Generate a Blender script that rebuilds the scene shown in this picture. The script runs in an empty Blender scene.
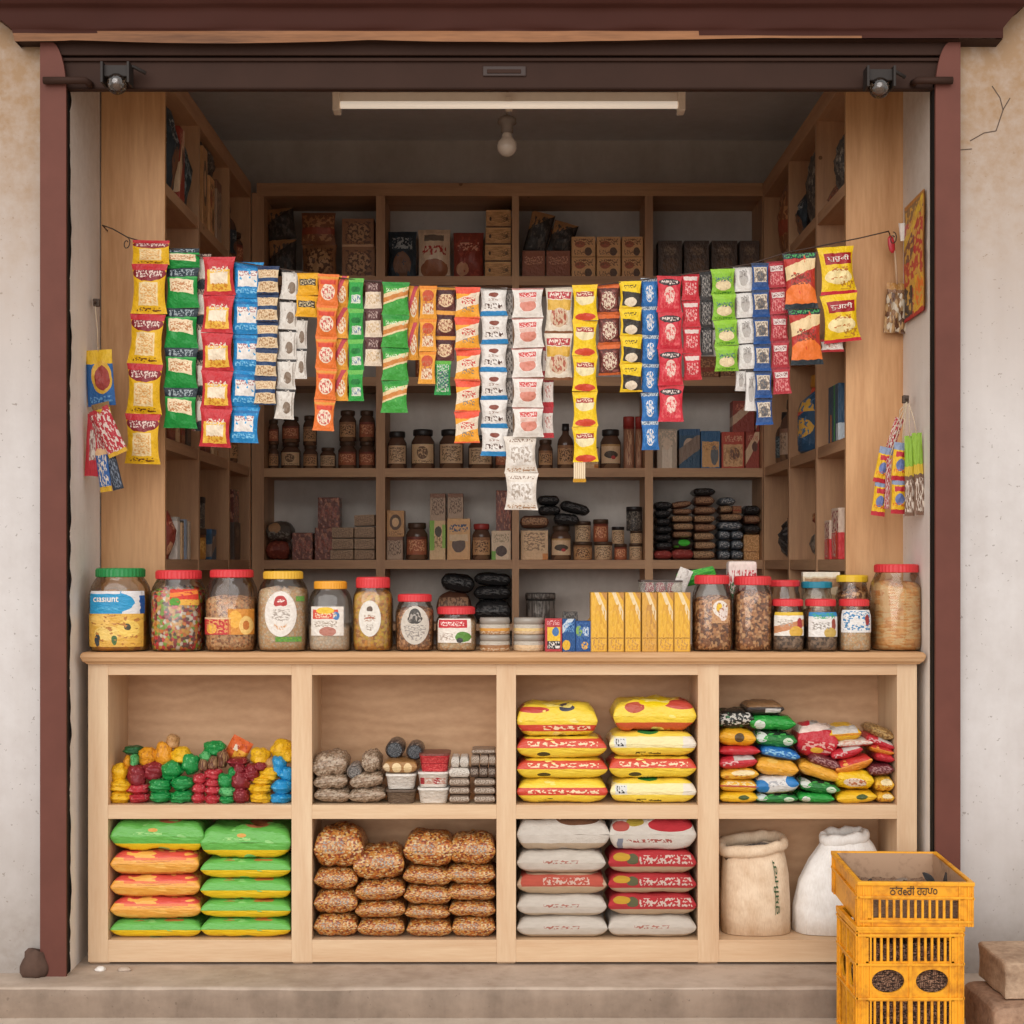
import bpy, bmesh, math, random
from mathutils import Vector, Matrix, Euler, noise
from math import sin, cos, pi, sqrt, radians as R
scn = bpy.context.scene
COL = scn.collection
CAM_H, F = 1.2875, 1565.0          # camera height over the slab, focal length in pixels of the 1024 frame
def X(px, D): return (px - 512) * D / F
def Z(py, D): return CAM_H - (py - 562) * D / F
def YD(D): return D - 5.0          # the counter's face frame stands at Y = 0, five metres from the camera
rnd = random.Random(7)

# ------------------------------------------------------------------ colours and node materials
def lin(h):
    if not isinstance(h, str): return tuple(h)
    h = h.lstrip('#'); c = [int(h[i:i+2], 16) / 255 for i in (0, 2, 4)]
    return tuple((x / 12.92 if x <= .04045 else ((x + .055) / 1.055) ** 2.4) for x in c) + (1,)

def boost(l, k=(1.5, 1.36, 1.22)):
    # brighter, warmer version of a print's colours
    if isinstance(l, str) and l.startswith('#'):
        c = [a * m for a, m in zip(lin(l), k)]; q = min(1, .82 / max(c)); return tuple(a * q for a in c) + (1,)
    if isinstance(l, (list, tuple)): return type(l)(boost(x, k) for x in l)
    return l
class NT:
    def __init__(s, name):
        s.m = bpy.data.materials.new(name); s.m.use_nodes = True
        s.t = s.m.node_tree; s.t.nodes.clear(); s.L = s.t.links
    def n(s, typ, **kw):
        x = s.t.nodes.new(typ)
        for k, v in kw.items(): setattr(x, k, v)
        return x
    def put(s, sock, v):
        if isinstance(v, bpy.types.NodeSocket): s.L.new(v, sock)
        else: sock.default_value = v
    def math(s, op, a, b=0.0):
        x = s.n('ShaderNodeMath', operation=op); s.put(x.inputs[0], a); s.put(x.inputs[1], b); return x.outputs[0]
    def vm(s, op, a, b=(0, 0, 0)):
        x = s.n('ShaderNodeVectorMath', operation=op); s.put(x.inputs[0], a); s.put(x.inputs[1], b)
        return x.outputs['Value'] if op in ('LENGTH', 'DOT_PRODUCT') else x.outputs[0]
    def mix(s, f, a, b):
        x = s.n('ShaderNodeMix', data_type='RGBA'); s.put(x.inputs[0], f); s.put(x.inputs[6], a); s.put(x.inputs[7], b); return x.outputs[2]
    def noise(s, v, scale, detail=2.0, rough=.5):
        x = s.n('ShaderNodeTexNoise'); s.L.new(v, x.inputs['Vector']); x.inputs['Scale'].default_value = scale
        x.inputs['Detail'].default_value = detail; x.inputs['Roughness'].default_value = rough; return x.outputs['Fac']
    def ramp(s, f, stops, const=False):
        x = s.n('ShaderNodeValToRGB'); s.L.new(f, x.inputs[0]); cr = x.color_ramp
        if const: cr.interpolation = 'CONSTANT'
        while len(cr.elements) < len(stops): cr.elements.new(.5)
        for e, (p, c) in zip(cr.elements, stops): e.position = p; e.color = lin(c)
        return x.outputs[0]
    def coord(s, kind):
        tc = s.n('ShaderNodeTexCoord')
        if kind == 'uv': return tc.outputs['UV']
        if kind == 'obj': return tc.outputs['Object']
        sp = s.n('ShaderNodeSeparateXYZ'); s.L.new(tc.outputs['Generated'], sp.inputs[0])
        cb = s.n('ShaderNodeCombineXYZ'); s.L.new(sp.outputs[0], cb.inputs[0]); s.L.new(sp.outputs[2], cb.inputs[1]); s.L.new(sp.outputs[1], cb.inputs[2])
        return cb.outputs[0]
    def out(s, col, rough=.5, spec=.5, metal=0.0, bump=None, bstr=.3, bdist=.004, sheen=0, coat=0):
        b = s.n('ShaderNodeBsdfPrincipled'); s.put(b.inputs['Base Color'], col if isinstance(col, bpy.types.NodeSocket) else lin(col))
        s.put(b.inputs['Roughness'], rough); b.inputs['Specular IOR Level'].default_value = spec; b.inputs['Metallic'].default_value = metal
        if coat: b.inputs['Coat Weight'].default_value = coat; b.inputs['Coat Roughness'].default_value = .15
        if bump is not None:
            q = s.n('ShaderNodeBump'); s.L.new(bump, q.inputs['Height']); q.inputs['Strength'].default_value = bstr
            q.inputs['Distance'].default_value = bdist; s.L.new(q.outputs[0], b.inputs['Normal'])
        o = s.n('ShaderNodeOutputMaterial'); s.L.new(b.outputs[0], o.inputs[0]); return s.m

MATS = {}
# layered print: each layer is (kind, ...) drawn over the last in the surface's own 0..1 coordinates
#  R x0 x1 y0 y1 col | E cx cy rx ry col | N scale thr col | S x0 x1 y0 y1 sx sy col | V x0 x1 y0 y1 scale [cols] | G y0 y1 col | D (u+v diagonal) a b slope col
def P(name, base, *layers, coord='uv', rough=.4, spec=.4, wob=.02, dirt=.2, bump=None, metal=0, coat=0):
    if name in MATS: return MATS[name]
    t = NT(name); v0 = t.coord(coord); v = v0
    if wob:
        nz = t.n('ShaderNodeTexNoise'); t.L.new(v0, nz.inputs['Vector']); nz.inputs['Scale'].default_value = 5; nz.inputs['Detail'].default_value = 1
        q = t.vm('SUBTRACT', nz.outputs['Color'], (.5, .5, .5)); q = t.vm('MULTIPLY', q, (wob * 2.5,) * 3); v = t.vm('ADD', v0, q)
    sp = t.n('ShaderNodeSeparateXYZ'); t.L.new(v, sp.inputs[0]); u, w = sp.outputs[0], sp.outputs[1]
    def rect(x0, x1, y0, y1):
        m = None
        for s_, lo, hi in ((u, x0, x1), (w, y0, y1)):
            for op, lim, skip in (('GREATER_THAN', lo, lo is None or lo <= 0), ('LESS_THAN', hi, hi is None or hi >= 1)):
                if skip: continue
                k = t.math(op, s_, lim); m = k if m is None else t.math('MULTIPLY', m, k)
        return 1.0 if m is None else m
    c = lin(base)
    for l in layers:
        k = l[0]
        if k == 'R': c = t.mix(rect(*l[1:5]), c, lin(l[5]))
        elif k == 'E':
            d = t.vm('LENGTH', t.vm('MULTIPLY', t.vm('SUBTRACT', v, (l[1], l[2], 0)), (1 / l[3], 1 / l[4], 0)))
            c = t.mix(t.math('LESS_THAN', d, 1.0), c, lin(l[5]))
        elif k == 'N': c = t.mix(t.math('GREATER_THAN', t.noise(v0, l[1], 2), l[2]), c, lin(l[3]))
        elif k == 'S':
            q = t.vm('MULTIPLY', v0, (l[5] * 1.45, l[6] * 1.25, 3)); m = t.math('GREATER_THAN', t.noise(q, 1.0, 1.5), .52)
            r = rect(*l[1:5]); c = t.mix(t.math('MULTIPLY', m, r) if r != 1.0 else m, c, lin(l[7]))
        elif k == 'V':
            x = t.n('ShaderNodeTexVoronoi'); t.L.new(v0, x.inputs['Vector']); x.inputs['Scale'].default_value = l[5]
            sx = t.n('ShaderNodeSeparateXYZ'); t.L.new(x.outputs['Color'], sx.inputs[0])
            n_ = len(l[6]); cc = t.ramp(sx.outputs[0], [(i / n_, h) for i, h in enumerate(l[6])], True)
            dk = t.math('MULTIPLY', t.math('SUBTRACT', 1.0, t.math('MINIMUM', t.math('MULTIPLY', x.outputs['Distance'], 1.3), 1.0)), 1.0)
            cc = t.mix(t.math('MULTIPLY', t.math('SUBTRACT', 1.0, dk), .3), cc, (0.03, .02, .012, 1))
            c = t.mix(rect(*l[1:5]), c, cc)
        elif k == 'G':
            mr = t.n('ShaderNodeMapRange'); t.L.new(w, mr.inputs[0]); mr.inputs[1].default_value = l[1]; mr.inputs[2].default_value = l[2]
            c = t.mix(mr.outputs[0], c, lin(l[3]))
        elif k == 'D':
            s_ = t.math('ADD', w, t.math('MULTIPLY', u, l[3]))
            c = t.mix(t.math('MULTIPLY', t.math('GREATER_THAN', s_, l[1]), t.math('LESS_THAN', s_, l[2])), c, lin(l[4]))
    if dirt:
        nz = t.noise(v0, 9, 3, .6); mr = t.n('ShaderNodeMapRange'); t.L.new(nz, mr.inputs[0]); mr.inputs[1].default_value = .35; mr.inputs[2].default_value = .7
        mr.inputs[3].default_value = 0; mr.inputs[4].default_value = dirt
        dkc = t.n('ShaderNodeMix', data_type='RGBA', blend_type='MULTIPLY'); t.L.new(mr.outputs[0], dkc.inputs[0])
        t.put(dkc.inputs[6], c); dkc.inputs[7].default_value = (.35, .28, .22, 1); c = dkc.outputs[2]
    if bump is None: bump = 7 if coord in ('uv', 'gen') else 0
    bh = t.noise(v0, bump, 3, .6) if bump else None
    MATS[name] = t.out(c, rough, spec, metal, bh, .8, .007, coat=coat)
    return MATS[name]

def wood(name, c1, c2, axis='z', sc=1.0, rough=.55, knots=True, ply=False):
    if name in MATS: return MATS[name]
    t = NT(name); v = t.coord('obj')
    st = {'x': (1.5, 14, 22), 'y': (14, 1.5, 22), 'z': (16, 16, 1.5)}[axis]
    if ply: st = (3.2, 3, 7)
    q = t.vm('MULTIPLY', v, tuple(a * sc for a in st))
    nz = t.noise(q, 1.0, 5, .55)
    if ply:
        wv = t.n('ShaderNodeTexWave', wave_type='BANDS', bands_direction='Z'); t.L.new(q, wv.inputs['Vector'])
        wv.inputs['Scale'].default_value = .9; wv.inputs['Distortion'].default_value = 9; wv.inputs['Detail'].default_value = 3; wv.inputs['Detail Scale'].default_value = 1.2
        nz = t.math('ADD', t.math('MULTIPLY', wv.outputs['Fac'], .16), t.math('MULTIPLY', nz, .84))
    fine = t.noise(t.vm('MULTIPLY', v, tuple(a * 9 * sc for a in st)), 1.0, 3, .6)
    f = t.math('ADD', t.math('MULTIPLY', nz, .72), t.math('MULTIPLY', fine, .28))
    c = t.ramp(f, [(.30, c2), (.62, c1)])
    if knots:
        x = t.n('ShaderNodeTexVoronoi'); t.L.new(v, x.inputs['Vector']); x.inputs['Scale'].default_value = 3.1
        c = t.mix(t.math('MULTIPLY', t.math('LESS_THAN', x.outputs['Distance'], .028), .75), c, lin('#5c3a20'))
    big = t.noise(v, 1.7, 3, .6); c = t.mix(t.math('MULTIPLY', big, .25), c, lin(c2))
    MATS[name] = t.out(c, rough, .35, bump=f, bstr=.12, bdist=.002); return MATS[name]

def plaster(name, c1, c2, spots=.5, zdirt_shade=None):
    t = NT(name); v = t.coord('obj')
    a = t.noise(v, 2.2, 6, .62); b = t.noise(v, 26, 4, .65); st = t.noise(t.vm('MULTIPLY', v, (9, 9, 1.1)), 1.0, 4, .6)
    f = t.math('ADD', t.math('MULTIPLY', a, .5), t.math('ADD', t.math('MULTIPLY', b, .2), t.math('MULTIPLY', st, .3)))
    c = t.ramp(f, [(.32, c2), (.6, c1)])
    dots = t.math('MULTIPLY', t.math('GREATER_THAN', t.noise(v, 75, 2, .5), .72), spots); c = t.mix(dots, c, lin('#6b5c50'))
    if zdirt_shade:
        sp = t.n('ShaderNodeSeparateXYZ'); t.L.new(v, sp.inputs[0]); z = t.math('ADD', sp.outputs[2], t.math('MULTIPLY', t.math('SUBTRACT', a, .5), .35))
        for z0, z1, col, amt in zdirt_shade:
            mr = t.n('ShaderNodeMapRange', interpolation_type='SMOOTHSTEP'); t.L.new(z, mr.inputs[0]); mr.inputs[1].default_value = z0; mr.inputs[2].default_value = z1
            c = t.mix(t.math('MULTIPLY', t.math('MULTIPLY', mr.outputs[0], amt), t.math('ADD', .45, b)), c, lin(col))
    return t.out(c, .85, .2, bump=f, bstr=.35, bdist=.006)

def plain(name, col, rough=.5, metal=0, spec=.5, var=.25, scale=18, dark='#1a1512', bstr=.15, coord='obj', coat=0):
    if name in MATS: return MATS[name]
    t = NT(name); v = t.coord(coord); nz = t.noise(v, scale, 4, .6)
    c = t.mix(t.math('MULTIPLY', nz, var), lin(col), lin(dark))
    MATS[name] = t.out(c, rough, spec, metal, nz, bstr, .003, coat=coat); return MATS[name]

def glass(name, tint='#f2efe8', amt=.10, rough=.07):
    t = NT(name); tr = t.n('ShaderNodeBsdfTransparent'); tr.inputs[0].default_value = lin(tint)
    gl = t.n('ShaderNodeBsdfGlossy'); gl.inputs['Roughness'].default_value = rough
    lw = t.n('ShaderNodeLayerWeight'); lw.inputs[0].default_value = .28
    nz = t.noise(t.coord('obj'), 30, 2); f = t.math('ADD', t.math('MULTIPLY', lw.outputs['Fresnel'], .75), t.math('MULTIPLY', nz, amt))
    mx = t.n('ShaderNodeMixShader'); t.L.new(f, mx.inputs[0]); t.L.new(tr.outputs[0], mx.inputs[1]); t.L.new(gl.outputs[0], mx.inputs[2])
    o = t.n('ShaderNodeOutputMaterial'); t.L.new(mx.outputs[0], o.inputs[0]); MATS[name] = t.m; return t.m

# ------------------------------------------------------------------ mesh builder
class B:
    def __init__(s): s.v, s.f, s.mi, s.uv, s.sm = [], [], [], [], []
    def face(s, idx, mi=0, uv=None, sm=False):
        s.f.append(tuple(idx)); s.mi.append(mi); s.uv.append(uv); s.sm.append(sm)
    def grid(s, fn, nu, nv, mi=0, sm=True, u0=0., u1=1., v0=0., v1=1., uvf=None, flip=False):
        o = len(s.v)
        for j in range(nv + 1):
            for i in range(nu + 1):
                s.v.append(tuple(fn(u0 + (u1 - u0) * i / nu, v0 + (v1 - v0) * j / nv)))
        for j in range(nv):
            for i in range(nu):
                a = o + j * (nu + 1) + i; q = [a, a + 1, a + nu + 2, a + nu + 1]
                uv = [(u0 + (u1 - u0) * x / nu, v0 + (v1 - v0) * y / nv) for x, y in ((i, j), (i + 1, j), (i + 1, j + 1), (i, j + 1))]
                if uvf: uv = [uvf(*k) for k in uv]
                if flip: q.reverse(); uv.reverse()
                s.face(q, mi, uv, sm)
        return s
    def box(s, x0, x1, y0, y1, z0, z1, mi=0, bev=0.0, M=None):
        bm = bmesh.new(); bmesh.ops.create_cube(bm, size=1)
        for v in bm.verts: v.co = Vector(((x0 + x1) / 2 + v.co.x * (x1 - x0), (y0 + y1) / 2 + v.co.y * (y1 - y0), (z0 + z1) / 2 + v.co.z * (z1 - z0)))
        if bev: bmesh.ops.bevel(bm, geom=bm.edges[:], offset=min(bev, .45 * min(x1 - x0, y1 - y0, z1 - z0)), segments=2, affect='EDGES', profile=.6)
        return s.addbm(bm, mi, M)
    def addbm(s, bm, mi=0, M=None, sm=False):
        o = len(s.v); bm.verts.index_update()
        for v in bm.verts: s.v.append(tuple(M @ v.co if M else v.co))
        for f in bm.faces: s.face([o + v.index for v in f.verts], mi, None, sm)
        bm.free(); return s
    def loft(s, rings, mi=0, sm=True, cap0=True, cap1=True):
        n = len(rings[0]); o = len(s.v)
        for r in rings: s.v.extend(tuple(p) for p in r)
        for j in range(len(rings) - 1):
            for i in range(n):
                a, b = o + j * n + i, o + j * n + (i + 1) % n
                s.face((a, b, b + n, a + n), mi, [(i / n, j / len(rings)), ((i + 1) / n, j / len(rings)), ((i + 1) / n, (j + 1) / len(rings)), (i / n, (j + 1) / len(rings))], sm)
        if cap0: s.face([o + i for i in reversed(range(n))], mi, None, False)
        if cap1: s.face([o + (len(rings) - 1) * n + i for i in range(n)], mi, None, False)
        return s
    def lathe(s, prof, n=24, mi=0, sq=2.0, ay=1.0, c=(0, 0, 0), cap0=True, cap1=True, rib=0, sm=True):
        rings = []
        for k in prof:
            r, z = k[0], k[1]; e = k[2] if len(k) > 2 else sq; ring = []
            for i in range(n):
                a = 2 * pi * (i + .5) / n; ca, sa = cos(a), sin(a)
                q = (abs(ca) ** e + abs(sa) ** e) ** (-1 / e) * r
                if rib and len(k) > 3 and k[3]: q *= 1 + (rib if i % 2 else 0)
                ring.append((c[0] + q * ca, c[1] + q * sa * ay, c[2] + z))
            rings.append(ring)
        return s.loft(rings, mi, sm, cap0, cap1)
    def tube(s, pts, r, n=6, mi=0):
        pts = [Vector(p) for p in pts]; rings = []
        for i, p in enumerate(pts):
            d = (pts[min(i + 1, len(pts) - 1)] - pts[max(i - 1, 0)]).normalized()
            a = d.orthogonal().normalized() if i == 0 else (a - a.dot(d) * d).normalized()
            b = d.cross(a); rr = r[i] if isinstance(r, (list, tuple)) else r
            rings.append([p + (a * cos(2 * pi * k / n) + b * sin(2 * pi * k / n)) * rr for k in range(n)])
        return s.loft(rings, mi)
    def xf(s, M): s.v = [tuple(M @ Vector(p)) for p in s.v]; return s
    def mesh(s, name, mats):
        me = bpy.data.meshes.new(name); me.from_pydata(s.v, [], s.f)
        for m in (mats if isinstance(mats, (list, tuple)) else [mats]): me.materials.append(m)
        me.polygons.foreach_set('material_index', s.mi); me.polygons.foreach_set('use_smooth', s.sm)
        if any(u is not None for u in s.uv):
            ul = me.uv_layers.new(name='UVMap'); flat = []
            for f, u in zip(s.f, s.uv):
                for k in range(len(f)): flat.extend(u[k] if u else (0.5, 0.5))
            ul.data.foreach_set('uv', flat)
        me.update(); return me
    def obj(s, name, mats, parent=None, loc=(0, 0, 0), rot=None):
        return add(name, s.mesh(name, mats), parent, loc, rot)

def add(name, me, parent=None, loc=(0, 0, 0), rot=None):
    o = bpy.data.objects.new(name, me); COL.objects.link(o); o.location = loc
    if rot: o.rotation_euler = rot
    if parent: o.parent = parent
    return o
USED = set()
def tag(o, label, cat, group=None):
    label = ' '.join(label.split())
    if label in USED: print('DUP LABEL', label)
    USED.add(label)
    n = len(label.split())
    if not 4 <= n <= 16: print('LABEL LEN', n, label)
    o['label'] = label; o['category'] = cat
    if group: o['group'] = group
    return o
def thing(name, label, cat, loc=(0, 0, 0), rot=None, group=None): return tag(add(name, None, None, loc, rot), label, cat, group)
def struct(o): o['kind'] = 'structure'; return o
ORD = ['topmost', 'second from top', 'third from top', 'fourth from top', 'fifth from top', 'sixth from top', 'seventh from top', 'eighth from top', 'ninth from top', 'tenth from top']
def ordn(i, n):
    if n == 1: return 'only'
    return 'bottom' if i == n - 1 else ('middle' if n == 3 and i == 1 else ORD[i])

_TX = {}
def text_geo(s):
    if s in _TX: return _TX[s]
    cu = bpy.data.curves.new('lettering', 'FONT'); cu.body = s; cu.resolution_u = 3; cu.offset = .012
    o = bpy.data.objects.new('lettering', cu); COL.objects.link(o); bpy.context.view_layer.update()
    ev = o.evaluated_get(bpy.context.evaluated_depsgraph_get()); me = ev.to_mesh()
    vs = [v.co.copy() for v in me.vertices]; fs = [tuple(p.vertices) for p in me.polygons]; ev.to_mesh_clear()
    bpy.data.objects.remove(o); bpy.data.curves.remove(cu)
    if not vs: vs = [Vector((0, 0, 0)), Vector((1, 0, 0)), Vector((1, 1, 0))]; fs = []
    x0, x1 = min(v.x for v in vs), max(v.x for v in vs); y0, y1 = min(v.y for v in vs), max(v.y for v in vs)
    _TX[s] = ([((v.x - x0) / (x1 - x0), (v.y - y0) / (y1 - y0)) for v in vs], fs); return _TX[s]
def letter(b, s, fn, u0, u1, v0, v1, mi):
    vs, fs = text_geo(s); o = len(b.v)
    for x, y in vs: b.v.append(tuple(fn(u0 + (u1 - u0) * x, v0 + (v1 - v0) * y)))
    for f in fs: b.face([o + i for i in f], mi)
# ------------------------------------------------------------------ camera, light, world
cam = bpy.data.cameras.new('camera'); co = bpy.data.objects.new('camera', cam); COL.objects.link(co)
co.location = (0, -5, CAM_H); co.rotation_euler = (pi / 2, 0, 0)
cam.sensor_width = 36; cam.lens = 36 * F / 1024; cam.shift_y = 50 / 1024; cam.clip_start = .1
scn.camera = co
w = bpy.data.worlds.new('overcast'); scn.world = w; w.use_nodes = True
bg = w.node_tree.nodes['Background']; bg.inputs[0].default_value = (1.0, .965, .925, 1); bg.inputs[1].default_value = .88
sl = bpy.data.lights.new('soft_sun', 'SUN'); sl.energy = 1.8; sl.angle = R(55); sl.color = (1, .97, .94)
so = bpy.data.objects.new('soft_sun', sl); COL.objects.link(so); so.rotation_euler = (R(68), 0, R(-12)); so.location = (0, -6, 6)
scn.view_settings.view_transform = 'Standard'; scn.view_settings.look = 'None'; scn.view_settings.exposure = 0.0; scn.view_settings.gamma = 1.0
cy = scn.cycles; cy.max_bounces = 7; cy.diffuse_bounces = 4; cy.glossy_bounces = 3; cy.transmission_bounces = 4; cy.transparent_max_bounces = 16
cy.use_denoising = True; cy.caustics_reflective = False; cy.caustics_refractive = False

# ------------------------------------------------------------------ setting
m_out = plaster('wall_plaster_outside', '#d0cccb', '#bcb5b2', .5, [(.6, .0, '#8f8378', .7), (1.5, 3.0, '#a08468', 1.0)])  # dirt at the foot; browning up top mixes dirt with painted eave shade
m_in = plaster('wall_plaster_inside', '#dcd4cc', '#c0b6ac', .2)
m_ceil = plaster('ceiling_paint', '#e9e8ea', '#d6d4d4', .1)
m_rev = plaster('reveal_paint', '#f0ebe6', '#dcd4cd', .3, [(1.6, 2.9, '#a58d78', .6)])  # reveal colour turns browner towards the top
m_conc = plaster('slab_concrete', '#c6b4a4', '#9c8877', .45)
m_gnd = plaster('pavement_concrete', '#d2c2b2', '#b3a090', .4)
m_maroon = plain('maroon_paint', '#75463c', .6, 0, .2, .5, 7, '#35201a')
m_beam = plain('dark_brown_paint', '#3f2a22', .65, 0, .15, .5, 6, '#20150f')
m_black = plain('black_gap', '#1c1816', .8, 0, .2)
m_eave = plain('eave_paint', '#47261f', .7, 0, .15, .5, 3, '#26150f')
m_eavew = wood('eave_bare_wood', '#a3714c', '#5f3f2b', 'x', 1, .7, False)

XL, XR = -1.385, 1.325                      # inner wall faces
b = B(); b.box(-4, -1.462, -.10, .16, -.09, 3.6); b.box(-4, -1.42, .16, .34, -.09, 3.6)
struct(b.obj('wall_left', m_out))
b = B(); b.box(1.388, 4, -.10, .16, -.09, 3.6); b.box(1.35, 4, .16, .34, -.09, 3.6)
# hairline cracks in the plaster
for pts in ([(1010, 98), (1004, 108), (1003, 110), (996, 131), (984, 133), (970, 141)], [(1003, 110), (1000, 98), (992, 86)], [(960, 150), (972, 149)]):
    for (a, c), (d, e) in zip(pts, pts[1:]):
        p, q = Vector((X(a, 4.9), -.1008, Z(c, 4.9))), Vector((X(d, 4.9), -.1008, Z(e, 4.9)))
        n = Vector((-(q - p).z, 0, (q - p).x)).normalized() * .0016; o = len(b.v)
        b.v += [tuple(p - n), tuple(p + n), tuple(q + n), tuple(q - n)]; b.face((o, o + 3, o + 2, o + 1), 1)
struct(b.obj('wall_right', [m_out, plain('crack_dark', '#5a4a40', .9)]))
b = B(); b.box(XL - .35, XL - .02, .34, 2.7, 0, 3.6); struct(b.obj('wall_inner_left', m_in))
b = B(); b.box(XR + .02, XR + .35, .34, 2.7, 0, 3.6); struct(b.obj('wall_inner_right', m_in))
# white-painted reveals between the frame and the shelving
def reveal(name, s, x0, x1):
    b = B()
    def fn(u, v):
        x = x0 + (x1 - x0) * u; n = noise.noise(Vector((3 * s, 0, v * 60))) * .006 + noise.noise(Vector((1, s, v * 17))) * .006
        return (x - (n * s if u == 0 else 0), -.085 + .425 * u, v * 2.9)
    b.grid(fn, 4, 160, flip=(s < 0)); return struct(b.obj(name, m_rev))
reveal('wall_reveal_left', -1, X(70.5, 4.915), X(100.5, 5.33)); reveal('wall_reveal_right', 1, X(932, 4.915), X(902.5, 5.33))
b = B(); b.box(-1.75, 1.7, 2.4, 2.6, 0, 3.6); struct(b.obj('wall_back', m_in))
b = B(); b.box(-1.75, 1.7, .0, 2.6, 3.28, 3.5); struct(b.obj('ceiling', m_ceil))
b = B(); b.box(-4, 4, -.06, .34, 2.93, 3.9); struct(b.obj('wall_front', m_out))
b = B()
def slab_edge(u, v):                        # worn nosing and riser
    n = noise.noise(Vector((u * 22, v * 3, 1))) * .006 + noise.noise(Vector((u * 70, v * 9, 4))) * .003
    pr = [(-.27, -.12), (-.274, -.04), (-.272, -.012), (-.262, -.001), (-.24, 0), (.0, 0), (2.6, 0)]
    k = min(int(v * 6), 5); f = v * 6 - k; y = pr[k][0] * (1 - f) + pr[k + 1][0] * f; z = pr[k][1] * (1 - f) + pr[k + 1][1] * f
    return (-4 + 8 * u, y + (n if v < .55 else 0), z + (n * .6 if .3 < v < .6 else 0))
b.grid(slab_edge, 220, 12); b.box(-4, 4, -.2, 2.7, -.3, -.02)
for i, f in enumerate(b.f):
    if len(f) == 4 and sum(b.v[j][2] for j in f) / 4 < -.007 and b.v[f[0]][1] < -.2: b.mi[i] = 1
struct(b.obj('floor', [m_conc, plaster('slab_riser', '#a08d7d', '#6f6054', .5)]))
b = B(); b.box(-14, 14, -16, -.15, -.3, -.09); struct(b.obj('ground', m_gnd))
# broken plaster lump at the foot of the left post, crumbs on the slab
def lump(name, c, r, m, seed, label, cat, sq=(1, 1, 1)):
    bm = bmesh.new(); bmesh.ops.create_icosphere(bm, subdivisions=3, radius=1)
    for v in bm.verts:
        k = 1 + .28 * noise.noise(v.co * 1.6 + Vector((seed, 0, 0))) + .12 * noise.noise(v.co * 5 + Vector((seed, 3, 0)))
        v.co = Vector((v.co.x * r * sq[0] * k, v.co.y * r * sq[1] * k, max(v.co.z * r * sq[2] * k, -.5 * r * sq[2])))
        v.co.z += .5 * r * sq[2]
    o = B().addbm(bm, 0, None, True).obj(name, m, None, c); return tag(o, label, cat)
lump('mortar_lump', (X(32, 4.84), -.135, 0), .045, plain('mortar_brown', '#6b5348', .9, 0, .2, .6, 30), 2, 'crumbling brown mortar lump at the foot of the dark red left post', 'rubble', (.9, .7, 1.35))
lump('plaster_crumb', (X(98, 4.9), -.07, 0), .012, m_rev, 5, 'small whitish crumb on the slab below the counter corner', 'rubble', (1.3, 1, .8))
lump('plaster_crumb', (X(122, 4.9), -.07, 0), .014, m_conc, 8, 'small tan crumb on the slab in front of the counter base', 'rubble', (1.5, 1, .6))

# roller-shutter frame: posts, head box, lip
door = add('door_1', None); struct(door)
def post(s, xa, xb):
    b = B(); zt = Z(41, 4.86); pts = []
    w_ = xb - xa; r_ = .055
    prof = [(xa, 0), (xb, 0)]
    if s < 0: prof += [(xb, zt - .16)] + [(xb - .05 * (1 - cos(a)), zt - .16 + .16 * sin(a)) for a in [pi / 2 * k / 8 for k in range(1, 9)]] + [(xa, zt)]
    else: prof += [(xb, zt)] + [(xa + .05 * (1 - cos(a)), zt - .16 + .16 * sin(a)) for a in [pi / 2 * k / 8 for k in range(8, 0, -1)]] + [(xa, zt - .16)]
    f0, f1 = -.14, -.127; n = len(prof); b.v = [(x, f0, z) for x, z in prof] + [(x, f1, z) for x, z in prof]
    b.face(range(n)); b.face([n + i for i in reversed(range(n))])
    for i in range(n): b.face(((i + 1) % n, i, n + i, n + (i + 1) % n))
    return b.obj('frame_post', m_maroon, door)
post(-1, X(40, 4.86), X(66, 4.86)); post(1, X(935.5, 4.86), X(960.5, 4.86))
b = B(); b.box(X(65, 4.9), X(71, 4.93), -.115, -.08, 0, 2.8); b.obj('guide_channel', m_black, door)
b = B(); b.box(X(929, 4.93), X(936, 4.9), -.115, -.08, 0, 2.8); b.obj('guide_channel', m_black, door)
b = B(); xl, xr = X(52, 4.9), X(950, 4.9)
b.box(xl, xr, -.115, -.09, Z(88.5, 4.885), Z(61, 4.885), 0, .004); b.box(xl, xr, -.12, -.09, Z(92, 4.91), Z(88.5, 4.88), 0, .003)
b.box(xl, xr, -.125, -.05, Z(61, 4.875), Z(57.5, 4.875), 0, .003); b.box(xl - .02, xr + .02, -.10, -.02, Z(61, 4.9), Z(57, 4.9) + .01, 1)
b.box(xl - .02, xr + .02, -.13, -.03, Z(57, 4.87) + .006, 3.0, 0, .004)
b.box(X(483, 4.88), X(526, 4.88), -.121, -.11, Z(76, 4.88), Z(66, 4.88), 2, .003); b.box(X(487, 4.88), X(521, 4.88), -.124, -.115, Z(73.5, 4.88), Z(69.5, 4.88), 0, .002)
b.obj('shutter_head_box', [m_beam, m_black, plain('beam_plate', '#3a2822', .6)], door)

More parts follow.
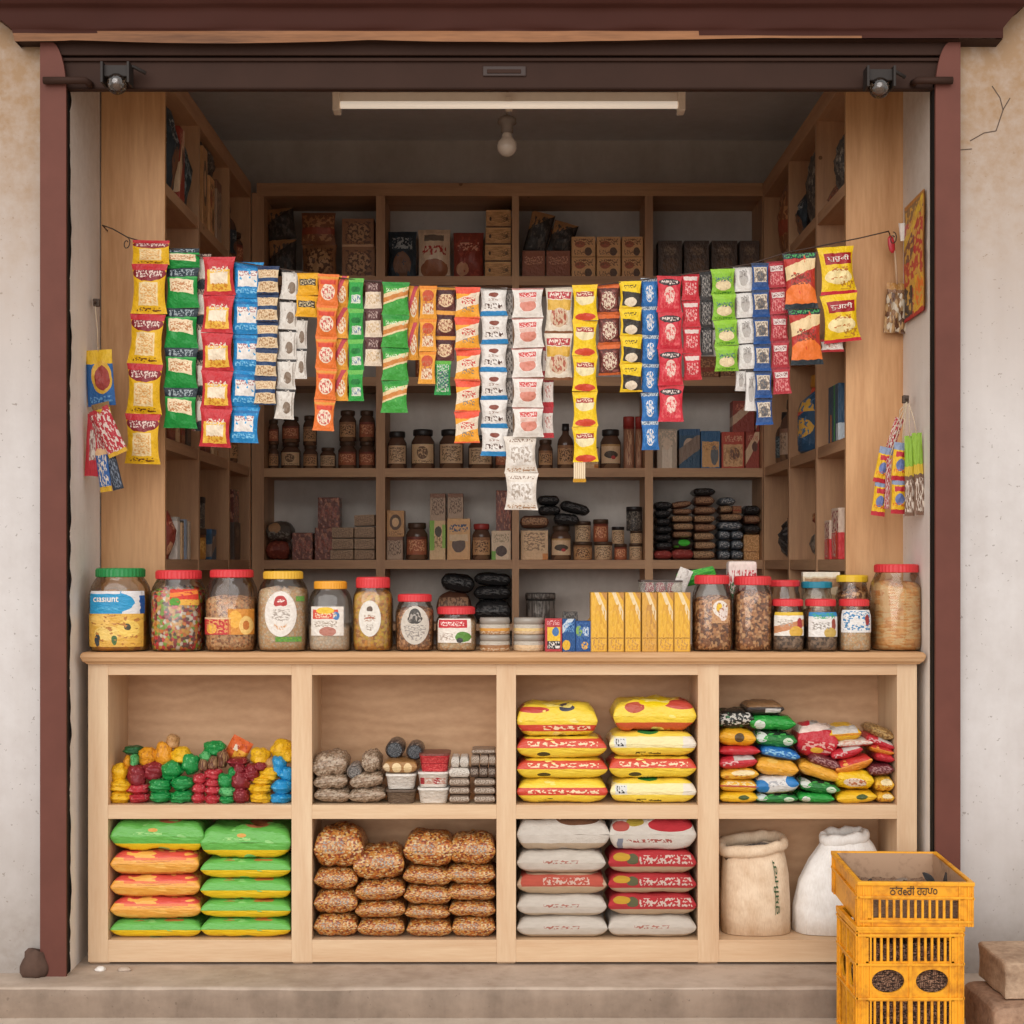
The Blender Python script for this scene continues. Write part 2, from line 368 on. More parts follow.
# eave over the opening
b = B(); De = 4.83; yf = YD(De)
def eave(u, v):
    xa, xb = X(-40 + 0, De), X(1060, De); prof = [(0, Z(40, De)), (.0, Z(31, De)), (-.005, Z(28, De)), (-.012, Z(10, De)), (-.03, Z(6, De)), (-.06, Z(-30, De)), (-.1, Z(-90, De))]
    k = min(int(v * 6), 5); f = v * 6 - k; dy = prof[k][0] * (1 - f) + prof[k + 1][0] * f; z = prof[k][1] * (1 - f) + prof[k + 1][1] * f
    xa0 = {0: X(15, De), 1: X(13, De), 2: X(11, De), 3: X(-14, De)}; xb0 = {0: X(1003, De), 1: X(1003, De), 2: X(1004, De), 3: X(1026, De)}
    A = [X(15, De), X(12, De), X(11, De), X(-12, De), X(-30, De), X(-60, De), X(-60, De)]; C_ = [X(1003, De), X(1003, De), X(1003, De), X(1018, De), X(1024, De), X(1060, De), X(1090, De)]
    a = A[k] * (1 - f) + A[k + 1] * f; c = C_[k] * (1 - f) + C_[k + 1] * f; x = a + (c - a) * u
    px = 512 + x * F / De
    wv = .010 * max(0, sin((px - 70) / 300 * pi)) if 70 < px < 370 else (.006 * sin((px - 370) / 90) if px < 760 else -.006)
    if k == 0: z -= (wv if v < .08 else 0)
    return (x, yf + dy + noise.noise(Vector((x * 6, v * 5, 0))) * .004, z)
o0 = len(b.f); b.grid(eave, 140, 24)
for i in range(o0, len(b.f)):
    cz = sum(b.v[j][2] for j in b.f[i]) / 4; cx = sum(b.v[j][0] for j in b.f[i]) / 4; px = 512 + cx * F / De
    lim = Z(31 + (2 if px < 100 else 0) + (4 if px > 700 else 0), De)
    if cz < lim and px < 860: b.mi[i] = 1
b.grid(lambda u, v: (X(15, De) + (X(1003, De) - X(15, De)) * u, yf + .004 + (.1) * v, Z(40, De) + .004 * (1 - v)), 4, 2, 2, flip=True)
b.grid(lambda u, v: eave(0, v) if u == 0 else (eave(0, v)[0], -.03, eave(0, v)[2]), 1, 24, 0); b.grid(lambda u, v: eave(1, v) if u == 0 else (eave(1, v)[0], -.03, eave(1, v)[2]), 1, 24, 0, flip=True)
struct(b.obj('trim_1', [m_eave, m_eavew, m_beam]))

# slide bolts on the frame
for s, xa, xb, lab in ((-1, 43, 85, 'brown round slide bolt across the top of the left frame post'), (1, 917, 953, 'brown round slide bolt across the top of the right frame post')):
    b = B(); z = Z(80, 4.84); y = -.155
    pts = [(X(xa, 4.84), y, z), (X(xb, 4.84), y, z)]
    if s < 0: pts += [(X(xb + 2, 4.84), y + .008, z - .004), (X(xb + 2.5, 4.84), y + .03, z - .004)]
    else: pts = [(X(xa - 1, 4.84), y + .03, z)] + pts
    b.tube(pts, .0115, 10); tag(b.obj('slide_bolt', m_beam), lab, 'bolt')
# two bulkhead lamps under the head box
for px, py, lab in ((117, 84, 'small round clear globe lamp clamped under the lintel at its left end'), (879.5, 88, 'small round clear globe lamp clamped under the lintel at its right end')):
    D = 4.83; t = thing('globe_lamp', lab, 'lamp', (X(px, D), YD(D), Z(py, D)), None, 'globe lamps under the lintel')
    r = 10.5 * D / F
    B().lathe([(r * sin(pi * k / 12) + 1e-4, -r * cos(pi * k / 12)) for k in range(13)], 24).obj('globe', glass('lamp_glass', '#d8cabc', .25, .12) if 'lamp_glass' not in MATS else MATS['lamp_glass'], t)
    b = B().lathe([(r * .35, -r * .4), (r * .42, r * .1), (r * .3, r * .5)], 16); b.obj('inner_bulb', plain('dark_bulb', '#6b5a50', .3), t)
    b = B().box(-r * 1.2, r * 1.2, -r * .4, r * .9, r * .6, r * 1.7, 0, .003)
    for s in (-1, 1): b.box(s * r * 1.25 - .004, s * r * 1.25 + .004, -r * .9, r * .9, -r * .1, r * 1.9, 0, .002)
    b.tube([(0, 0, r * 1.6), (r * 1.5, .012, r * 1.75), (r * 2.6, .02, r * 1.2)], .006, 8)
    b.obj('clamp', plain('clamp_black', '#2a2320', .6, .3), t)
# tube light and bulb
D = 5.36; zt = Z(93, D); zb = Z(112, D)
t = thing('tube_light', 'white fluorescent tube light hanging across the ceiling behind the lintel', 'light', (X(509, D), YD(D), zb))
hw = X(681, D) - X(509, D); hh = zt - zb
tube_mat = plain('tube_white', '#fff2e2', .25, 0, .6, .05); pb = [x for x in tube_mat.node_tree.nodes if x.type == 'BSDF_PRINCIPLED'][0]; pb.inputs['Emission Color'].default_value = (1, .86, .7, 1); pb.inputs['Emission Strength'].default_value = .42
b = B().box(-hw, hw, -.012, .03, hh * .48, hh, 0, .003)
for x in (-.45, .42): b.tube([(x, .01, hh), (x, .01, 3.28 - zb)], .004, 6)
b.obj('batten', plain('batten_white', '#efe0cf', .45, 0, .4, .2, 30, '#8a6f58'), t)
for s in (-1, 1): B().box(s * hw - .012, s * hw + .012, -.035, .03, -.004, hh * 1.02, 0, .003).obj('end_cap', plain('cap_cream', '#ecdac6', .5, 0, .4, .35, 40, '#6b5140'), t)
B().box(-.012, .012, -.03, .02, hh * .1, hh * .7, 0, .003).obj('tube_clip', MATS['cap_cream'], t)
B().lathe([(.0125, -hw * .975), (.0125, hw * .975)], 14).xf(Matrix.Rotation(pi / 2, 4, 'Y')).xf(Matrix.Translation((0, -.024, hh * .26))).obj('tube', tube_mat, t)
D = 5.42; t = thing('ceiling_bulb', 'frosted round light bulb hanging in its holder below the tube light', 'light bulb', (X(507, D), YD(D), Z(156.5, D)))
r = 10 * D / F; B().lathe([(r * .98 * sin(pi * k / 14) + 1e-4, r - r * cos(pi * k / 14)) for k in range(12)] + [(r * .5, r * 2.05), (r * .45, r * 2.5)], 24).obj('bulb_glass', plain('frosted_bulb', '#b9a99a', .25, 0, .6, .1), t)
B().lathe([(r * .5, r * 2.3), (r * .62, r * 2.4), (r * .62, r * 3.1), (r * .95, r * 3.3), (r * .9, r * 3.8), (r * .35, r * 4.1)], 18).obj('lamp_holder', plain('holder_brown', '#75655a', .5, 0, .4, .4, 40), t)
B().tube([(0, 0, r * 4), (.002, .004, r * 6), (0, 0, 3.28 - Z(156.5, D))], .005, 6).obj('cord', plain('cord_grey', '#8a7c70', .6), t)

# ------------------------------------------------------------------ counter
w_v = wood('birch_upright', '#e3c8a6', '#cda884', 'z'); w_h = wood('birch_rail', '#e1c4a1', '#caa47f', 'x'); w_p = wood('birch_plywood', '#d3ab86', '#b68d69', 'x', 1, .6, False, True)
w_top = wood('counter_top_wood', '#d6ae84', '#b48558', 'x')
ct = thing('shop_counter', 'pale wooden shop counter with eight open cubbyholes in two rows', 'counter')
xl, xr = X(80, 4.965), X(926, 4.965); prof = [(-.028, 1.0), (-.034, .994), (-.035, .985), (-.031, .978), (-.030, .974), (-.026, .970), (-.020, .966), (-.018, .9625)]
b = B()
pf = [(.31, .9625), (.31, 1.0)] + prof
n = len(pf); ins = lambda y: 0 if y > .2 else max(0, (y + .035)) * .9
b.v = [(xl + ins(y), y, z) for y, z in pf] + [(xr - ins(y), y, z) for y, z in pf]
b.face(range(n)); b.face([n + i for i in reversed(range(n))])
for i in range(n): b.face(((i + 1) % n, i, n + i, n + (i + 1) % n))
b.obj('countertop', w_top, ct)
zT, z1, z2, z3 = Z(675, 5), Z(805, 5), Z(819, 5), Z(940, 5)
sx = [(88, 108), (291.5, 312), (496.5, 516), (698, 719), (897, 917)]
for a, c in sx: B().box(X(a, 5), X(c, 5), 0, .022, .009, .9625, 0, .0015).obj('stile', w_v, ct)
for k in range(4):
    xa, xb = X(sx[k][1], 5), X(sx[k + 1][0], 5)
    for za, zb_ in ((zT, .9625), (z2, z1), (.009, z3)): B().box(xa, xb, .001, .021, za, zb_, 0, .001).obj('rail', w_h, ct)
    B().box(xa - .02, xb + .02, .021, .262, z2 + .01, z1 - .0005).obj('shelf_board', w_h, ct)
    B().box(xa - .02, xb + .02, .021, .262, z3 - .02, z3 - .0005).obj('bottom_board', w_h, ct)
for k, (a, c) in enumerate(sx):
    m = (X(a, 5) + X(c, 5)) / 2
    if k == 0: p, q = X(88, 5), X(108, 5) + .0
    elif k == 4: p, q = X(897, 5), X(917, 5)
    else: p, q = X(a, 5) + .002, X(c, 5) - .002
    B().box(p, q, .0215, .27, 0, .9622).obj('divider', w_v, ct)
B().box(X(90, 5), X(915, 5), .262, .274, 0, .962).obj('back_panel', w_p, ct)

# ------------------------------------------------------------------ shelving
w_d = wood('pine_shelving', '#cfa27a', '#ac8060', 'z'); w_dh = wood('pine_shelf_board', '#cda078', '#a87c5c', 'x'); w_dy = wood('pine_side_board', '#cfa37c', '#ac8062', 'y')
w_pan = wood('birch_end_panel', '#d6a87a', '#aa794d', 'z', .7, .5)
SH = [0.05, .47, .90, 1.2966, 1.713, 2.126, 2.583]       # tops of the shelves
DB = 7.09; YB = YD(DB)
bs = thing('back_shelf', 'wooden pigeonhole shelving of four bays across the back wall', 'shelf')
bx = [(251.8, 264), (376, 385), (512, 519), (645, 653), (762.3, 771)]
for a, c in bx: B().box(X(a, DB), X(c, DB), YB, 2.395, 0, 2.96).obj('divider', w_d, bs)
for k in range(4):
    for z in SH: B().box(X(bx[k][1], DB), X(bx[k + 1][0], DB), YB + .003, 2.395, z - .04, z).obj('shelf_board', w_dh, bs)
B().box(X(257, DB), X(772, DB), YB - .006, 2.395, 2.945, 3.003).obj('top_board', w_dh, bs)
XI_L, XI_R = -1.18, 1.135
def side(s, name, label, xi, xo, dv):
    t = thing(name, label, 'shelf'); x0, x1 = sorted((xi, xo)); y0, y1 = .32, YB - .012
    B().box(x0, x1, y0, y0 + .022, 0, 3.05, 0, .002).obj('end_panel', w_pan, t)
    xb0, xb1 = (xo - .012, xo) if s > 0 else (xo, xo + .012)
    ys = [y0 + .022] + [YD(d) for d in dv] + [y1]
    for i, y in enumerate(ys[1:]):
        th = .028; B().box(x0 + (.012 if s < 0 else 0), x1 - (.012 if s > 0 else 0), y - th, y, 0, 2.93).obj('divider', w_d, t)
    for i in range(3):
        ya = ys[i] + .0005; yb = ys[i + 1] - .0285
        for z in SH: B().box(x0 + (.013 if s < 0 else .003), x1 - (.013 if s > 0 else .003), ya, yb, z - .04, z).obj('shelf_board', w_dy, t)
    B().box(x0, x1, y0 + .022, y1, 2.93, 3.0, 0, .002).obj('top_board', w_dy, t)
    B().box(xb0, xb1, y0 + .022, y1, 0, 2.93).obj('back_panel', w_dy, t)
    return t
side(-1, 'side_shelf', 'tall wooden shelving along the left inner wall, plain end panel facing out', XI_L, XL - .012, (5.92, 6.55))
side(1, 'side_shelf', 'tall wooden shelving along the right inner wall, plain end panel facing out', XI_R, XR + .012, (5.86, 6.44))
# ------------------------------------------------------------------ shapes of the goods
def nz3(p, sc, seed): return noise.noise(Vector(p) * sc + Vector((seed * 7.3, seed * 3.1, seed)))
def sachet_fn(w, h, t, seed, pinch=.12, crink=.05):
    def bulge(u, v):
        a = max(0, sin(pi * min(max((v - .05) / .9, 0), 1))) ** .55; c = max(0, 1 - abs(2 * u - 1) ** 2.6) ** .6
        return a * c
    def fn(u, v, side=-1):
        bl = bulge(u, v); pw = 1 - pinch * sin(pi * v) ** .8
        x = (u - .5) * w * pw + crink * .3 * w * nz3((0, v * 2.2, 0), 1.6, seed)
        n = nz3((u * 3.2, v * 4.2, side), 1.3, seed) * .6 + nz3((u * 8, v * 9, side), 1.2, seed + 4) * .35
        ed = nz3((u * 9, 0 if v < .5 else 5, 0), 1.5, seed) * .08
        y = side * t * (.5 * bl) + t * n * (.46 * bl + .10) + t * ed * (1 - bl)
        return (x, y, (v - .5) * h + crink * .12 * h * nz3((u * 2, v, 2), 1.5, seed))
    return fn
def sachet(b, w, h, t, seed, nu=11, nv=14, pinch=.12, mi=0):
    fn = sachet_fn(w, h, t, seed, pinch)
    b.grid(lambda u, v: fn(u, v, -1), nu, nv, mi); b.grid(lambda u, v: fn(u, v, 1), nu, nv, mi, flip=True); return fn
def pillow(b, w, d, h, seed, p=7, wr=.10, nu=24, nv=14, ear=.03, mi=0, flat=.35):
    # a filled bag lying on its back: seam round the middle, fuller on top, flattened where it rests
    def fn(u, v, s):
        a, c = sin(pi * (u - .5)), sin(pi * (v - .5))
        bl = (max(0, 1 - abs(a) ** p) ** .45) * (max(0, 1 - abs(c) ** p) ** .48)
        cr = (abs(a) * abs(c)) ** 4
        n = nz3((a * 2.2, c * 2, s), 1.1, seed) * .7 + nz3((a * 5.5, c * 5, s), 1.2, seed + 2) * .5
        z = s * .5 * h * bl; z += h * wr * n * (bl + .18)
        if s < 0: z = max(z, -.5 * h * (1 - flat * .12)) 
        x = a * w * .5 * (1 - .025 * (1 - abs(c)) * abs(a) ** 3 + ear * cr); y = c * d * .5 * (1 + ear * cr)
        return (x, y, z + .5 * h)
    b.grid(lambda u, v: fn(u, v, 1), nu, nv, mi); b.grid(lambda u, v: fn(u, v, -1), nu, nv, mi, flip=True)
def lumpy(b, w, d, h, seed, ridges=0, rz=.16, nu=16, nv=10, mi=0, twist=0):
    # a wrapped sweet: wrinkled ellipsoid
    def fn(u, v):
        a = 2 * pi * u; t = pi * v - pi / 2; c = abs(cos(t)) ** .75
        p = Vector((cos(a) * c, sin(a) * c, sin(t)))
        k = 1 + .18 * nz3(p, 1.7, seed) + .08 * nz3(p, 4.5, seed + 1)
        if ridges: k *= 1 + rz * .5 * sin(ridges * p.z * 3 + p.x * 1.5 + seed) * (1 - abs(p.x) ** 2 * .5)
        return (p.x * w * .5 * k, p.y * d * .5 * k, (p.z * k) * h * .5 + h * .5)
    b.grid(fn, nu, nv, mi)

# ------------------------------------------------------------------ printed films
def two(name, top, bot, lim=.45, *extra, **k): return P(name, top, ('R', 0, 1, 0, lim, bot), *extra, coord='gen', **k)
W_, K_ = '#efe6da', '#2a211d'
YR = P('sachet_yellow_red', '#eab81a', ('R', .2, .8, .16, .62, '#f3d9a4'), ('S', .25, .75, .2, .58, 9, 22, '#e2a860'), ('E', .5, .80, .5, .16, '#8a2430'), ('S', .1, .9, .72, .86, 12, 16, '#e9cfc4'), ('R', 0, 1, .87, 1, '#c22c35'), ('S', .15, .85, .05, .12, 9, 20, '#6d3a14'))
GR = P('sachet_green_navy', '#1f9440', ('D', .44, .78, .12, '#f1dcb8'), ('R', 0, .1, 0, .9, '#1f9440'), ('R', .9, 1, 0, .9, '#1f9440'), ('S', .15, .85, .42, .66, 9, 13, '#c88a5a'), ('R', 0, 1, .73, .77, '#3fa650'), ('R', 0, 1, .77, 1, '#22303a'), ('S', .12, .88, .80, .96, 10, 14, '#9aa6ac'))
BW = P('sachet_brown_ball', '#b39a88', ('R', .25, .8, .3, .85, '#eadfd2'), ('E', .5, .12, .4, .16, '#2d3138'), ('S', 0, 1, .85, 1, 9, 12, '#3a2c28'), ('R', 0, .14, 0, 1, '#7a4a44'))
RY = P('sachet_red_yellow', '#c8323a', ('R', .1, .9, .1, .66, '#f0bf48'), ('R', .2, .82, .28, .58, '#f6e6cc'), ('S', .2, .85, .56, .74, 10, 16, '#e8d9c6'), ('S', .25, .8, .12, .3, 8, 12, '#d58a2a'))
BL = P('sachet_blue_white', '#1f86c6', ('R', .14, .86, .3, .74, '#eee9e4'), ('S', .18, .84, .6, .74, 12, 14, '#b97f80'), ('N', 6, .62, '#3fa5dc'), ('R', 0, 1, .82, .9, '#1b70ae'), ('S', .1, .9, .12, .24, 9, 18, '#7cc4ea'))
NV = P('sachet_navy_tan', '#e6cda8', ('R', 0, 1, .42, .56, '#2b4670'), ('R', 0, 1, .86, 1, '#23365a'), ('S', .1, .9, .1, .4, 9, 12, '#b48a60'), ('S', .1, .9, .6, .84, 9, 12, '#c49a72'), ('R', 0, 1, 0, .05, '#23365a'))
SV = P('sachet_silver', '#e2dcd4', ('E', .6, .38, .22, .2, '#8a7766'), ('R', 0, 1, .92, 1, '#3a3432'), ('N', 5, .62, '#c9c1b8'), ('R', .86, .93, .1, .9, '#b5aca2'), rough=.3)
YK = P('sachet_amber_black', '#eeb024', ('R', .08, .92, .42, .72, '#3a3029'), ('S', .12, .88, .45, .7, 12, 10, '#d8c49a'), ('R', 0, 1, .94, 1, '#d89a1a'))
OR = P('sachet_orange_red', '#ea7a34', ('E', .5, .42, .36, .26, '#f2e0c8'), ('S', .2, .8, .2, .6, 8, 9, '#d0605a'), ('R', 0, 1, .84, .92, '#e29a3c'), ('R', .1, .9, .66, .8, '#d8472e'))
OY = P('sachet_orange_yellow', '#f0a63a', ('E', .5, .42, .34, .28, '#f3e2c6'), ('S', .2, .8, .2, .7, 8, 9, '#d87a3a'), ('R', 0, 1, .84, 1, '#eda02a'), ('D', .2, .5, -.9, '#cc4a58'))
GN = P('sachet_green_narrow', '#2fa344', ('R', .2, .85, .16, .44, '#dfe6d2'), ('S', .2, .85, .2, .42, 9, 8, '#7d90a8'), ('E', .5, .62, .35, .1, '#187a34'), ('R', 0, 1, .86, 1, '#6cbb52'))
BC = P('sachet_brown_cream', '#ecd9c2', ('R', 0, 1, .58, 1, '#5c3634'), ('S', .2, .8, .66, .92, 9, 8, '#b39890'), ('S', .1, .9, .15, .5, 8, 10, '#d6b890'))
GO = P('sachet_green_orange', '#3fa03e', ('D', .3, .62, -.25, '#e8cfa0'), ('D', .36, .5, -.25, '#d08640'), ('S', .1, .9, .68, .8, 12, 14, '#d8e4c0'), ('R', 0, 1, .86, 1, '#2f8f38'), ('N', 4, .66, '#62b84e'))
O2 = P('sachet_orange_maroon', '#eda53c', ('E', .5, .7, .36, .18, '#c8502e'), ('R', .16, .84, .14, .46, '#ecd6b6'), ('S', .16, .84, .16, .7, 9, 9, '#c07048'), ('R', 0, 1, .9, 1, '#e48a28'))
BR = P('sachet_brown_orange', '#62322e', ('E', .5, .42, .4, .28, '#e7c8a0'), ('S', .1, .9, .2, .62, 9, 9, '#a56a50'), ('R', 0, 1, .84, 1, '#e7a040'), ('R', .08, .92, .66, .8, '#4a2426'))
GB = P('sachet_green_beads', '#2c9a4c', ('S', .1, .9, .1, .9, 14, 12, '#cfd8c8'), ('S', .2, .9, .2, .7, 11, 15, '#3a4a6a'), ('R', 0, 1, .9, 1, '#5fae3a'))
OG = P('sachet_sunset', '#f2a832', ('R', 0, 1, .78, 1, '#ea5a40'), ('D', .22, .6, -.25, '#ecd9c0'), ('S', .25, .85, .44, .66, 9, 12, '#cc3f38'), ('S', .3, .8, .2, .36, 8, 14, '#8d7f74'), ('R', 0, 1, 0, .05, '#e8663a'))
WB = P('sachet_white_blue', '#e9e4df', ('R', 0, 1, .0, .16, '#2b86c2'), ('E', .5, .74, .2, .09, '#8a4a3c'), ('S', .14, .86, .24, .42, 8, 9, '#5a4038'), ('S', .3, .7, .5, .6, 6, 14, '#a08478'))
SD = P('sachet_silver_dark', '#b9b0a8', ('S', .1, .9, .1, .9, 8, 7, '#4a423e'), ('R', 0, 1, .9, 1, '#6a625c'))
WR = P('sachet_white_red', '#ebe5de', ('E', .5, .38, .3, .2, '#d88a78'), ('R', .2, .8, .66, .84, '#d04a48'), ('S', .22, .78, .68, .82, 11, 9, '#f0d8d0'), ('R', 0, 1, .95, 1, '#b88078'), ('R', .2, .8, .5, .64, '#e2bdb0'), rough=.3)
BG = P('sachet_beige', '#e6ddd2', ('R', .12, .88, .2, .76, '#e9e3dc'), ('S', .16, .84, .28, .7, 9, 9, '#b9aca0'), ('S', .05, .95, .04, .14, 10, 18, '#b08a6a'), ('S', .1, .9, .84, .92, 14, 12, '#9a8070'), rough=.32)
RW = P('sachet_red_white', '#e6dcd4', ('R', 0, 1, .8, 1, '#b8363e'), ('R', 0, 1, 0, .16, '#c0353c'), ('S', .2, .8, .3, .7, 7, 7, '#c88a80'))
CR = P('sachet_cream_red', '#e9ddca', ('R', .06, .94, .74, .9, '#b83a40'), ('S', .12, .88, .76, .88, 12, 12, '#f0dccf'), ('R', .04, .96, .5, .72, '#e0b24c'), ('E', .5, .34, .36, .2, '#d8bda0'), ('S', .2, .8, .18, .5, 8, 8, '#b0604a'), ('R', 0, 1, 0, .06, '#8a5a3a'))
YL = P('sachet_yellow_plain', '#f2cc1c', ('E', .5, .62, .42, .2, '#f0e2b4'), ('R', .12, .88, .66, .8, '#a83a34'), ('S', .16, .84, .69, .78, 12, 12, '#f2dcc0'), ('E', .5, .1, .42, .1, '#d24a30'), ('R', 0, 1, .9, 1, '#eec21a'))
ST = P('paper_sticks', '#e8d2b0', ('S', 0, 1, 0, 1, 18, 1, '#b48a60'), ('R', 0, 1, 0, .1, '#d8a030'))
BO = P('sachet_brown_amber', '#5c2e28', ('E', .5, .46, .34, .3, '#e0ccb4'), ('R', 0, 1, .86, 1, '#d8682e'), ('S', .1, .9, .1, .8, 9, 9, '#8f5048'), ('R', 0, 1, 0, .08, '#c8602a'))
YB_ = P('sachet_yellow_black', '#f0cc1e', ('D', .14, .66, .12, '#37312c'), ('E', .5, .24, .3, .16, '#e8d8c0'), ('R', 0, .1, 0, 1, '#eec41a'), ('S', .2, .8, .74, .86, 9, 12, '#6a5414'), ('R', 0, 1, 0, .06, '#e2b418'))
B2 = P('sachet_blue_flower', '#2a6eb4', ('E', .5, .45, .26, .3, '#e4e2e4'), ('S', .1, .9, .2, .75, 9, 8, '#3f86c8'), ('R', 0, 1, .88, 1, '#c2ccd4'), ('S', 0, 1, .88, 1, 12, 8, '#5a6a80'))
RD = P('sachet_red', '#d03040', ('E', .5, .82, .46, .1, '#3e2e30'), ('S', .15, .85, .77, .87, 12, 12, '#e6d6ce'), ('E', .5, .46, .24, .24, '#eac8bc'), ('S', .1, .9, .1, .6, 8, 9, '#de5a5e'), ('R', 0, 1, .93, 1, '#c22c36'))
R2 = P('sachet_red_narrow', '#cc323e', ('R', .1, .9, .74, .9, '#e4cfc8'), ('S', .15, .85, .2, .65, 8, 9, '#eaa8a4'), ('R', 0, 1, .92, 1, '#bf2a34'))
DK = P('sachet_dark', '#3e3a3a', ('S', .1, .9, .1, .9, 8, 8, '#9a948e'), ('R', 0, 1, .9, 1, '#2a2828'))
LM = P('sachet_lime', '#86bd34', ('E', .5, .36, .36, .2, '#e6d2a8'), ('S', .1, .9, .5, .68, 9, 10, '#4a6a70'), ('R', 0, 1, .82, 1, '#94c83c'), ('S', .1, .9, .03, .12, 12, 14, '#4d8a2a'))
WS = P('sachet_white_grey', '#e4e0dc', ('E', .5, .5, .24, .3, '#b9b3ae'), ('S', .3, .7, .55, .85, 9, 8, '#8d8782'), ('R', 0, 1, .95, 1, '#5a5452'), ('R', .0, .06, 0, 1, '#a8a29e'))
BN = P('sachet_blue_tan', '#2c4f88', ('R', .1, .9, .28, .84, '#d8cab8'), ('E', .5, .5, .26, .2, '#5a5a60'), ('S', .1, .9, .3, .8, 8, 8, '#8a7c70'), ('R', 0, 1, .9, 1, '#2a3a5a'), ('R', 0, 1, 0, .1, '#22549a'))
RP = P('sachet_pink_red', '#b83a44', ('R', .12, .88, .6, .82, '#e2d2cc'), ('S', .15, .85, .64, .8, 9, 9, '#9a6a6a'), ('S', .1, .9, .1, .55, 8, 8, '#dc8a88'), ('R', 0, 1, .92, 1, '#962a34'))
RO = P('pouch_red_orange', '#b8362e', ('E', .5, .12, .62, .34, '#ec7a34'), ('D', .5, .74, -.22, '#ecd0a0'), ('S', .16, .84, .42, .62, 9, 14, '#7a3a2a'), ('R', 0, 1, 0, .09, '#263038'), ('R', 0, 1, .9, 1, '#1f3034'), ('S', .05, .95, .92, .99, 14, 18, '#4aa05a'), ('N', 5, .66, '#d8502c'))
YM = P('pouch_yellow_maroon', '#ecc61a', ('R', .12, .94, .62, .86, '#a01c26'), ('E', .5, .36, .42, .16, '#f2e0a6'), ('S', .3, .8, .46, .56, 6, 20, '#b8702a'), ('S', .25, .75, .3, .36, 5, 22, '#c06a20'), ('R', 0, 1, 0, .07, '#c8283a'), ('S', .55, .95, .1, .26, 12, 14, '#b9842c'), wob=.012)
INK_W = plain('ink_cream', '#f4e8dc', .5, var=.05); INK_R = plain('ink_red', '#b23a30', .5, var=.1); INK_K = plain('ink_dark', '#3a2a1c', .6, var=.1); INK_G = plain('ink_green', '#3c5a38', .6, var=.1)

# ------------------------------------------------------------------ the wire and the strips hung from it
WD = 5.21
wire = [(99, 224), (113, 229), (127, 237), (150, 244), (200, 256), (256, 265), (340, 278), (420, 286), (512, 289), (600, 285), (680, 275), (750, 264), (785, 253), (820, 246), (860, 238), (898, 229)]
pts = []
for i in range(len(wire) - 1):
    for k in range(4):
        f = k / 4; x = wire[i][0] * (1 - f) + wire[i + 1][0] * f; y = wire[i][1] * (1 - f) + wire[i + 1][1] * f; pts.append((X(x, WD), YD(WD), Z(y, WD)))
pts[0] = (pts[0][0], YD(5.318), pts[0][2]); pts.append((X(898, WD), YD(5.318), Z(229, WD)))
b = B().tube(pts, .0022, 6)
for px, py in ((127, 237), (893, 232)):
    c = Vector((X(px, WD), YD(WD), Z(py, WD))); b.tube([c + Vector((.012 * sin(a) * (1 - a / 16), -.004, -.016 + .016 * cos(a) - .002 * a)) for a in [k * .7 for k in range(11)]], .002, 5)
tag(b.obj('hanging_wire', plain('wire_dark', '#4a382e', .6, .3)), 'thin dark wire strung across the shop front holding the packet strips', 'wire')

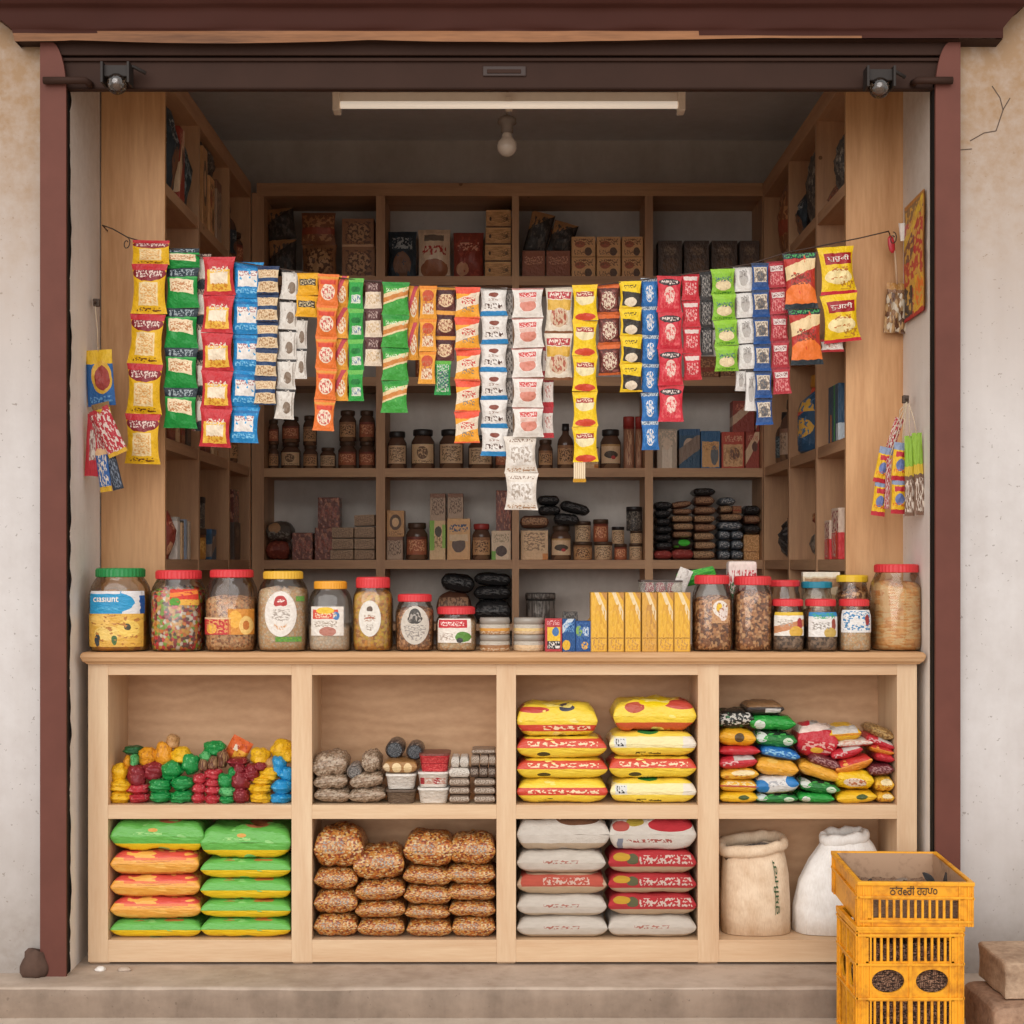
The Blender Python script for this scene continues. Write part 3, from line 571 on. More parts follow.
# (x top, x bottom, width, y top, y bottom, count, film, depth offset, description)
STRIPS = [
 (152, 141, 37, 241, 464, 5, YR, -.012, 'tall strip of five yellow packets with red bands', 'big', 1),
 (183, 180, 35, 249, 428, 5, GR, .008, 'strip of five green packets with dark blue bands', '', 1),
 (203, 201, 16, 254, 431, 5, BW, .030, 'narrow strip of brown and white sachets behind the green packets', '', 1),
 (220, 215, 33, 257, 447, 5, RY, -.008, 'strip of five red packets with yellow and cream panels', '', 1),
 (249, 244, 31, 262, 443, 5, BL, .010, 'strip of five bright blue packets with white panels', '', 1),
 (269, 265, 23, 266, 405, 5, NV, -.006, 'strip of tan sachets with navy stripes', '', 1),
 (291, 284, 20, 270, 419, 5, SV, .010, 'narrow strip of silver sachets with dark seams hanging left of the amber one', '', 1),
 (308, 307, 23, 273, 317, 2, YK, -.004, 'short strip of two amber sachets with black lettering bands', '', 1),
 (301, 300, 14, 318, 379, 2, SV, .014, 'short pair of silver sachets below the amber and black strip', '', 0),
 (328, 324, 22, 274, 431, 5, OR, -.012, 'strip of five orange and red sachets with pale ovals', '', 1),
 (342, 341, 15, 276, 401, 4, OY, .012, 'narrow orange and yellow strip half behind the orange red sachets', '', 1),
 (356, 356, 16, 278, 401, 4, GN, -.004, 'narrow strip of four green sachets with white panels', '', 1),
 (373, 373, 18, 280, 366, 3, BC, .008, 'strip of brown and cream banded sachets', '', 1),
 (396, 394, 28, 282, 413, 4, GO, -.010, 'wide strip of four green packets with orange swirl', '', 1),
 (414, 413, 12, 285, 360, 2, OY, .014, 'short narrow orange strip beside the wide green strip', '', 1),
 (428, 427, 18, 286, 384, 3, O2, -.006, 'strip of three orange sachets with maroon ovals', '', 1),
 (446, 445, 22, 286, 361, 3, BR, .010, 'strip of three dark brown sachets with orange seams', '', 1),
 (443, 443, 17, 361, 395, 1, GB, .006, 'single green speckled sachet below the dark brown strip', '', 0),
 (468, 467, 26, 287, 443, 5, OG, -.010, 'strip of five sunset orange and yellow packets', '', 1),
 (494, 494, 28, 288, 456, 6, WB, .008, 'strip of six white sachets with bright blue bands', '', 1),
 (509, 509, 9, 290, 436, 5, SD, .030, 'thin strip of grey sachets half hidden behind the white ones', '', 1),
 (528, 528, 32, 288, 437, 5, WR, -.014, 'strip of five white sachets with red bowl pictures', '', 1),
 (521, 521, 34, 436, 510, 2, BG, .000, 'lowest pair of beige sachets hanging below the white and red strip', '', 0),
 (548, 548, 12, 345, 438, 3, RW, .030, 'narrow red and white strip peeking out right of the red bowl sachets', '', 0),
 (559, 559, 29, 287, 380, 2, CR, .010, 'pair of large cream packets with red and gold bands', '', 1),
 (585, 585, 26, 285, 462, 5, YL, -.012, 'long strip of five plain yellow packets with red oval bands', '', 1),
 (608, 610, 24, 284, 375, 3, BO, .008, 'strip of three dark brown packets with orange seams and pale centres', '', 1),
 (630, 631, 23, 281, 392, 4, YB_, -.006, 'strip of four yellow and black packets', '', 1),
 (650, 650, 18, 278, 450, 6, B2, .010, 'long narrow strip of six blue sachets with white flowers', '', 1),
 (669, 671, 26, 276, 422, 4, RD, -.010, 'strip of four red packets with dark oval bands', '', 1),
 (690, 693, 19, 274, 380, 4, R2, .008, 'narrower strip of red sachets beside the dark blue-grey strip', '', 1),
 (706, 707, 13, 272, 355, 3, DK, .028, 'narrow strip of dark grey sachets left of the lime green one', '', 1),
 (711, 715, 10, 271, 356, 3, SV, .040, 'thin sliver of silver sachets tucked behind the lime green strip', '', 1),
 (723, 727, 25, 269, 371, 4, LM, -.006, 'strip of four lime green packets', '', 1),
 (743, 748, 21, 266, 369, 4, WS, .010, 'strip of four white sachets with grey emblem', '', 1),
 (741, 741, 12, 370, 391, 1, WS, .022, 'single small white sachet below the white emblem strip', '', 0),
 (751, 751, 13, 370, 411, 1, WS, .014, 'single long white sachet below the white emblem strip, touching the blue one', '', 0),
 (760, 764, 18, 263, 425, 6, BN, -.004, 'long strip of six blue and tan sachets', '', 1),
 (776, 782, 19, 261, 394, 5, RP, .010, 'strip of five pinkish red sachets with white tags', '', 1),
 (799, 807, 34, 253, 365, 2, RO, -.012, 'pair of large red and orange packets with dark seams', 'big', 1),
 (835, 843, 38, 247, 342, 2, YM, -.006, 'pair of large yellow packets with maroon lettered badges', 'big', 1),
 (832, 832, 24, 339, 352, 1, RW, .020, 'red and white packet end below the large yellow pair', '', 0),
]
cache = {}
WORDS = {0: '\u0a17\u0a42\u0a30\u0a42\u0a15\u0a40', 1: '\u0a2b\u0a41\u0a17\u0a32\u0a40'}
for si, (xt, xb, wpx, yt, yb, n, film, dy, desc, big, onwire) in enumerate(STRIPS):
    D = WD + dy; s = D / F; w = wpx * s; fold = {0: 23, 1: 19}.get(si, 0) * s; pitch = ((yb - yt) * s - fold) / (n - 1 if fold else n); t = min(.034, w * (.26 if not big else .30))
    root = thing('packet_strip' if n > 1 else 'sachet_pack', desc + (' on the wire' if onwire and len(desc.split()) < 13 else ''), 'packet', (X(xt, D), YD(D), Z(yt, D)), None, 'packets strung on the wire')
    vers = []
    for k in range(2 if n > 1 else 1):
        b = B(); fn = sachet(b, w, pitch * 1.0, t, si * 3 + k, pinch=.15 if not big else .17); mats = [film]
        if film is YM:
            letter(b, WORDS[k], lambda u, v: (lambda p: (p[0], p[1] - .0012, p[2]))(fn(u, v, -1)), .2, .86, .67, .81, 1); mats = [film, INK_W]
        vers.append(b.mesh('sachet', mats))
    if fold:
        bf = B(); sachet(bf, w, fold * 1.04, t * .8, si + 90, pinch=.03); vf = bf.mesh('sachet', [film])
    for k in range(n):
        zc = -fold / 2 if fold and k == 0 else -(fold + pitch * (k - .5)) if fold else -pitch * (k + .5)
        f = -zc / ((yb - yt) * s); x = (X(xb, D) - X(xt, D)) * f + rnd.uniform(-.02, .02) * w
        slope = math.atan2(X(xb, D) - X(xt, D), (yb - yt) * s)
        o = add('sachet', vf if fold and k == 0 else vers[k % len(vers)], root, (x, rnd.uniform(-.1, .1) * t, zc), (rnd.uniform(-.10, .10), -slope * .9 + rnd.uniform(-.03, .03), rnd.uniform(-.10, .10)))
    if onwire and k == n - 1 and not big: pass
D = WD - .012; b = B()
for k in range(6): b.box((k - 2.5) * .0065 - .003, (k - 2.5) * .0065 + .003, -.003 + .002 * (k % 2), .003, -.062, .0, 0, .001)
b.grid(lambda u, v: ((u - .5) * .043, -.005, -.066 + .012 * v), 2, 2, 1)
tag(b.obj('straw_bundle', [ST, P('straw_band', '#d8a030')], None, (X(579.5, D), YD(D), Z(462.5, D))), 'small bundle of pale paper straws under the long yellow strip', 'straws')

# ------------------------------------------------------------------ hooks and bunches at both sides
m_hook = plain('hook_iron', '#5a4a40', .6, .3)
def hook(px, py, D, label):
    c = Vector((X(px, D), YD(D), Z(py, D))); b = B().tube([c + Vector((0, .03, .0)), c + Vector((0, 0, 0)), c + Vector((0, -.012, -.006)), c + Vector((0, -.016, .008))], .003, 6).box(c.x - .010, c.x + .010, c.y + .012, c.y + .03, c.z - .012, c.z + .014, 0, .003)
    tag(b.obj('wall_hook', m_hook), label, 'hook')
def bag_fn(b, film, w, h, t, seed): return sachet(b, w, h, t, seed, pinch=.05)
F_BY = P('pouch_blue_yellow', '#2c64a4', ('R', 0, 1, .74, 1, '#e6ba2a'), ('E', .6, .5, .36, .3, '#e0b040'), ('E', .62, .48, .26, .22, '#a0403a'), ('S', .1, .9, .06, .16, 9, 16, '#6aa0d0'))
F_RW = P('pouch_red_speckle', '#b8303c', ('N', 9, .53, '#e2cfc6'), ('R', 0, 1, .92, 1, '#b02834'), ('R', 0, 1, 0, .08, '#d8a830'))
F_RS = P('pouch_red_sausage', '#c43440', ('R', .3, .75, .25, .75, '#d8cfc4'), ('S', .3, .75, .25, .75, 7, 8, '#9a6a66'))
F_BS = P('pouch_blue_strip', '#2f5fa0', ('S', .1, .9, .05, .9, 6, 7, '#dccfc0'), ('R', 0, 1, 0, .12, '#d8aa30'), ('R', 0, 1, .84, 1, '#e2b888'))
F_KS = P('pouch_dark_strip', '#2c3442', ('S', .1, .9, .05, .9, 7, 9, '#7a8494'), ('R', 0, 1, .8, 1, '#6a625c'))
F_YS = P('pouch_yellow_scene', '#c8a22c', ('R', 0, 1, 0, .5, '#e6e0d4'), ('S', .1, .9, .1, .5, 9, 8, '#7a90b8'), ('R', 0, 1, .75, 1, '#8a6a40'))
F_YRS = P('pouch_yellow_red_chain', '#e8b820', ('R', 0, 1, 0, .12, '#c02c3a'), ('E', .5, .4, .3, .16, '#6a7ab0'), ('R', .15, .85, .62, .76, '#c02c3a'), ('R', 0, 1, .8, 1, '#8a98b4'), ('S', .1, .9, .2, .3, 9, 12, '#d8602a'))
F_RSL = P('pouch_red_sliver', '#b03038', ('S', 0, 1, 0, 1, 5, 9, '#d8c8c0'))
F_GBR = P('pouch_lime_brown', '#7a5a48', ('R', 0, 1, .55, 1, '#8fb83a'), ('R', 0, 1, .5, .62, '#d8b83a'), ('S', .05, .95, .05, .45, 8, 9, '#e0d2c4'))
F_NUT = P('pouch_nuts', '#8a6444', ('V', 0, 1, 0, .8, 9, ['#9a7048', '#c8a070', '#6a4630', '#e0d0b8']), ('R', 0, 1, .86, 1, '#b8884c'), rough=.25)
def hang(kind, label, D, parts, knot=None, group=None):
    # parts: (film, cx, cy, w, h, tilt, dy, seed) in pixels; knot: where the cord is tied
    kx, ky = knot or (parts[0][1], parts[0][2] - parts[0][4] / 2); s = D / F
    root = thing(kind, label, 'packet', (X(kx, D), YD(D), Z(ky, D)), None, group)
    for i, (film, cx, cy, wp, hp, tilt, dy, seed) in enumerate(parts):
        b = B(); sachet(b, wp * s, hp * s, min(.05, wp * s * .45), seed, pinch=.04)
        b.obj('pouch', film, root, ((cx - kx) * s, dy, -(cy - ky) * s), (0, R(tilt), 0))
        if knot: 
            b = B().tube([(0, 0, 0), ((cx - kx) * s * .5, dy * .5, -(cy - hp / 2 - ky) * s * .55), ((cx - kx) * s + hp * s * .5 * sin(R(tilt)), dy, -(cy - ky) * s + hp * s * .48 * cos(R(tilt)))], .0016, 5); b.obj('cord', plain('cord_beige', '#d8c4a8', .7), root)
    return root
hook(95, 302, 5.16, 'small dark iron hook on the white reveal left of the wooden panel')
hang('hanging_pouch', 'blue and yellow pouch hanging by a cord from the left iron hook', 5.13, [(F_BY, 100, 378, 28, 56, -4, 0, 2)], (95, 306))
hang('pouch_bunch', 'bunch of red and blue pouches hanging below the blue and yellow one', 5.085, [(F_YS, 104, 416, 18, 26, -14, -.012, 4), (F_RSL, 99, 436, 8, 42, -14, -.006, 9), (F_RS, 93, 445, 14, 62, 3, 0, 3), (F_RW, 110, 432, 20, 50, -24, -.02, 5), (F_BS, 104, 470, 12, 44, -8, -.008, 6), (F_KS, 113, 468, 11, 44, -14, .004, 7)])
hook(907, 399, 5.12, 'iron hook on the white reveal above the yellow and green pouches')
hang('pouch_bunch', 'bunch of yellow and red pouch chains on the cord left of the green ones', 5.085, [(F_YRS, 880, 498, 14, 36, 8, 0, 2), (F_YRS, 883, 465, 14, 36, 12, -.004, 3), (F_RSL, 893, 440, 9, 46, 18, .004, 4), (F_YRS, 898, 496, 16, 36, 2, -.016, 5), (F_YRS, 899, 462, 16, 38, 5, -.02, 6), (F_RSL, 886, 484, 5, 50, 3, -.024, 8)], (907, 402))
hang('pouch_bunch', 'pair of lime green and brown pouches hanging right of the yellow ones', 5.03, [(F_GBR, 909.5, 476, 10, 80, 0, 0, 2), (F_GBR, 918, 474, 10, 82, -3, -.01, 5)], (909, 404))
# nuts packet with a red stirring stick, paper tab, and the printed sheet on the reveal
hang('nut_packet', 'clear packet of brown nuts hanging from the right end of the wire', 5.285, [(F_NUT, 896, 308, 22, 50, 4, 0, 3)], (894, 234))
D = 5.26; b = B().tube([(0, 0, 0), (.004, 0, .05), (.008, 0, .11)], .0035, 8, 0); b.lathe([(.004, .105), (.010, .115), (.012, .135), (.010, .155), (.004, .163)], 12, 1, 2, .4)
tag(b.obj('stirring_stick', [plain('stick_tan', '#c8a888', .5), plain('stick_red', '#c42a38', .4)], None, (X(897, D), YD(D), Z(284, D)), (0, R(-8), 0)), 'thin stick with a red rounded head stuck in the nut packet', 'stick')
D = 5.26; tag(B().grid(lambda u, v: ((u - .5) * .024 * (1 - .5 * (1 - v)), .004 * sin(5 * u), (v - .5) * .06), 6, 6).obj('paper_tab', plain('tab_white', '#e8ded4', .7), None, (X(902, D), YD(D), Z(232, D))), 'small white paper tab at the right end of the wire', 'tag')
F_SHEET = P('printed_sheet', '#c03a34', ('R', 0, 1, .84, 1, '#8a6a48'), ('E', .2, .62, .45, .12, '#7a5044'), ('R', .5, 1, .5, .72, '#c22c38'), ('R', .5, 1, .04, .34, '#e8b828'), ('E', .75, .2, .2, .12, '#ec7a2a'), ('R', 0, .42, .02, .3, '#3a2e2e'), ('D', .62, .72, -.3, '#e8c030'), ('S', .05, .95, .06, .95, 5, 12, '#d8a848'), ('R', .95, 1, 0, 1, '#b87a30'), ('R', 0, 1, 0, .03, '#b8202c'), ('R', 0, 1, .97, 1, '#b87a30'))
xa, xb = X(926, 4.97) - .001, X(906, 5.25)
b = B(); b.grid(lambda u, v: (xb + (xa - xb) * u - .006 + .0015 * sin(v * 9), .25 + (-.03 - .25) * u, Z(322, 5.22) + (Z(205, 5.2) - Z(322, 5.22)) * v), 10, 24)
b.grid(lambda u, v: (xb + (xa - xb) * u - .003 + .0015 * sin(v * 9), .25 + (-.03 - .25) * u, Z(322, 5.22) + (Z(205, 5.2) - Z(322, 5.22)) * v), 10, 24, flip=True)
tag(b.obj('hanging_sheet', F_SHEET), 'tall red and yellow printed packet sheet hanging flat on the right reveal', 'packet')
# ------------------------------------------------------------------ jars on the counter
GL = glass('clear_plastic', '#fdfbf7', .10, .10)
LIDS = {'green': '#1f8a46', 'red': '#d8363c', 'yellow': '#e8b63a', 'amber': '#eda42e', 'bright': '#ecc22c', 'teal': '#1f86a0'}
def lidm(c): return plain('lid_' + c, LIDS[c], .4, 0, .5, .12, 60, '#301510', .05)
def fillm(name, cols, sc): return P('fill_' + name, cols[0], ('V', 0, 1, 0, 1, sc, boost(cols, (1.4, 1.32, 1.25))), coord='obj', rough=.6, wob=0, dirt=.12, bump=sc * .8)
FL = {
 'chips': fillm('chips', ['#e8b850', '#d89838', '#c88840', '#f0c870', '#a86c34', '#e8c060'], 42),
 'candy': fillm('candy', ['#c83a44', '#e0a848', '#5a4038', '#d8d0c4', '#e08038', '#8a2c34', '#7aa03c', '#c89858'], 95),
 'mix': fillm('mix', ['#b08058', '#d8a878', '#8a5c3c', '#c89060', '#e0b888'], 130),
 'oat': fillm('oat', ['#e8cfa8', '#d8b488', '#f0dcc0', '#c8a078'], 150),
 'pale': fillm('pale', ['#e8d8c4', '#d8c4ac', '#f0e4d4', '#c8b098'], 150),
 'gold': fillm('gold', ['#e0b040', '#c88c38', '#d8a860', '#a87038', '#f0c850'], 105),
 'brown': fillm('brown', ['#a87850', '#8a5c3c', '#c09068', '#705038'], 130),
 'nut': fillm('nut', ['#b88458', '#8a5a3a', '#d0a478', '#684430'], 115),
 'dark': fillm('dark', ['#5a463a', '#7a6452', '#463830', '#8a7462'], 130),
 'cookie': P('fill_cookie', boost('#dca466', (1.3, 1.25, 1.2)), ('S', 0, 1, 0, 1, 2.2, 16, boost('#c48a50', (1.3, 1.25, 1.2))), ('S', 0, 1, 0, 1, 2.5, 22, '#ecc48c'), ('S', 0, 1, .55, 1, 6, 4, '#e8bc84'), coord='gen', rough=.5, wob=.05, bump=14),
}
def sqr(a, e): ca, sa = cos(a), sin(a); q = (abs(ca) ** e + abs(sa) ** e) ** (-1 / e); return q * ca, q * sa
JP = [(.78, 0), (.92, .012), (.985, .05), (1, .11), (1, .60), (.985, .68), (.93, .75), (.84, .81), (None, .865), (None, .90)]
def jar(label, px0, px1, pyt, lid, lx0, lx1, lhp, D, fill, ff, labels=(), sq=3.0, prof=JP, zb=1.0, name='jar', group='lidded jars on the counter', lows=False, shape=None):
    s = D / F; a = (px1 - px0) / 2 * s; H = Z(pyt, D) - zb; lr = (lx1 - lx0) / 2 * s; lh = lhp * s; nr = min(lr * .93, a * .96)
    n = 40 if not lows else 20
    t = thing(name, label, 'jar', (X((px0 + px1) / 2, D), YD(D), zb), (0, 0, rnd.uniform(-.05, .05)), group)
    bt = (H - lh * .6) / .90; pr = []
    for r, z in prof: pr.append((nr if r is None else r * a, z * bt, 2.0 if r is None else sq))
    body = B().lathe(pr, n, 0, cap1=False).obj('jar_body', GL, t)
    # contents with an uneven top
    fz = ff * bt; b = B(); rows = 9; ring = []
    def rad(z):
        zz = z / bt
        for (r0, z0), (r1, z1) in zip(prof, prof[1:]):
            r0 = nr / a if r0 is None else r0; r1 = nr / a if r1 is None else r1
            if z0 <= zz <= z1: return (r0 + (r1 - r0) * (zz - z0) / max(z1 - z0, 1e-6)) * a
        return nr
    seed = px0
    for k in range(rows + 1):
        z = .004 + (fz - .004) * k / rows; rg = []
        for i in range(n):
            an = 2 * pi * (i + .5) / n; cx_, cy_ = sqr(an, sq); nzv = noise.noise(Vector((cx_ * 3, cy_ * 3, z * 60 + seed)))
            r = rad(z) * (.955 + .02 * nzv); zz = z + (k / rows) ** 3 * fz * .10 * noise.noise(Vector((cx_ * 2, cy_ * 2, seed)))
            rg.append((cx_ * r, cy_ * r, zz))
        ring.append(rg)
    for sc_, dz in ((.8, .006), (.5, .010), (.2, .012)):
        rg = [(x * sc_, y * sc_, z + dz + .008 * noise.noise(Vector((x * 40, y * 40, seed)))) for x, y, z in ring[rows]]; ring.append(rg)
    b.loft(ring).obj('contents', FL[fill], t)
    # lid with grip ribs
    zl = H - lh; b = B()
    b.lathe([(lr * .97, zl), (lr, zl + lh * .06, 2, 1), (lr, zl + lh * .78, 2, 1), (lr * .97, zl + lh * .95), (lr * .9, zl + lh), (lr * .86, zl + lh * .93), (.001, zl + lh * .93)], 72 if not lows else 24, rib=.018, sm=False)
    b.obj('lid', lidm(lid), t)
    # neck ring
    for (u0, u1, v0, v1, film, kind, words) in labels:
        b = B()
        def fn(u, v, off=.0012):
            if kind == 'oval':
                x = (u - .5) * 2; y = (v - .5) * 2; rr = max(abs(x), abs(y)); ll = sqrt(x * x + y * y) or 1; x, y = x * rr / ll, y * rr / ll; u2, v2 = .5 + x / 2, .5 + y / 2
            else: u2, v2 = u, v
            xf = u0 + (u1 - u0) * u2; z = bt * (v0 + (v1 - v0) * v2); r = rad(z)
            yy = (max(0, 1 - abs(xf) ** sq)) ** (1 / sq)
            return (xf * r, -(yy * r + off), z)
        b.grid(fn, 16, 10); mats = [film]
        for wd, a0, a1, b0, b1, ink in words:
            letter(b, wd, lambda u, v: fn(u, v, .0022), a0, a1, b0, b1, len(mats)); mats.append(ink)
        b.obj('label', mats, body)
    return t
INK_GR = plain('ink_grey', '#7a6c62', .6)
L_BLUE = P('label_blue', '#2a98cc', ('R', .62, 1, 0, 1, '#e2e0e2'), ('E', .5, .5, .34, .44, '#2a98cc'), ('R', .93, 1, 0, .8, '#2458a0'), ('R', 0, .6, .88, 1, '#e2e0e2'), ('S', .15, .55, .18, .3, 10, 24, '#5ab8e0'), wob=.03)
L_CHIP = P('label_chip_print', '#e2b04c', ('E', .22, .8, .2, .18, '#f0c468'), ('E', .36, .42, .24, .22, '#f0cc70'), ('E', .75, .55, .2, .26, '#f2cc66'), ('E', .74, .6, .06, .1, '#4a4a3a'), ('E', .5, .2, .05, .14, '#4a6a3a'), ('E', .18, .2, .05, .2, '#3a4248'), ('N', 8, .6, '#b87c3c'))
L_CANDY = P('label_candy_print', '#d8402f', ('R', 0, 1, .0, .36, '#e8b048'), ('D', .5, .75, -.2, '#f08a3a'), ('E', .2, .2, .2, .3, '#5aa03a'), ('N', 7, .62, '#c83038'))
L_RED = P('label_red_print', '#c83a3c', ('E', .3, .35, .2, .3, '#f0b848'), ('S', .1, .9, .1, .9, 7, 6, '#e0a060'), ('R', 0, 1, .9, 1, '#e8c8a0'))
L_ORG = P('label_orange_slices', '#d8903c', ('E', .3, .6, .26, .34, '#f0b44c'), ('E', .72, .36, .26, .36, '#f2c878'), ('E', .72, .36, .12, .18, '#c87838'))
L_OVAL = P('label_white_oval', '#e9e2da', ('E', .5, .8, .28, .11, '#b83a3a'), ('S', .36, .66, .77, .83, 10, 22, '#f2e0d8'), ('S', .2, .8, .32, .62, 5, 24, '#b0a49a'), ('R', .2, .8, .15, .24, '#e9dfd4'), ('S', .25, .75, .15, .22, 10, 22, '#d8a070'))
L_GRN = P('label_leaf', '#5a9a3a', ('N', 9, .5, '#8ab84a'), ('N', 14, .62, '#3a6a9a'))
L_PAN = P('label_white_panel', '#e8e0d6', ('R', .06, .84, .58, .9, '#d8503c'), ('E', .45, .86, .28, .12, '#ecc23a'), ('E', .78, .68, .1, .14, '#4a80b8'), ('S', .12, .8, .62, .78, 11, 12, '#f2d8b8'), ('S', .1, .8, .3, .5, 10, 18, '#a89888'), ('E', .52, .14, .26, .16, '#b87a6a'))
L_OV2 = P('label_round_white', '#e9e3da', ('E', .5, .78, .16, .07, '#6a5a50'), ('S', .25, .75, .4, .62, 7, 20, '#b08a70'), ('R', .3, .7, .5, .54, '#b8604a'), ('S', .3, .7, .16, .32, 7, 24, '#a89a8c'))
L_ARCH = P('label_grey_arch', '#cfc6ba', ('E', .5, .74, .32, .2, '#4a4642'), ('S', .24, .76, .62, .86, 7, 8, '#a8a098'), ('S', .1, .9, .1, .5, 6, 20, '#98908a'))
L_RW = P('label_red_banner', '#ece4da', ('R', .02, .88, .62, .96, '#c83038'), ('S', .08, .82, .7, .88, 14, 12, '#f4dcd4'), ('E', .76, .24, .24, .22, '#5a8a3a'), ('E', .66, .1, .1, .1, '#3a3a3a'), ('S', .06, .5, .1, .4, 9, 16, '#b8a89c'))
L_W1 = P('label_white_gold', '#ebe4da', ('R', 0, 1, .86, 1, '#e0b838'), ('D', .1, .4, -.3, '#c88a60'), ('E', .84, .5, .09, .26, '#a83a3a'), ('E', .72, .16, .24, .24, '#dcae48'), ('S', .1, .6, .4, .7, 8, 12, '#b8aca0'))
L_W2 = P('label_white_teal', '#e8e4e0', ('R', 0, 1, .82, 1, '#3a8ac0'), ('S', .1, .9, .74, .96, 10, 10, '#3aa06a'), ('E', .84, .5, .08, .24, '#9a4a3a'), ('E', .72, .16, .22, .22, '#c8a858'), ('S', .1, .7, .3, .6, 10, 12, '#a09890'))
L_W3 = P('label_white_blue', '#e6e4e2', ('S', .05, .95, .1, .95, 7, 8, '#4a88b8'), ('E', .84, .56, .08, .24, '#9a3a3a'), ('R', .25, .7, .35, .6, '#e8e6e4'))
L_FLOW = P('label_flower', '#c89a70', ('E', .46, .62, .42, .34, '#ece2d6'), ('E', .4, .66, .16, .2, '#ecc23a'), ('E', .62, .4, .24, .3, '#e8d8d0'), ('N', 9, .6, '#b0704a'))
D = 5.085
jar('large square jar with a green lid and blue labelled snacks', 91, 150, 568, 'green', 99, 147, 9, D, 'chips', .66, [(-.86, .93, .44, .70, L_BLUE, 'rect', [('c\u0131as\u0131unt', .08, .56, .52, .76, INK_W)]), (-.9, .9, .06, .44, L_CHIP, 'rect', [])])
jar('square jar with a red lid full of mixed wrapped sweets', 152, 205.5, 570, 'red', 157, 202, 9, D, 'candy', .70, [(-.1, .9, .55, .74, L_CANDY, 'rect', [])])
jar('red-lidded jar with orange slice print over brown mix, third jar from the left', 206, 257.5, 569.5, 'red', 211.5, 254, 8, D, 'mix', .60, [(-.95, .1, .2, .40, L_RED, 'rect', []), (.0, .95, .2, .5, L_ORG, 'rect', [])])
jar('big jar with a pale yellow lid and white oval label', 258, 308.5, 571, 'yellow', 264, 303, 8, D, 'oat', .70, [(-.62, .62, .18, .72, L_OVAL, 'oval', []), (-.2, .8, .12, .18, L_GRN, 'rect', []), (.6, .9, .60, .66, L_GRN, 'rect', [])])
jar('medium jar with an amber lid and white rectangular label', 309, 352, 581, 'amber', 314, 346.5, 8, D, 'pale', .34, [(-.78, .72, .22, .62, L_PAN, 'rect', [])])
jar('slim jar with a thick red lid, golden contents and round white label', 353, 393, 577, 'red', 357.5, 391, 11, D, 'gold', .74, [(-.6, .5, .2, .68, L_OV2, 'oval', [])])
jar('jar with a red lid and grey arched label', 395.5, 434, 594, 'red', 398.5, 432, 7.5, D, 'brown', .66, [(-.7, .75, .12, .78, L_ARCH, 'oval', [])])
jar('short jar with a red lid and red banner label with green leaves', 436, 476.5, 606.5, 'red', 438, 475, 7.5, D, 'oat', .66, [(-.88, .75, .2, .74, L_RW, 'rect', [])])
jar('tall jar with a red lid and flower print, right beside the gold boxes', 692, 732, 575, 'red', 693.5, 728, 9, D, 'nut', .64, [(-.1, .8, .36, .66, L_FLOW, 'rect', [])])
jar('tall jar of brown mix with a red lid, second from the gold boxes', 733, 772, 576, 'red', 732, 768.5, 9, D, 'nut', .72, [])
jar('small red-lidded jar standing behind the gold-banded white label jar', 768, 800.5, 580, 'red', 766, 797, 6.5, 5.235, 'brown', .6, [], lows=True)
jar('small red-lidded jar with a white label under a gold band', 771.5, 803.5, 599, 'red', 771, 801.5, 7, 5.06, 'dark', .62, [(-.92, .9, .3, .74, L_W1, 'rect', [])])
jar('small jar with a blue-green lid in the back row on the right', 801, 832.5, 581.5, 'teal', 800.5, 830.5, 6.5, 5.235, 'brown', .5, [], lows=True)
jar('small red-lidded jar with a white and teal label over dark contents', 804.5, 836.5, 599, 'red', 804, 834, 7, 5.06, 'dark', .40, [(-.9, .9, .28, .74, L_W2, 'rect', [])])
jar('small jar with a bright yellow lid in the back row on the right', 836.5, 868, 575, 'bright', 836, 867, 7, 5.235, 'nut', .7, [], lows=True)
jar('small red-lidded jar with a white and blue label over pale contents', 838, 870, 599, 'red', 838, 867.5, 7, 5.06, 'oat', .5, [(-.94, .9, .36, .78, L_W3, 'rect', [])])
jar('largest jar at the right counter end, red lid, filled with round biscuits', 870.5, 922, 564, 'red', 871, 914, 8.5, 5.11, 'cookie', .70, [], sq=2.4)
# flat jars stacked in twos
FJ = [(.9, 0), (.99, .06), (1, .16), (1, .8), (.97, .95), (.94, 1)]
for i, (a, c) in enumerate(((479.5, 510), (513.5, 544.5))):
    for k in range(2):
        D = 5.07; s = D / F; r = (c - a) / 2 * s; h = 16.6 * s; w_ = ('left', 'right')[i]
        lab = ('flat round jar with an orange-brown band', 'flat round jar with a cream band')[i] + (' at the bottom of its stack of two' if k == 0 else ' sitting on top of another flat jar')
        t = thing('flat_jar', lab, 'jar', (X((a + c) / 2, D), YD(D), 1.0 + k * (h + .0004)), None, 'flat stacked jars')
        B().lathe([(r * q, z * h * .62) for q, z in FJ], 32).obj('jar_body', P('flat_band_%d%d' % (i, k), ('#b8865a', '#d8b890')[i], ('R', 0, 1, .62, 1, '#c8beb0'), ('R', 0, 1, .34, .62, ('#e0a04a', '#e8c88a')[i] if k else ('#a87850', '#e8c8a0')[i]), ('S', 0, 1, .0, .34, 8, 10, '#d8c0a0'), coord='gen', wob=.008, rough=.25), t)
        B().lathe([(r * .95, h * .62), (r, h * .64), (r, h * .88), (r * .95, h), (.001, h)], 32).obj('lid', plain('grey_lid', '#a39a90', .25, 0, .6, .3, 20, '#4a4440'), t)
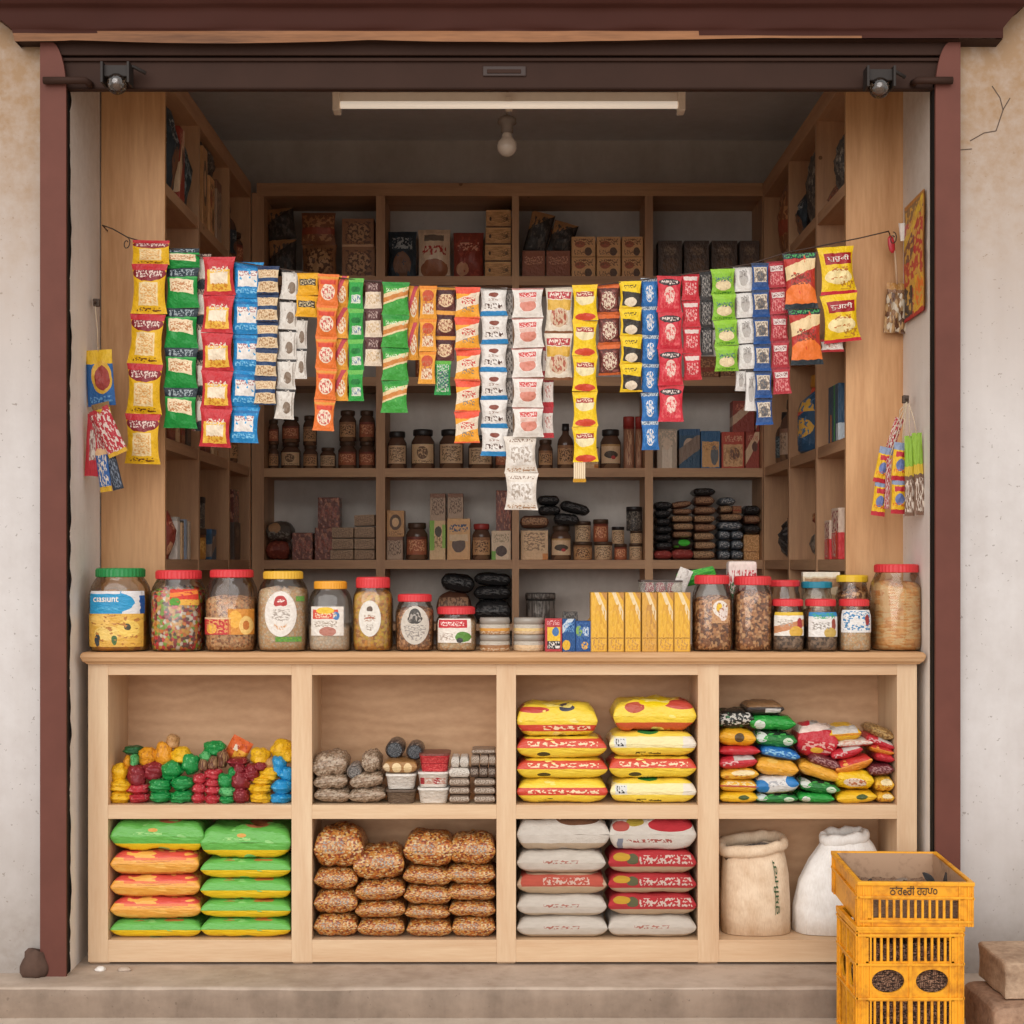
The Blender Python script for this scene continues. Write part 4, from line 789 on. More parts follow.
# boxes on the counter
def cbox(name, label, px0, px1, pyt, D, dep, film, zb=1.0, cat='box', rz=0, group=None, bev=.0015):
    s = D / F; w = (px1 - px0) * s; h = Z(pyt, D) - zb
    o = B().box(-w / 2, w / 2, -dep / 2, dep / 2, 0, h, 0, bev).obj(name, film, None, (X((px0 + px1) / 2, D), YD(D) + dep / 2, zb), (0, 0, rz)); return tag(o, label, cat, group)
cbox('carton', 'small red carton with a yellow picture and white text', 545, 562, 618.5, 5.02, .03, P('carton_red_yellow', '#b83a40', ('R', .14, .9, .32, .74, '#ecc03a'), ('E', .62, .6, .2, .14, '#4a78b0'), ('R', .14, .9, .08, .32, '#2a2a30'), ('S', .16, .88, .1, .3, 9, 9, '#e8e0d8'), ('S', .1, .9, .8, .95, 10, 16, '#e0a0a0'), coord='gen', wob=.01))
F_BLU = P('carton_blue', '#24548f', ('E', .3, .2, .3, .16, '#e8b838'), ('D', .55, .8, -.5, '#c8d4e0'), ('S', .1, .9, .6, .9, 8, 9, '#6a9aca'), coord='gen', wob=.02)
F_BLU2 = P('carton_blue_star', '#234f8c', ('E', .22, .68, .2, .18, '#8ab04a'), ('R', .45, .85, .5, .8, '#c8d8e8'), ('E', .6, .2, .24, .12, '#e8b040'), ('S', .1, .9, .1, .95, 7, 8, '#3a6aa8'), coord='gen', wob=.02)
cbox('carton', 'narrow blue carton between the red carton and the wider blue one', 562.5, 575.5, 619, 5.02, .03, F_BLU)
cbox('carton', 'wider blue carton leaning against the first gold box', 575.8, 590.8, 621, 5.02, .03, F_BLU2)
b = B(); b.v = [(-.022, 0, 0), (.03, 0, 0), (.03, 0, .125), (.012, 0, .10), (-.004, 0, .085), (-.022, 0, .06)]; b.v += [(x, .012, z) for x, y, z in b.v]; b.face(range(6)); b.face(reversed(range(6, 12)))
for i in range(6): b.face(((i + 1) % 6, i, i + 6, (i + 1) % 6 + 6))
tag(b.obj('torn_card', P('torn_card', '#dca23c', ('N', 8, .55, '#c88a3a'), coord='gen'), None, (X(585, 5.14), YD(5.14), 1.0)), 'torn orange card edge behind the blue cartons', 'card')
cbox('dark_carton', 'flat dark carton behind the two blue cartons', 563, 578, 612, 5.16, .05, P('carton_dark', '#4a4644', ('S', 0, 1, 0, 1, 8, 8, '#77706a'), coord='gen'))
GOLD = [P('gold_box_%d' % i, c, ('D', 1.28, 2.5, .45, '#c08a48'), ('D', 1.16, 1.34, .7, '#ecd4a8'), ('R', 0, 1, .215, .235, '#b07c34'), ('S', .15, .85, .03, .2, 5, 16, '#c89448'), ('S', .3, .9, .25, .8, 4, 5, d), ('R', .0, .06, 0, 1, '#c8963c'), ('R', .94, 1, 0, 1, '#b8842e'), coord='gen', wob=.02, rough=.35) for i, (c, d) in enumerate((('#e8b440', '#dca43a'), ('#dca648', '#c48f48')))]
for i, (a, c) in enumerate(((590.8, 607.6), (608.2, 624.4), (624.8, 641), (641.6, 656.8), (657.4, 673.6), (674.2, 690.6))):
    cbox('gold_box', ORD[0] and ('tall gold box, %s of six from the blue cartons' % ['first', 'second', 'third', 'fourth', 'fifth', 'sixth'][i] if i != 3 else 'duller brownish gold box, fourth of six from the blue cartons'), a, c, 592.5, 5.02, .09, GOLD[1 if i == 3 else 0], group='tall gold boxes on the counter', rz=rnd.uniform(-.02, .02))
# things behind the boxes
D = 5.2; s = D / F
t = thing('display_tray', 'shallow clear tray with a dark rim behind the gold boxes', 'tray', (X(660, D), YD(D), 1.0)); hw = 20 * s; h = Z(580, D) - 1.0
b = B()
for x0, x1, y0, y1 in ((-hw, hw, -.06, -.056), (-hw, hw, .056, .06), (-hw, -hw + .004, -.06, .06), (hw - .004, hw, -.06, .06)): b.box(x0, x1, y0, y1, h - .055, h - .006)
b.obj('tray_wall', GL, t)
b = B(); b.box(-hw, hw, -.06, .06, 0, h - .055); b.obj('tray_body', plain('tray_brown', '#8a6a58', .4, 0, .5, .4, 30), t)
b = B()
for x0, x1, y0, y1 in ((-hw - .002, hw + .002, -.063, -.054), (-hw - .002, hw + .002, .054, .063), (-hw - .002, -hw + .006, -.06, .06), (hw - .006, hw + .002, -.06, .06)): b.box(x0, x1, y0, y1, h - .006, h, 0, .001)
b.obj('rim', plain('tray_rim', '#4a3a34', .5), t)
for i in range(3): 
    b = B(); pillow(b, .03, .06, .045, 20 + i); tag(b.obj('sweet_pack', P('sweet_red_white', '#a83040', ('N', 7, .55, '#e0d0c8'), coord='gen'), None, (X(649 + i * 11, D), YD(D), 1.0 + h - .0545)), 'red and white sweet pack in the clear tray, %s from the counter middle' % ('nearest', 'second', 'third')[i], 'packet', 'sweet packs in the tray')
b = B(); sachet(b, .12, .05, .02, 5, pinch=-.1); tag(b.obj('green_pouch', P('film_green', '#4fae38', ('S', 0, 1, 0, 1, 3, 9, '#2f8f34')), None, (X(696, 5.17), YD(5.17), Z(577, 5.17)), (R(10), R(-12), 0)), 'bright green pouch lying behind the gold boxes by the tray', 'packet')
b = B(); sachet(b, .045, .085, .01, 7, pinch=.0); tag(b.obj('white_pouch', P('film_white', '#d8d2cc', ('N', 5, .6, '#b8b0aa')), None, (X(682, 5.15), YD(5.15), Z(581, 5.15)), (0, R(22), 0)), 'crumpled white pouch leaning on the green one', 'packet')
D = 5.20; s = D / F; w = 29 * s; zb = Z(584, D)
b = B().box(-w / 2, w / 2, -.03, .03, 0, Z(561, D) - 1.0, 0, .012)
tag(b.obj('checked_pack', P('film_red_check', '#c03a44', ('S', 0, 1, 0, 1, 9, 2, '#e6d4cc'), ('R', 0, 1, .9, 1, '#e2d2c8'), ('E', .15, .66, .1, .1, '#3a7a4a'), ('S', 0, 1, .6, 1, 10, 14, '#e6d4cc'), coord='gen'), None, (X(741.5, D), YD(D), 1.0)), 'red and white checked pack standing behind the two tall jars', 'packet')
cbox('cream_box', 'cream box standing behind the blue-green lidded jar', 803, 840, 572, 5.275, .03, P('carton_cream', '#d8bf9c', ('R', .05, .95, .8, .92, '#a8805c'), ('S', .1, .9, .1, .7, 8, 10, '#b89468'), ('R', 0, 1, .94, 1, '#e8dcc8'), coord='gen'))

# ------------------------------------------------------------------ the four lower and four upper cubbyholes
DC = 5.04; SC = DC / F; ZF1, ZF2 = Z(805, 5), Z(940, 5)
def lying(name, label, px0, px1, z0, h, film, seed, cat='bag', dep=.2, tilt=0, group=None, yoff=0, p=7, wr=.10, words=None, ear=.03, nu=24):
    for a, c in ((108, 291.3), (312, 496.3), (516.2, 697.8), (719.2, 896.8)):
        if a - 8 < (px0 + px1) / 2 < c + 8: px0 = max(px0, 512 + (X(a, 5) + .003) / SC); px1 = min(px1, 512 + (X(c, 5) - .003) / SC)
    w = (px1 - px0) * SC / (1 + ear * .6); h *= .99; b = B(); pillow(b, w, dep, h, seed, p, wr, ear=ear, nu=nu); mats = [film]
    o = b.obj(name, mats, None, (X((px0 + px1) / 2, DC), .018 + dep / 2 + yoff, z0), (0, R(tilt), 0)); return tag(o, label, cat, group)
def stack(name, what, where, px, ys, films, grp, seed, dep=.2, p=7.5, wr=.09, looks=None):
    # ys: pixel boundaries from the bottom of the stack to its top
    n = len(films); zf = ZF1 if ys[0] < 850 else ZF2
    for i in range(n):
        z0 = zf + (ys[0] - ys[i]) * SC; h = (ys[i] - ys[i + 1]) * SC; a, c = px[i] if isinstance(px, list) else px
        lying(name, '%s %s, %s of the %s' % ((looks[i] if looks else ''), what, ordn(n - 1 - i, n), where), a, c, z0, h * 1.0, films[i], seed + i, dep=dep, group=grp, p=p, wr=wr * (1.5 if i == n - 1 else 1))
GY = two('bag_green_yellow', '#67b552', '#ecc622', .44, ('N', 3.5, .66, '#8ccc74'), ('S', .2, .8, .86, 1, 5, 14, '#b8763c'), dirt=.12, rough=.3, wob=.01)
GYt = two('bag_green_top', '#66b450', '#ecc622', .24, ('E', .62, .98, .14, .12, '#b06a48'), ('E', .45, .66, .05, .06, '#d89a3a'), ('S', .25, .55, .5, .6, 9, 14, '#9ad07a'), ('N', 3, .64, '#88c870'), dirt=.12, rough=.3, wob=.01)
OB = P('bag_orange', '#eba848', ('R', 0, 1, .72, 1, '#e0584a'), ('N', 4, .55, '#f2b85a'), ('R', .15, .85, .62, .72, '#e87a4a'), ('S', .3, .95, .52, .62, 4, 18, '#d88a4a'), ('R', 0, 1, 0, .12, '#d8883a'), coord='gen', dirt=.12, rough=.3)
stack('rice_bag', 'bag', 'stack beside the counter end', [(107, 202), (109, 202), (108, 201), (107, 200), (107, 205)][::1], [940, 922, 900, 877.5, 854, 823], [GY, OB, OB, OB, GYt], 'green and orange bags', 11, looks=['green and yellow', 'glossy orange', 'glossy orange', 'glossy orange', 'plump green and yellow'])
stack('rice_bag', 'bag', 'all-green stack', (202, 291.5), [940, 921, 902, 881, 861, 828], [GY, GY, GY, GY, GYt], 'green and orange bags', 31, looks=['green and yellow'] * 4 + ['plump green and yellow'])
YB1 = P('bag_yellow_redband', '#efcf42', ('R', 0, 1, .32, .62, '#cf4a38'), ('S', .12, .9, .40, .54, 16, 8, '#f2d8b0'), ('S', .2, .4, .08, .2, 9, 12, '#3a3a20'), ('N', 4, .66, '#f5e07a'), coord='gen', dirt=.1, rough=.3)
YB2 = P('bag_yellow_redtop', '#efcf42', ('R', 0, 1, .46, .86, '#d24e3a'), ('S', .12, .9, .54, .74, 16, 8, '#f2d8b0'), ('E', .3, .18, .07, .1, '#4a4020'), ('N', 4, .68, '#f5e07a'), coord='gen', dirt=.1, rough=.3)
YB3 = P('bag_yellow_cream', '#efd24c', ('R', 0, 1, .34, .78, '#f0e2a8'), ('R', .06, .2, .36, .72, '#d8d8d4'), ('S', .08, .18, .4, .68, 30, 5, '#3a3a3a'), ('R', .84, 1, .34, .78, '#e4dccc'), ('S', .3, .6, .05, .18, 12, 12, '#5a4a1a'), ('E', .45, .96, .12, .1, '#2f7a3a'), coord='gen', dirt=.1, rough=.3)
YB4 = P('bag_yellow_plump', '#efcf42', ('R', 0, 1, .14, .34, '#cf4a38'), ('S', .3, .9, .18, .30, 12, 12, '#f2d8b0'), ('E', .2, .78, .2, .09, '#c04438'), ('E', .62, .84, .1, .1, '#4a4a5a'), ('N', 3.2, .62, '#f5e07a'), coord='gen', dirt=.1, rough=.3)
YB5 = P('bag_yellow_plump_two', '#efcf42', ('R', 0, 1, .0, .26, '#cc5a34'), ('E', .26, .72, .12, .16, '#b8503a'), ('E', .82, .8, .2, .14, '#c04a3a'), ('E', .5, .88, .18, .14, '#f0d018'), ('N', 3.2, .64, '#f5e07a'), coord='gen', dirt=.1, rough=.3)
stack('flour_bag', 'yellow bag', 'stack nearest the wrapped bars', [(516, 607), (516, 607), (517, 606), (516, 597)], [805, 780, 760, 738, 706], [YB1, YB2, YB2, YB4], 'yellow bags', 51, looks=['red-banded', 'red-topped', 'red-topped', 'plump'])
stack('flour_bag', 'yellow bag', 'stack beside the mixed packets', [(610, 698), (609, 698), (609, 698), (613, 698)], [805, 780, 758, 733, 702], [YB3, YB2, YB3, YB5], 'yellow bags', 61, looks=['cream-panelled', 'red-topped', 'cream-panelled', 'plump'])
WH1 = P('sack_white_text', '#e2d8cc', ('S', .3, .7, .42, .56, 18, 9, '#c07a6a'), ('R', 0, 1, 0, .16, '#cdb9a0'), coord='gen', dirt=.16, rough=.6, bump=60)
WH2 = P('sack_white_red', '#d8b89a', ('R', .05, .96, .4, .9, '#d0604e'), ('S', .3, .8, .48, .8, 22, 6, '#e8c8b8'), ('R', 0, 1, 0, .36, '#cdb291'), coord='gen', dirt=.16, rough=.6, bump=60)
WH3 = P('sack_white_plump', '#e2dad0', ('R', 0, 1, 0, .2, '#c8b298'), ('E', .66, .9, .24, .2, '#7a5238'), ('E', .2, .94, .2, .1, '#8a6a48'), ('N', 3.4, .7, '#cfc4b8'), coord='gen', dirt=.16, rough=.6, bump=60)
WH4 = P('sack_white_poppy', '#e4dcd2', ('E', .7, .74, .26, .2, '#c4303a'), ('E', .3, .82, .1, .12, '#b8a03a'), ('E', .14, .7, .1, .14, '#c05a50'), ('R', .1, .16, 0, .35, '#8a90a0'), ('S', .2, .72, .22, .32, 20, 12, '#b05a50'), coord='gen', dirt=.16, rough=.6, bump=60)
RB1 = P('sack_red_white', '#c8383e', ('R', 0, 1, 0, .3, '#c8ac8c'), ('S', .36, .95, .42, .78, 22, 6, '#e8d0c4'), ('E', .28, .62, .07, .22, '#6a6a4a'), ('E', .16, .7, .1, .16, '#d8a838'), coord='gen', dirt=.14, rough=.5, bump=60)
stack('grain_sack', 'small sack', 'white sack stack', [(516, 607), (516, 606), (516, 606), (516, 605), (516, 609)], [940, 919, 897, 876, 853, 819.5], [WH1, WH1, WH2, WH1, WH3], 'white and red sacks', 71, looks=['white', 'white', 'faded red and beige', 'white', 'plump white'], wr=.08)
stack('grain_sack', 'small sack', 'red sack stack', [(608, 698), (608, 699), (608, 699), (608, 700), (609, 701)], [940, 918, 896, 876, 853, 820], [WH1, RB1, RB1, RB1, WH4], 'white and red sacks', 81, looks=['plain white', 'red and white', 'red and white', 'red and white', 'plump red-flowered'], wr=.08)
SN = [P('snack_bag_%d' % i, '#c07840', ('V', 0, 1, 0, 1, 24 + 2 * i, ['#c06a30', '#d8944a', '#98482a', '#e4c490', '#cc7c34', '#84452a', '#dca858']), ('E', c, .5, .26, .16, '#c8905c'), ('V', c - .22, c + .2, .36, .66, 30, ['#dcae78', '#c47c42', '#a8a098', '#b86c38', '#e0bc8c']), coord='gen', rough=.3, dirt=.25) for i, c in enumerate((.4, .6, .5))]
cols = [([(312, 358)] * 3 + [(312, 364)], [940, 917, 893, 871, 832]), ([(358, 405), (356, 406), (356, 406), (355, 406)], [940, 921, 904, 883, 851]), ([(407, 452), (405, 450), (404, 451), (403, 452), (403, 453)], [940, 922.5, 908, 888.5, 870, 837]), ([(452, 496), (449, 497), (447, 497), (446, 497), (449, 496)], [940, 920, 904, 887, 868, 839])]
for ci, (px, ys) in enumerate(cols):
    n = len(ys) - 1
    for i in range(n):
        if n == 4 and False: pass
        z0 = ZF2 + (940 - ys[i]) * SC; h = (ys[i] - ys[i + 1]) * SC; a, c = px[i]
        lying('snack_bag', 'clear bag of spiced snack mix, %s of the %s column of snack bags' % (ordn(n - 1 - i, n), ('first', 'second', 'third', 'fourth')[ci]), a, c, z0, h, SN[(i + ci) % 3], 90 + ci * 7 + i, dep=.17, tilt=(0, -6, 4, 0)[ci] * (i / n), group='snack mix bags', p=4.6, wr=.14)
# upper second cubby: loaves, tubs, rolls, bars
LOAF = P('loaf_wrap', '#b39a84', ('V', 0, 1, 0, 1, 16, ['#a88c74', '#b8a08a', '#8a745f', '#c4b09a']), ('N', 4, .64, '#c6b29c'), coord='gen', rough=.25, dirt=.3)
def at(cx, cy, wp, hp): return (cx - wp / 2, cx + wp / 2, ZF1 + (805 - cy - hp / 2) * SC, hp * SC)
for lab, cx, cy, wp, hp, ti in (('large wrapped grey-brown loaf on top of the loaf pile by the cubby side', 331, 767, 37, 25, -10), ('wrapped loaf in the middle below the largest loaf', 330, 783, 37, 16, -3), ('wrapped loaf at the bottom below the largest loaf', 331, 797, 38, 15, 2),
  ('upright crumpled wrapped loaf beside the dark rolls', 374, 764, 18, 21, -16), ('wrapped loaf lying under the upright crumpled loaf', 368, 782, 33, 16, -8), ('wrapped loaf at the bottom beside the brown tub', 368, 797, 37, 15, -3)):
    a, c, z0, h = at(cx, cy, wp, hp); lying('wrapped_loaf', lab, a, c, z0, h, LOAF, cx + cy, 'bread', .15, ti, 'wrapped loaves', p=4.4, wr=.16)
def roll(name, label, cx, cy, r, D, L, m, m2, cat, zb=None):
    b = B().lathe([(r * .82, 0), (r, .006), (r, L - .006), (r * .9, L)], 24, 0, cap0=False).lathe([(.001, .002), (r * .8, .004)], 24, 1, cap0=False, cap1=False).xf(Matrix.Rotation(-pi / 2, 4, 'X'))
    return tag(b.obj(name, [m, m2], None, (X(cx, D), YD(D), Z(cy, D))), label, cat)
RM = P('roll_wrap', '#4a3f3a', ('N', 6, .58, '#8a7a70'), coord='gen', rough=.3); RM2 = P('roll_end', '#2e3136', ('S', 0, 1, 0, 1, 14, 14, '#6a6c70'), coord='gen')
roll('dark_roll', 'dark wrapped roll above the bun pack, end facing out', 394.5, 750, 9.3 * SC, 5.06, .13, RM, RM2, 'roll'); roll('dark_roll', 'smaller dark wrapped roll nearer the red tray, end facing out', 414.5, 752, 8.6 * SC, 5.05, .12, RM, RM2, 'roll')
roll('grey_roll', 'small grey wrapped roll wedged between the two loaf piles', 354, 772, 7.4 * SC, 5.03, .11, P('roll_grey', '#a39890', ('N', 6, .55, '#6a6460'), coord='gen'), P('roll_grey_end', '#8a8480', ('S', 0, 1, 0, 1, 9, 9, '#4a4644'), coord='gen'), 'roll')
def tub(name, label, cx, cy, wp, hp, film, cat, taper=.82, rimm=None, dep=.12, words=None):
    a, c, z0, h = at(cx, cy, wp, hp); w = (c - a) * SC
    t = thing(name, label, cat, (X(cx, DC), .02 + dep / 2, z0))
    b = B(); rings = []
    for q, z in ((taper, 0), (taper + .04, .05), (.97, .8), (1.0, .82), (1.02, .84), (1.02, .97), (1.0, 1)):
        rg = []
        for i in range(28):
            x, y = sqr(2 * pi * (i + .5) / 28, 7); rg.append((x * w / 2 * q * .98, y * dep / 2 * q, z * h * .995))
        rings.append(rg)
    b.loft(rings); b.obj('tub_body', film, t)
    return t
TW = P('tub_white', '#e6e0d8', ('R', 0, 1, .82, .86, '#b8b0a6'), ('S', .2, .8, .3, .5, 5, 26, '#cfc8c0'), coord='gen', wob=.005); TB = P('tub_brown', '#6a584a', ('R', 0, 1, .82, .88, '#4a3e36'), ('S', 0, 1, 0, .8, 6, 20, '#83705e'), coord='gen', wob=.005)
TWR = P('tub_white_red', '#e4dcd4', ('R', .08, .9, .22, .62, '#d8a898'), ('R', .1, .22, .2, .64, '#b83a40'), ('E', .62, .42, .12, .22, '#b8343c'), ('S', .24, .9, .26, .58, 9, 9, '#efe4dc'), ('R', 0, 1, .82, .86, '#b8b0a6'), coord='gen', wob=.005)
TR = P('tub_red', '#c8343c', ('R', 0, 1, .88, 1, '#7a4238'), ('S', 0, 1, 0, .8, 12, 12, '#dd5a5a'), ('R', 0, 1, .44, .48, '#a02830'), coord='gen')
tub('brown_tub', 'brown lidded tub at the bottom beside the loaves', 401, 798, 31, 14, TB, 'tub'); tub('white_tub', 'plain white tub on top of the brown tub', 401, 783, 31, 15.5, TW, 'tub')
tub('white_tub', 'white tub at the bottom of the red tray pile', 433.5, 797, 32, 15.5, TW, 'tub'); tub('white_tub', 'white tub with red print under the red tray', 433.5, 781, 32, 15.5, TWR, 'tub'); tub('red_tray', 'red lidded tray on top of the printed white tub', 434.5, 764, 31, 18.5, TR, 'tub')
a, c, z0, h = at(400.5, 768, 34, 15); lying('bun_pack', 'wrapped pack of pale buns under the dark rolls', a, c, z0, h, P('bun_pack', '#a87c4c', ('E', .4, .4, .13, .34, '#ead0a0'), ('E', .72, .38, .12, .34, '#e6c896'), ('E', .1, .36, .1, .34, '#dcc4a0'), ('R', 0, 1, .8, 1, '#8a6238'), coord='gen', rough=.3), 7, 'bread', .14, 0, None, p=5, wr=.05)
BARM = P('bar_wrap', '#8f7a6a', ('R', .06, .94, .25, .8, '#c4b4a4'), ('S', .1, .9, .2, .8, 12, 8, '#7a6658'), coord='gen', rough=.3); BARL = P('bar_light', '#dcd4ca', ('S', .1, .9, .2, .8, 9, 8, '#b8aea4'), coord='gen', rough=.3); BARD = P('bar_dark', '#5e4c42', ('R', .1, .9, .3, .8, '#a8988a'), ('S', .1, .9, .2, .9, 8, 8, '#4a3a34'), coord='gen', rough=.3)
bars = []
for k, (cy, film, hp) in enumerate(((800.5, BARM, 8), (792, BARM, 8), (783.5, BARM, 8.5), (774, BARL, 10))): bars.append((459.5, cy, 20.5, hp, film, 'bar, %s of the four under the pale ones' % ordn(3 - k, 4)))
bars += [(455.5, 763.5, 8, 11, BARL, 'upright piece, the one nearer the red tray'), (464.5, 763.5, 8.5, 11, BARL, 'upright piece, the one nearer the dark bars')]
for k, cy in enumerate((800.5, 792, 783.5)): bars.append((485, cy, 22, 8, BARM, 'bar by the divider, %s of three lying flat' % ordn(2 - k, 3)))
for r_, (cy, hp) in enumerate(((773.5, 11.5), (761.5, 12))):
    for k, cx in enumerate(((474.5, 483.5, 492.5) if r_ == 0 else (475.5, 484.5, 492.8))): bars.append((cx, cy, 8.4 if cx < 492.6 else 7.6, hp, BARD if r_ == 0 else BARM, 'upright bar, %s from the divider in the %s row' % (('third', 'second', 'nearest')[k], ('lower', 'upper')[r_])))
bars.append((484, 753, 25, 5, BARM, 'flat bar lying on top of the upright bars'))
for k, (cx, cy, wp, hp, film, lab) in enumerate(bars):
    a, c, z0, h = at(cx, cy, wp, hp); lying('wrapped_bar', ('pale ' if film is BARL else 'dark ' if film is BARD else 'brown ') + 'wrapped ' + lab, a, c, z0, h, film, 200 + k, 'packet', .11, 0, 'wrapped bars', p=10, wr=.05, nu=10)
# upper first cubby: wrapped sweets
CC = {'y': ('yellow', P('candy_yellow', '#ebb822', ('N', 6, .6, '#d09a1c'), coord='gen', rough=.28)), 'a': ('amber', P('candy_amber', '#e29a24', ('N', 6, .58, '#c07a20'), coord='gen', rough=.28)), 'g': ('green', P('candy_green', '#1f8f46', ('N', 6, .62, '#5cb46c'), coord='gen', rough=.22)),
 'l': ('light green', P('candy_light_green', '#63b870', ('N', 6, .55, '#2f8f4c'), coord='gen', rough=.25)), 'd': ('dark red', P('candy_dark_red', '#86242e', ('N', 6, .62, '#b85a60'), coord='gen', rough=.22)), 'r': ('red', P('candy_red', '#bf3540', ('N', 6, .6, '#d8777a'), coord='gen', rough=.25)),
 'b': ('blue', P('candy_blue', '#2593cf', ('N', 6, .62, '#5cb4e0'), coord='gen', rough=.3)), 'k': ('brown striped', P('candy_brown', '#6a4234', ('S', 0, 1, 0, 1, 9, 2, '#a88460'), coord='gen', rough=.3)), 'G': ('dark green', P('candy_deep_green', '#1c5a30', ('N', 6, .64, '#357a44'), coord='gen', rough=.3)), 't': ('tan', P('candy_tan', '#c89a68', ('N', 6, .6, '#a87848'), coord='gen', rough=.3))}
SW = [('y', 119, 800, 20, 11, 3, 'at the bottom by the cubby side'), ('y', 119, 789.5, 20, 12, 3, 'second from bottom by the cubby side'), ('y', 117.5, 777, 15, 17, 0, 'upright by the cubby side, third from bottom'), ('a', 125, 767, 8, 12, 0, 'tail end above the upright yellow sweet'),
 ('G', 129, 755, 17, 8, 0, 'cap-shaped, highest at the cubby side'), ('l', 131.5, 766, 8, 14, 0, 'stem-like under the dark green cap'), ('a', 144, 762, 16, 17, 2, 'round, next to the green stem'), ('a', 160, 760.5, 16, 20, 2, 'pear-shaped, beside the round amber one'), ('t', 168, 747, 12, 13, 0, 'twisted tail rising behind the pear-shaped amber one'), ('y', 177, 761, 19, 15, 3, 'ridged, beside the pear-shaped amber one'),
 ('r', 138.5, 801, 23, 8, 2, 'flat, on the board next to the bottom yellow one'), ('r', 137, 792.5, 24, 8.5, 2, 'flat, lying on the flat bottom red one'), ('d', 135.5, 780, 16, 20, 2, 'round, above the flat red pair'), ('d', 151, 775.5, 18, 17, 2, 'round, between the dark red and the big green one'),
 ('g', 160, 800, 21, 11, 4, 'flat on the board, beside the flat red one'), ('g', 181, 800, 22, 11, 4, 'flat on the board, beside the red piles'), ('g', 158.5, 789, 22, 12, 4, 'second layer, beside the flat red pair'), ('g', 181.5, 787, 22, 12, 4, 'second layer, beside the red piles'), ('g', 170, 775, 19, 16, 2, 'biggest and round in the third layer'), ('g', 189, 769, 16, 18, 2, 'upright, under the ridged yellow one'),
 ('g', 211, 753.5, 19, 14, 2, 'wide, at the back near the orange pack'), ('l', 203, 761.5, 11, 10, 2, 'small, in front of the wide back green one'), ('k', 201, 770, 9, 13, 0, 'first of three above the red piles'), ('k', 210.5, 768, 9.5, 14, 0, 'middle of three above the red piles'), ('k', 219.5, 763.5, 10, 16, 0, 'highest of three above the red piles'),
 ('r', 198.5, 801, 12, 9, 2, 'bottom of the red pile by the flat green ones'), ('r', 199, 791.5, 12, 9, 2, 'middle of the red pile by the flat green ones'), ('r', 199, 782, 12, 9.5, 2, 'top of the red pile by the flat green ones'), ('r', 212.5, 801.5, 14, 8.5, 2, 'bottom of the taller red pile'), ('r', 212.5, 793.5, 13.5, 8, 2, 'second from bottom of the taller red pile'), ('r', 212, 786, 13, 7.5, 2, 'second from top of the taller red pile'), ('r', 212, 777.5, 16, 9.5, 2, 'top of the taller red pile'),
 ('g', 227, 802, 16, 7, 2, 'flat on the board, between red piles and wrinkled dark red ones'), ('l', 227, 795, 17, 9, 2, 'pale topped, on the flat green one'), ('g', 224.5, 784.5, 14, 13, 2, 'round, above the pale topped one'), ('g', 231.5, 776.5, 9, 10, 0, 'small, behind the round one by the wrinkled dark red'),
 ('d', 234.5, 766.5, 28, 8, 0, 'long curved one under the orange pack'), ('d', 240.5, 799, 15, 13, 5, 'wrinkled, on the board by the yellow pile'), ('d', 240, 785, 16, 16, 6, 'wrinkled, second layer by the yellow pile'), ('d', 237, 774.5, 11, 14, 4, 'wrinkled upright, near the curved long one'), ('d', 250.5, 776.5, 13, 15, 5, 'wrinkled upright, closer to the yellow pile'), ('d', 259, 770.5, 13, 9, 2, 'wrinkled tail below the yellow round one'),
 ('y', 258, 761.5, 17, 16, 2, 'round, beside the orange pack'), ('y', 260, 801, 24, 9.5, 3, 'bottom of the yellow pile by the blue ones'), ('y', 259.5, 792, 23, 9, 3, 'second of the yellow pile by the blue ones'), ('y', 262, 784, 17, 8, 3, 'third of the yellow pile by the blue ones'), ('y', 268, 778, 17, 12, 3, 'rounded top of the yellow pile by the blue ones'), ('t', 269, 768, 9, 10, 0, 'small, above the yellow pile by the blue ones'), ('y', 278.5, 755.5, 20, 17, 2, 'large, behind the blue pile'), ('y', 286.5, 760.5, 12, 13, 2, 'wedged by the divider above the blue pile'),
 ('b', 281, 801, 21.5, 9.5, 2, 'flat at the bottom by the divider'), ('b', 281, 790.5, 21.5, 12, 2, 'wide, second from bottom by the divider'), ('b', 285.5, 778.5, 13, 13, 0, 'upper, against the divider'), ('b', 277, 770.5, 14, 18, 0, 'highest upright one of the blue pile')]
for k, (c, cx, cy, wp, hp, rg, lab) in enumerate(SW):
    a, e, z0, h = at(cx, cy, wp, hp); b = B(); dp = min(.12, max(.06, wp * SC * 1.2)); lumpy(b, min((e - a) * SC * 1.16, .074), dp, h * 1.16, k * 1.7 + 3, rg or 2, rz=.15, nu=26, nv=20)
    yb = .02 + dp / 2 + max(0, (790 - cy)) * .0014
    tag(b.obj('wrapped_sweet', CC[c][1], None, (X(cx, DC), yb, z0), (0, rnd.uniform(-.06, .06), 0)), CC[c][0] + ' wrapped sweet, ' + lab, 'sweet', 'wrapped sweets in the first cubbyhole')
b = B(); sachet(b, 22 * SC, 24 * SC, .03, 4, pinch=-.02)
tag(b.obj('orange_pack', P('film_orange', '#d8642c', ('R', .4, 1, .1, .55, '#ecac3c'), ('R', .3, .5, .45, .7, '#e0d0b8'), ('N', 7, .62, '#b8482a')), None, (X(234, DC), .12, Z(752.5, DC)), (0, R(28), 0)), 'small orange and yellow pack tilted on top of the wrapped sweets', 'packet')
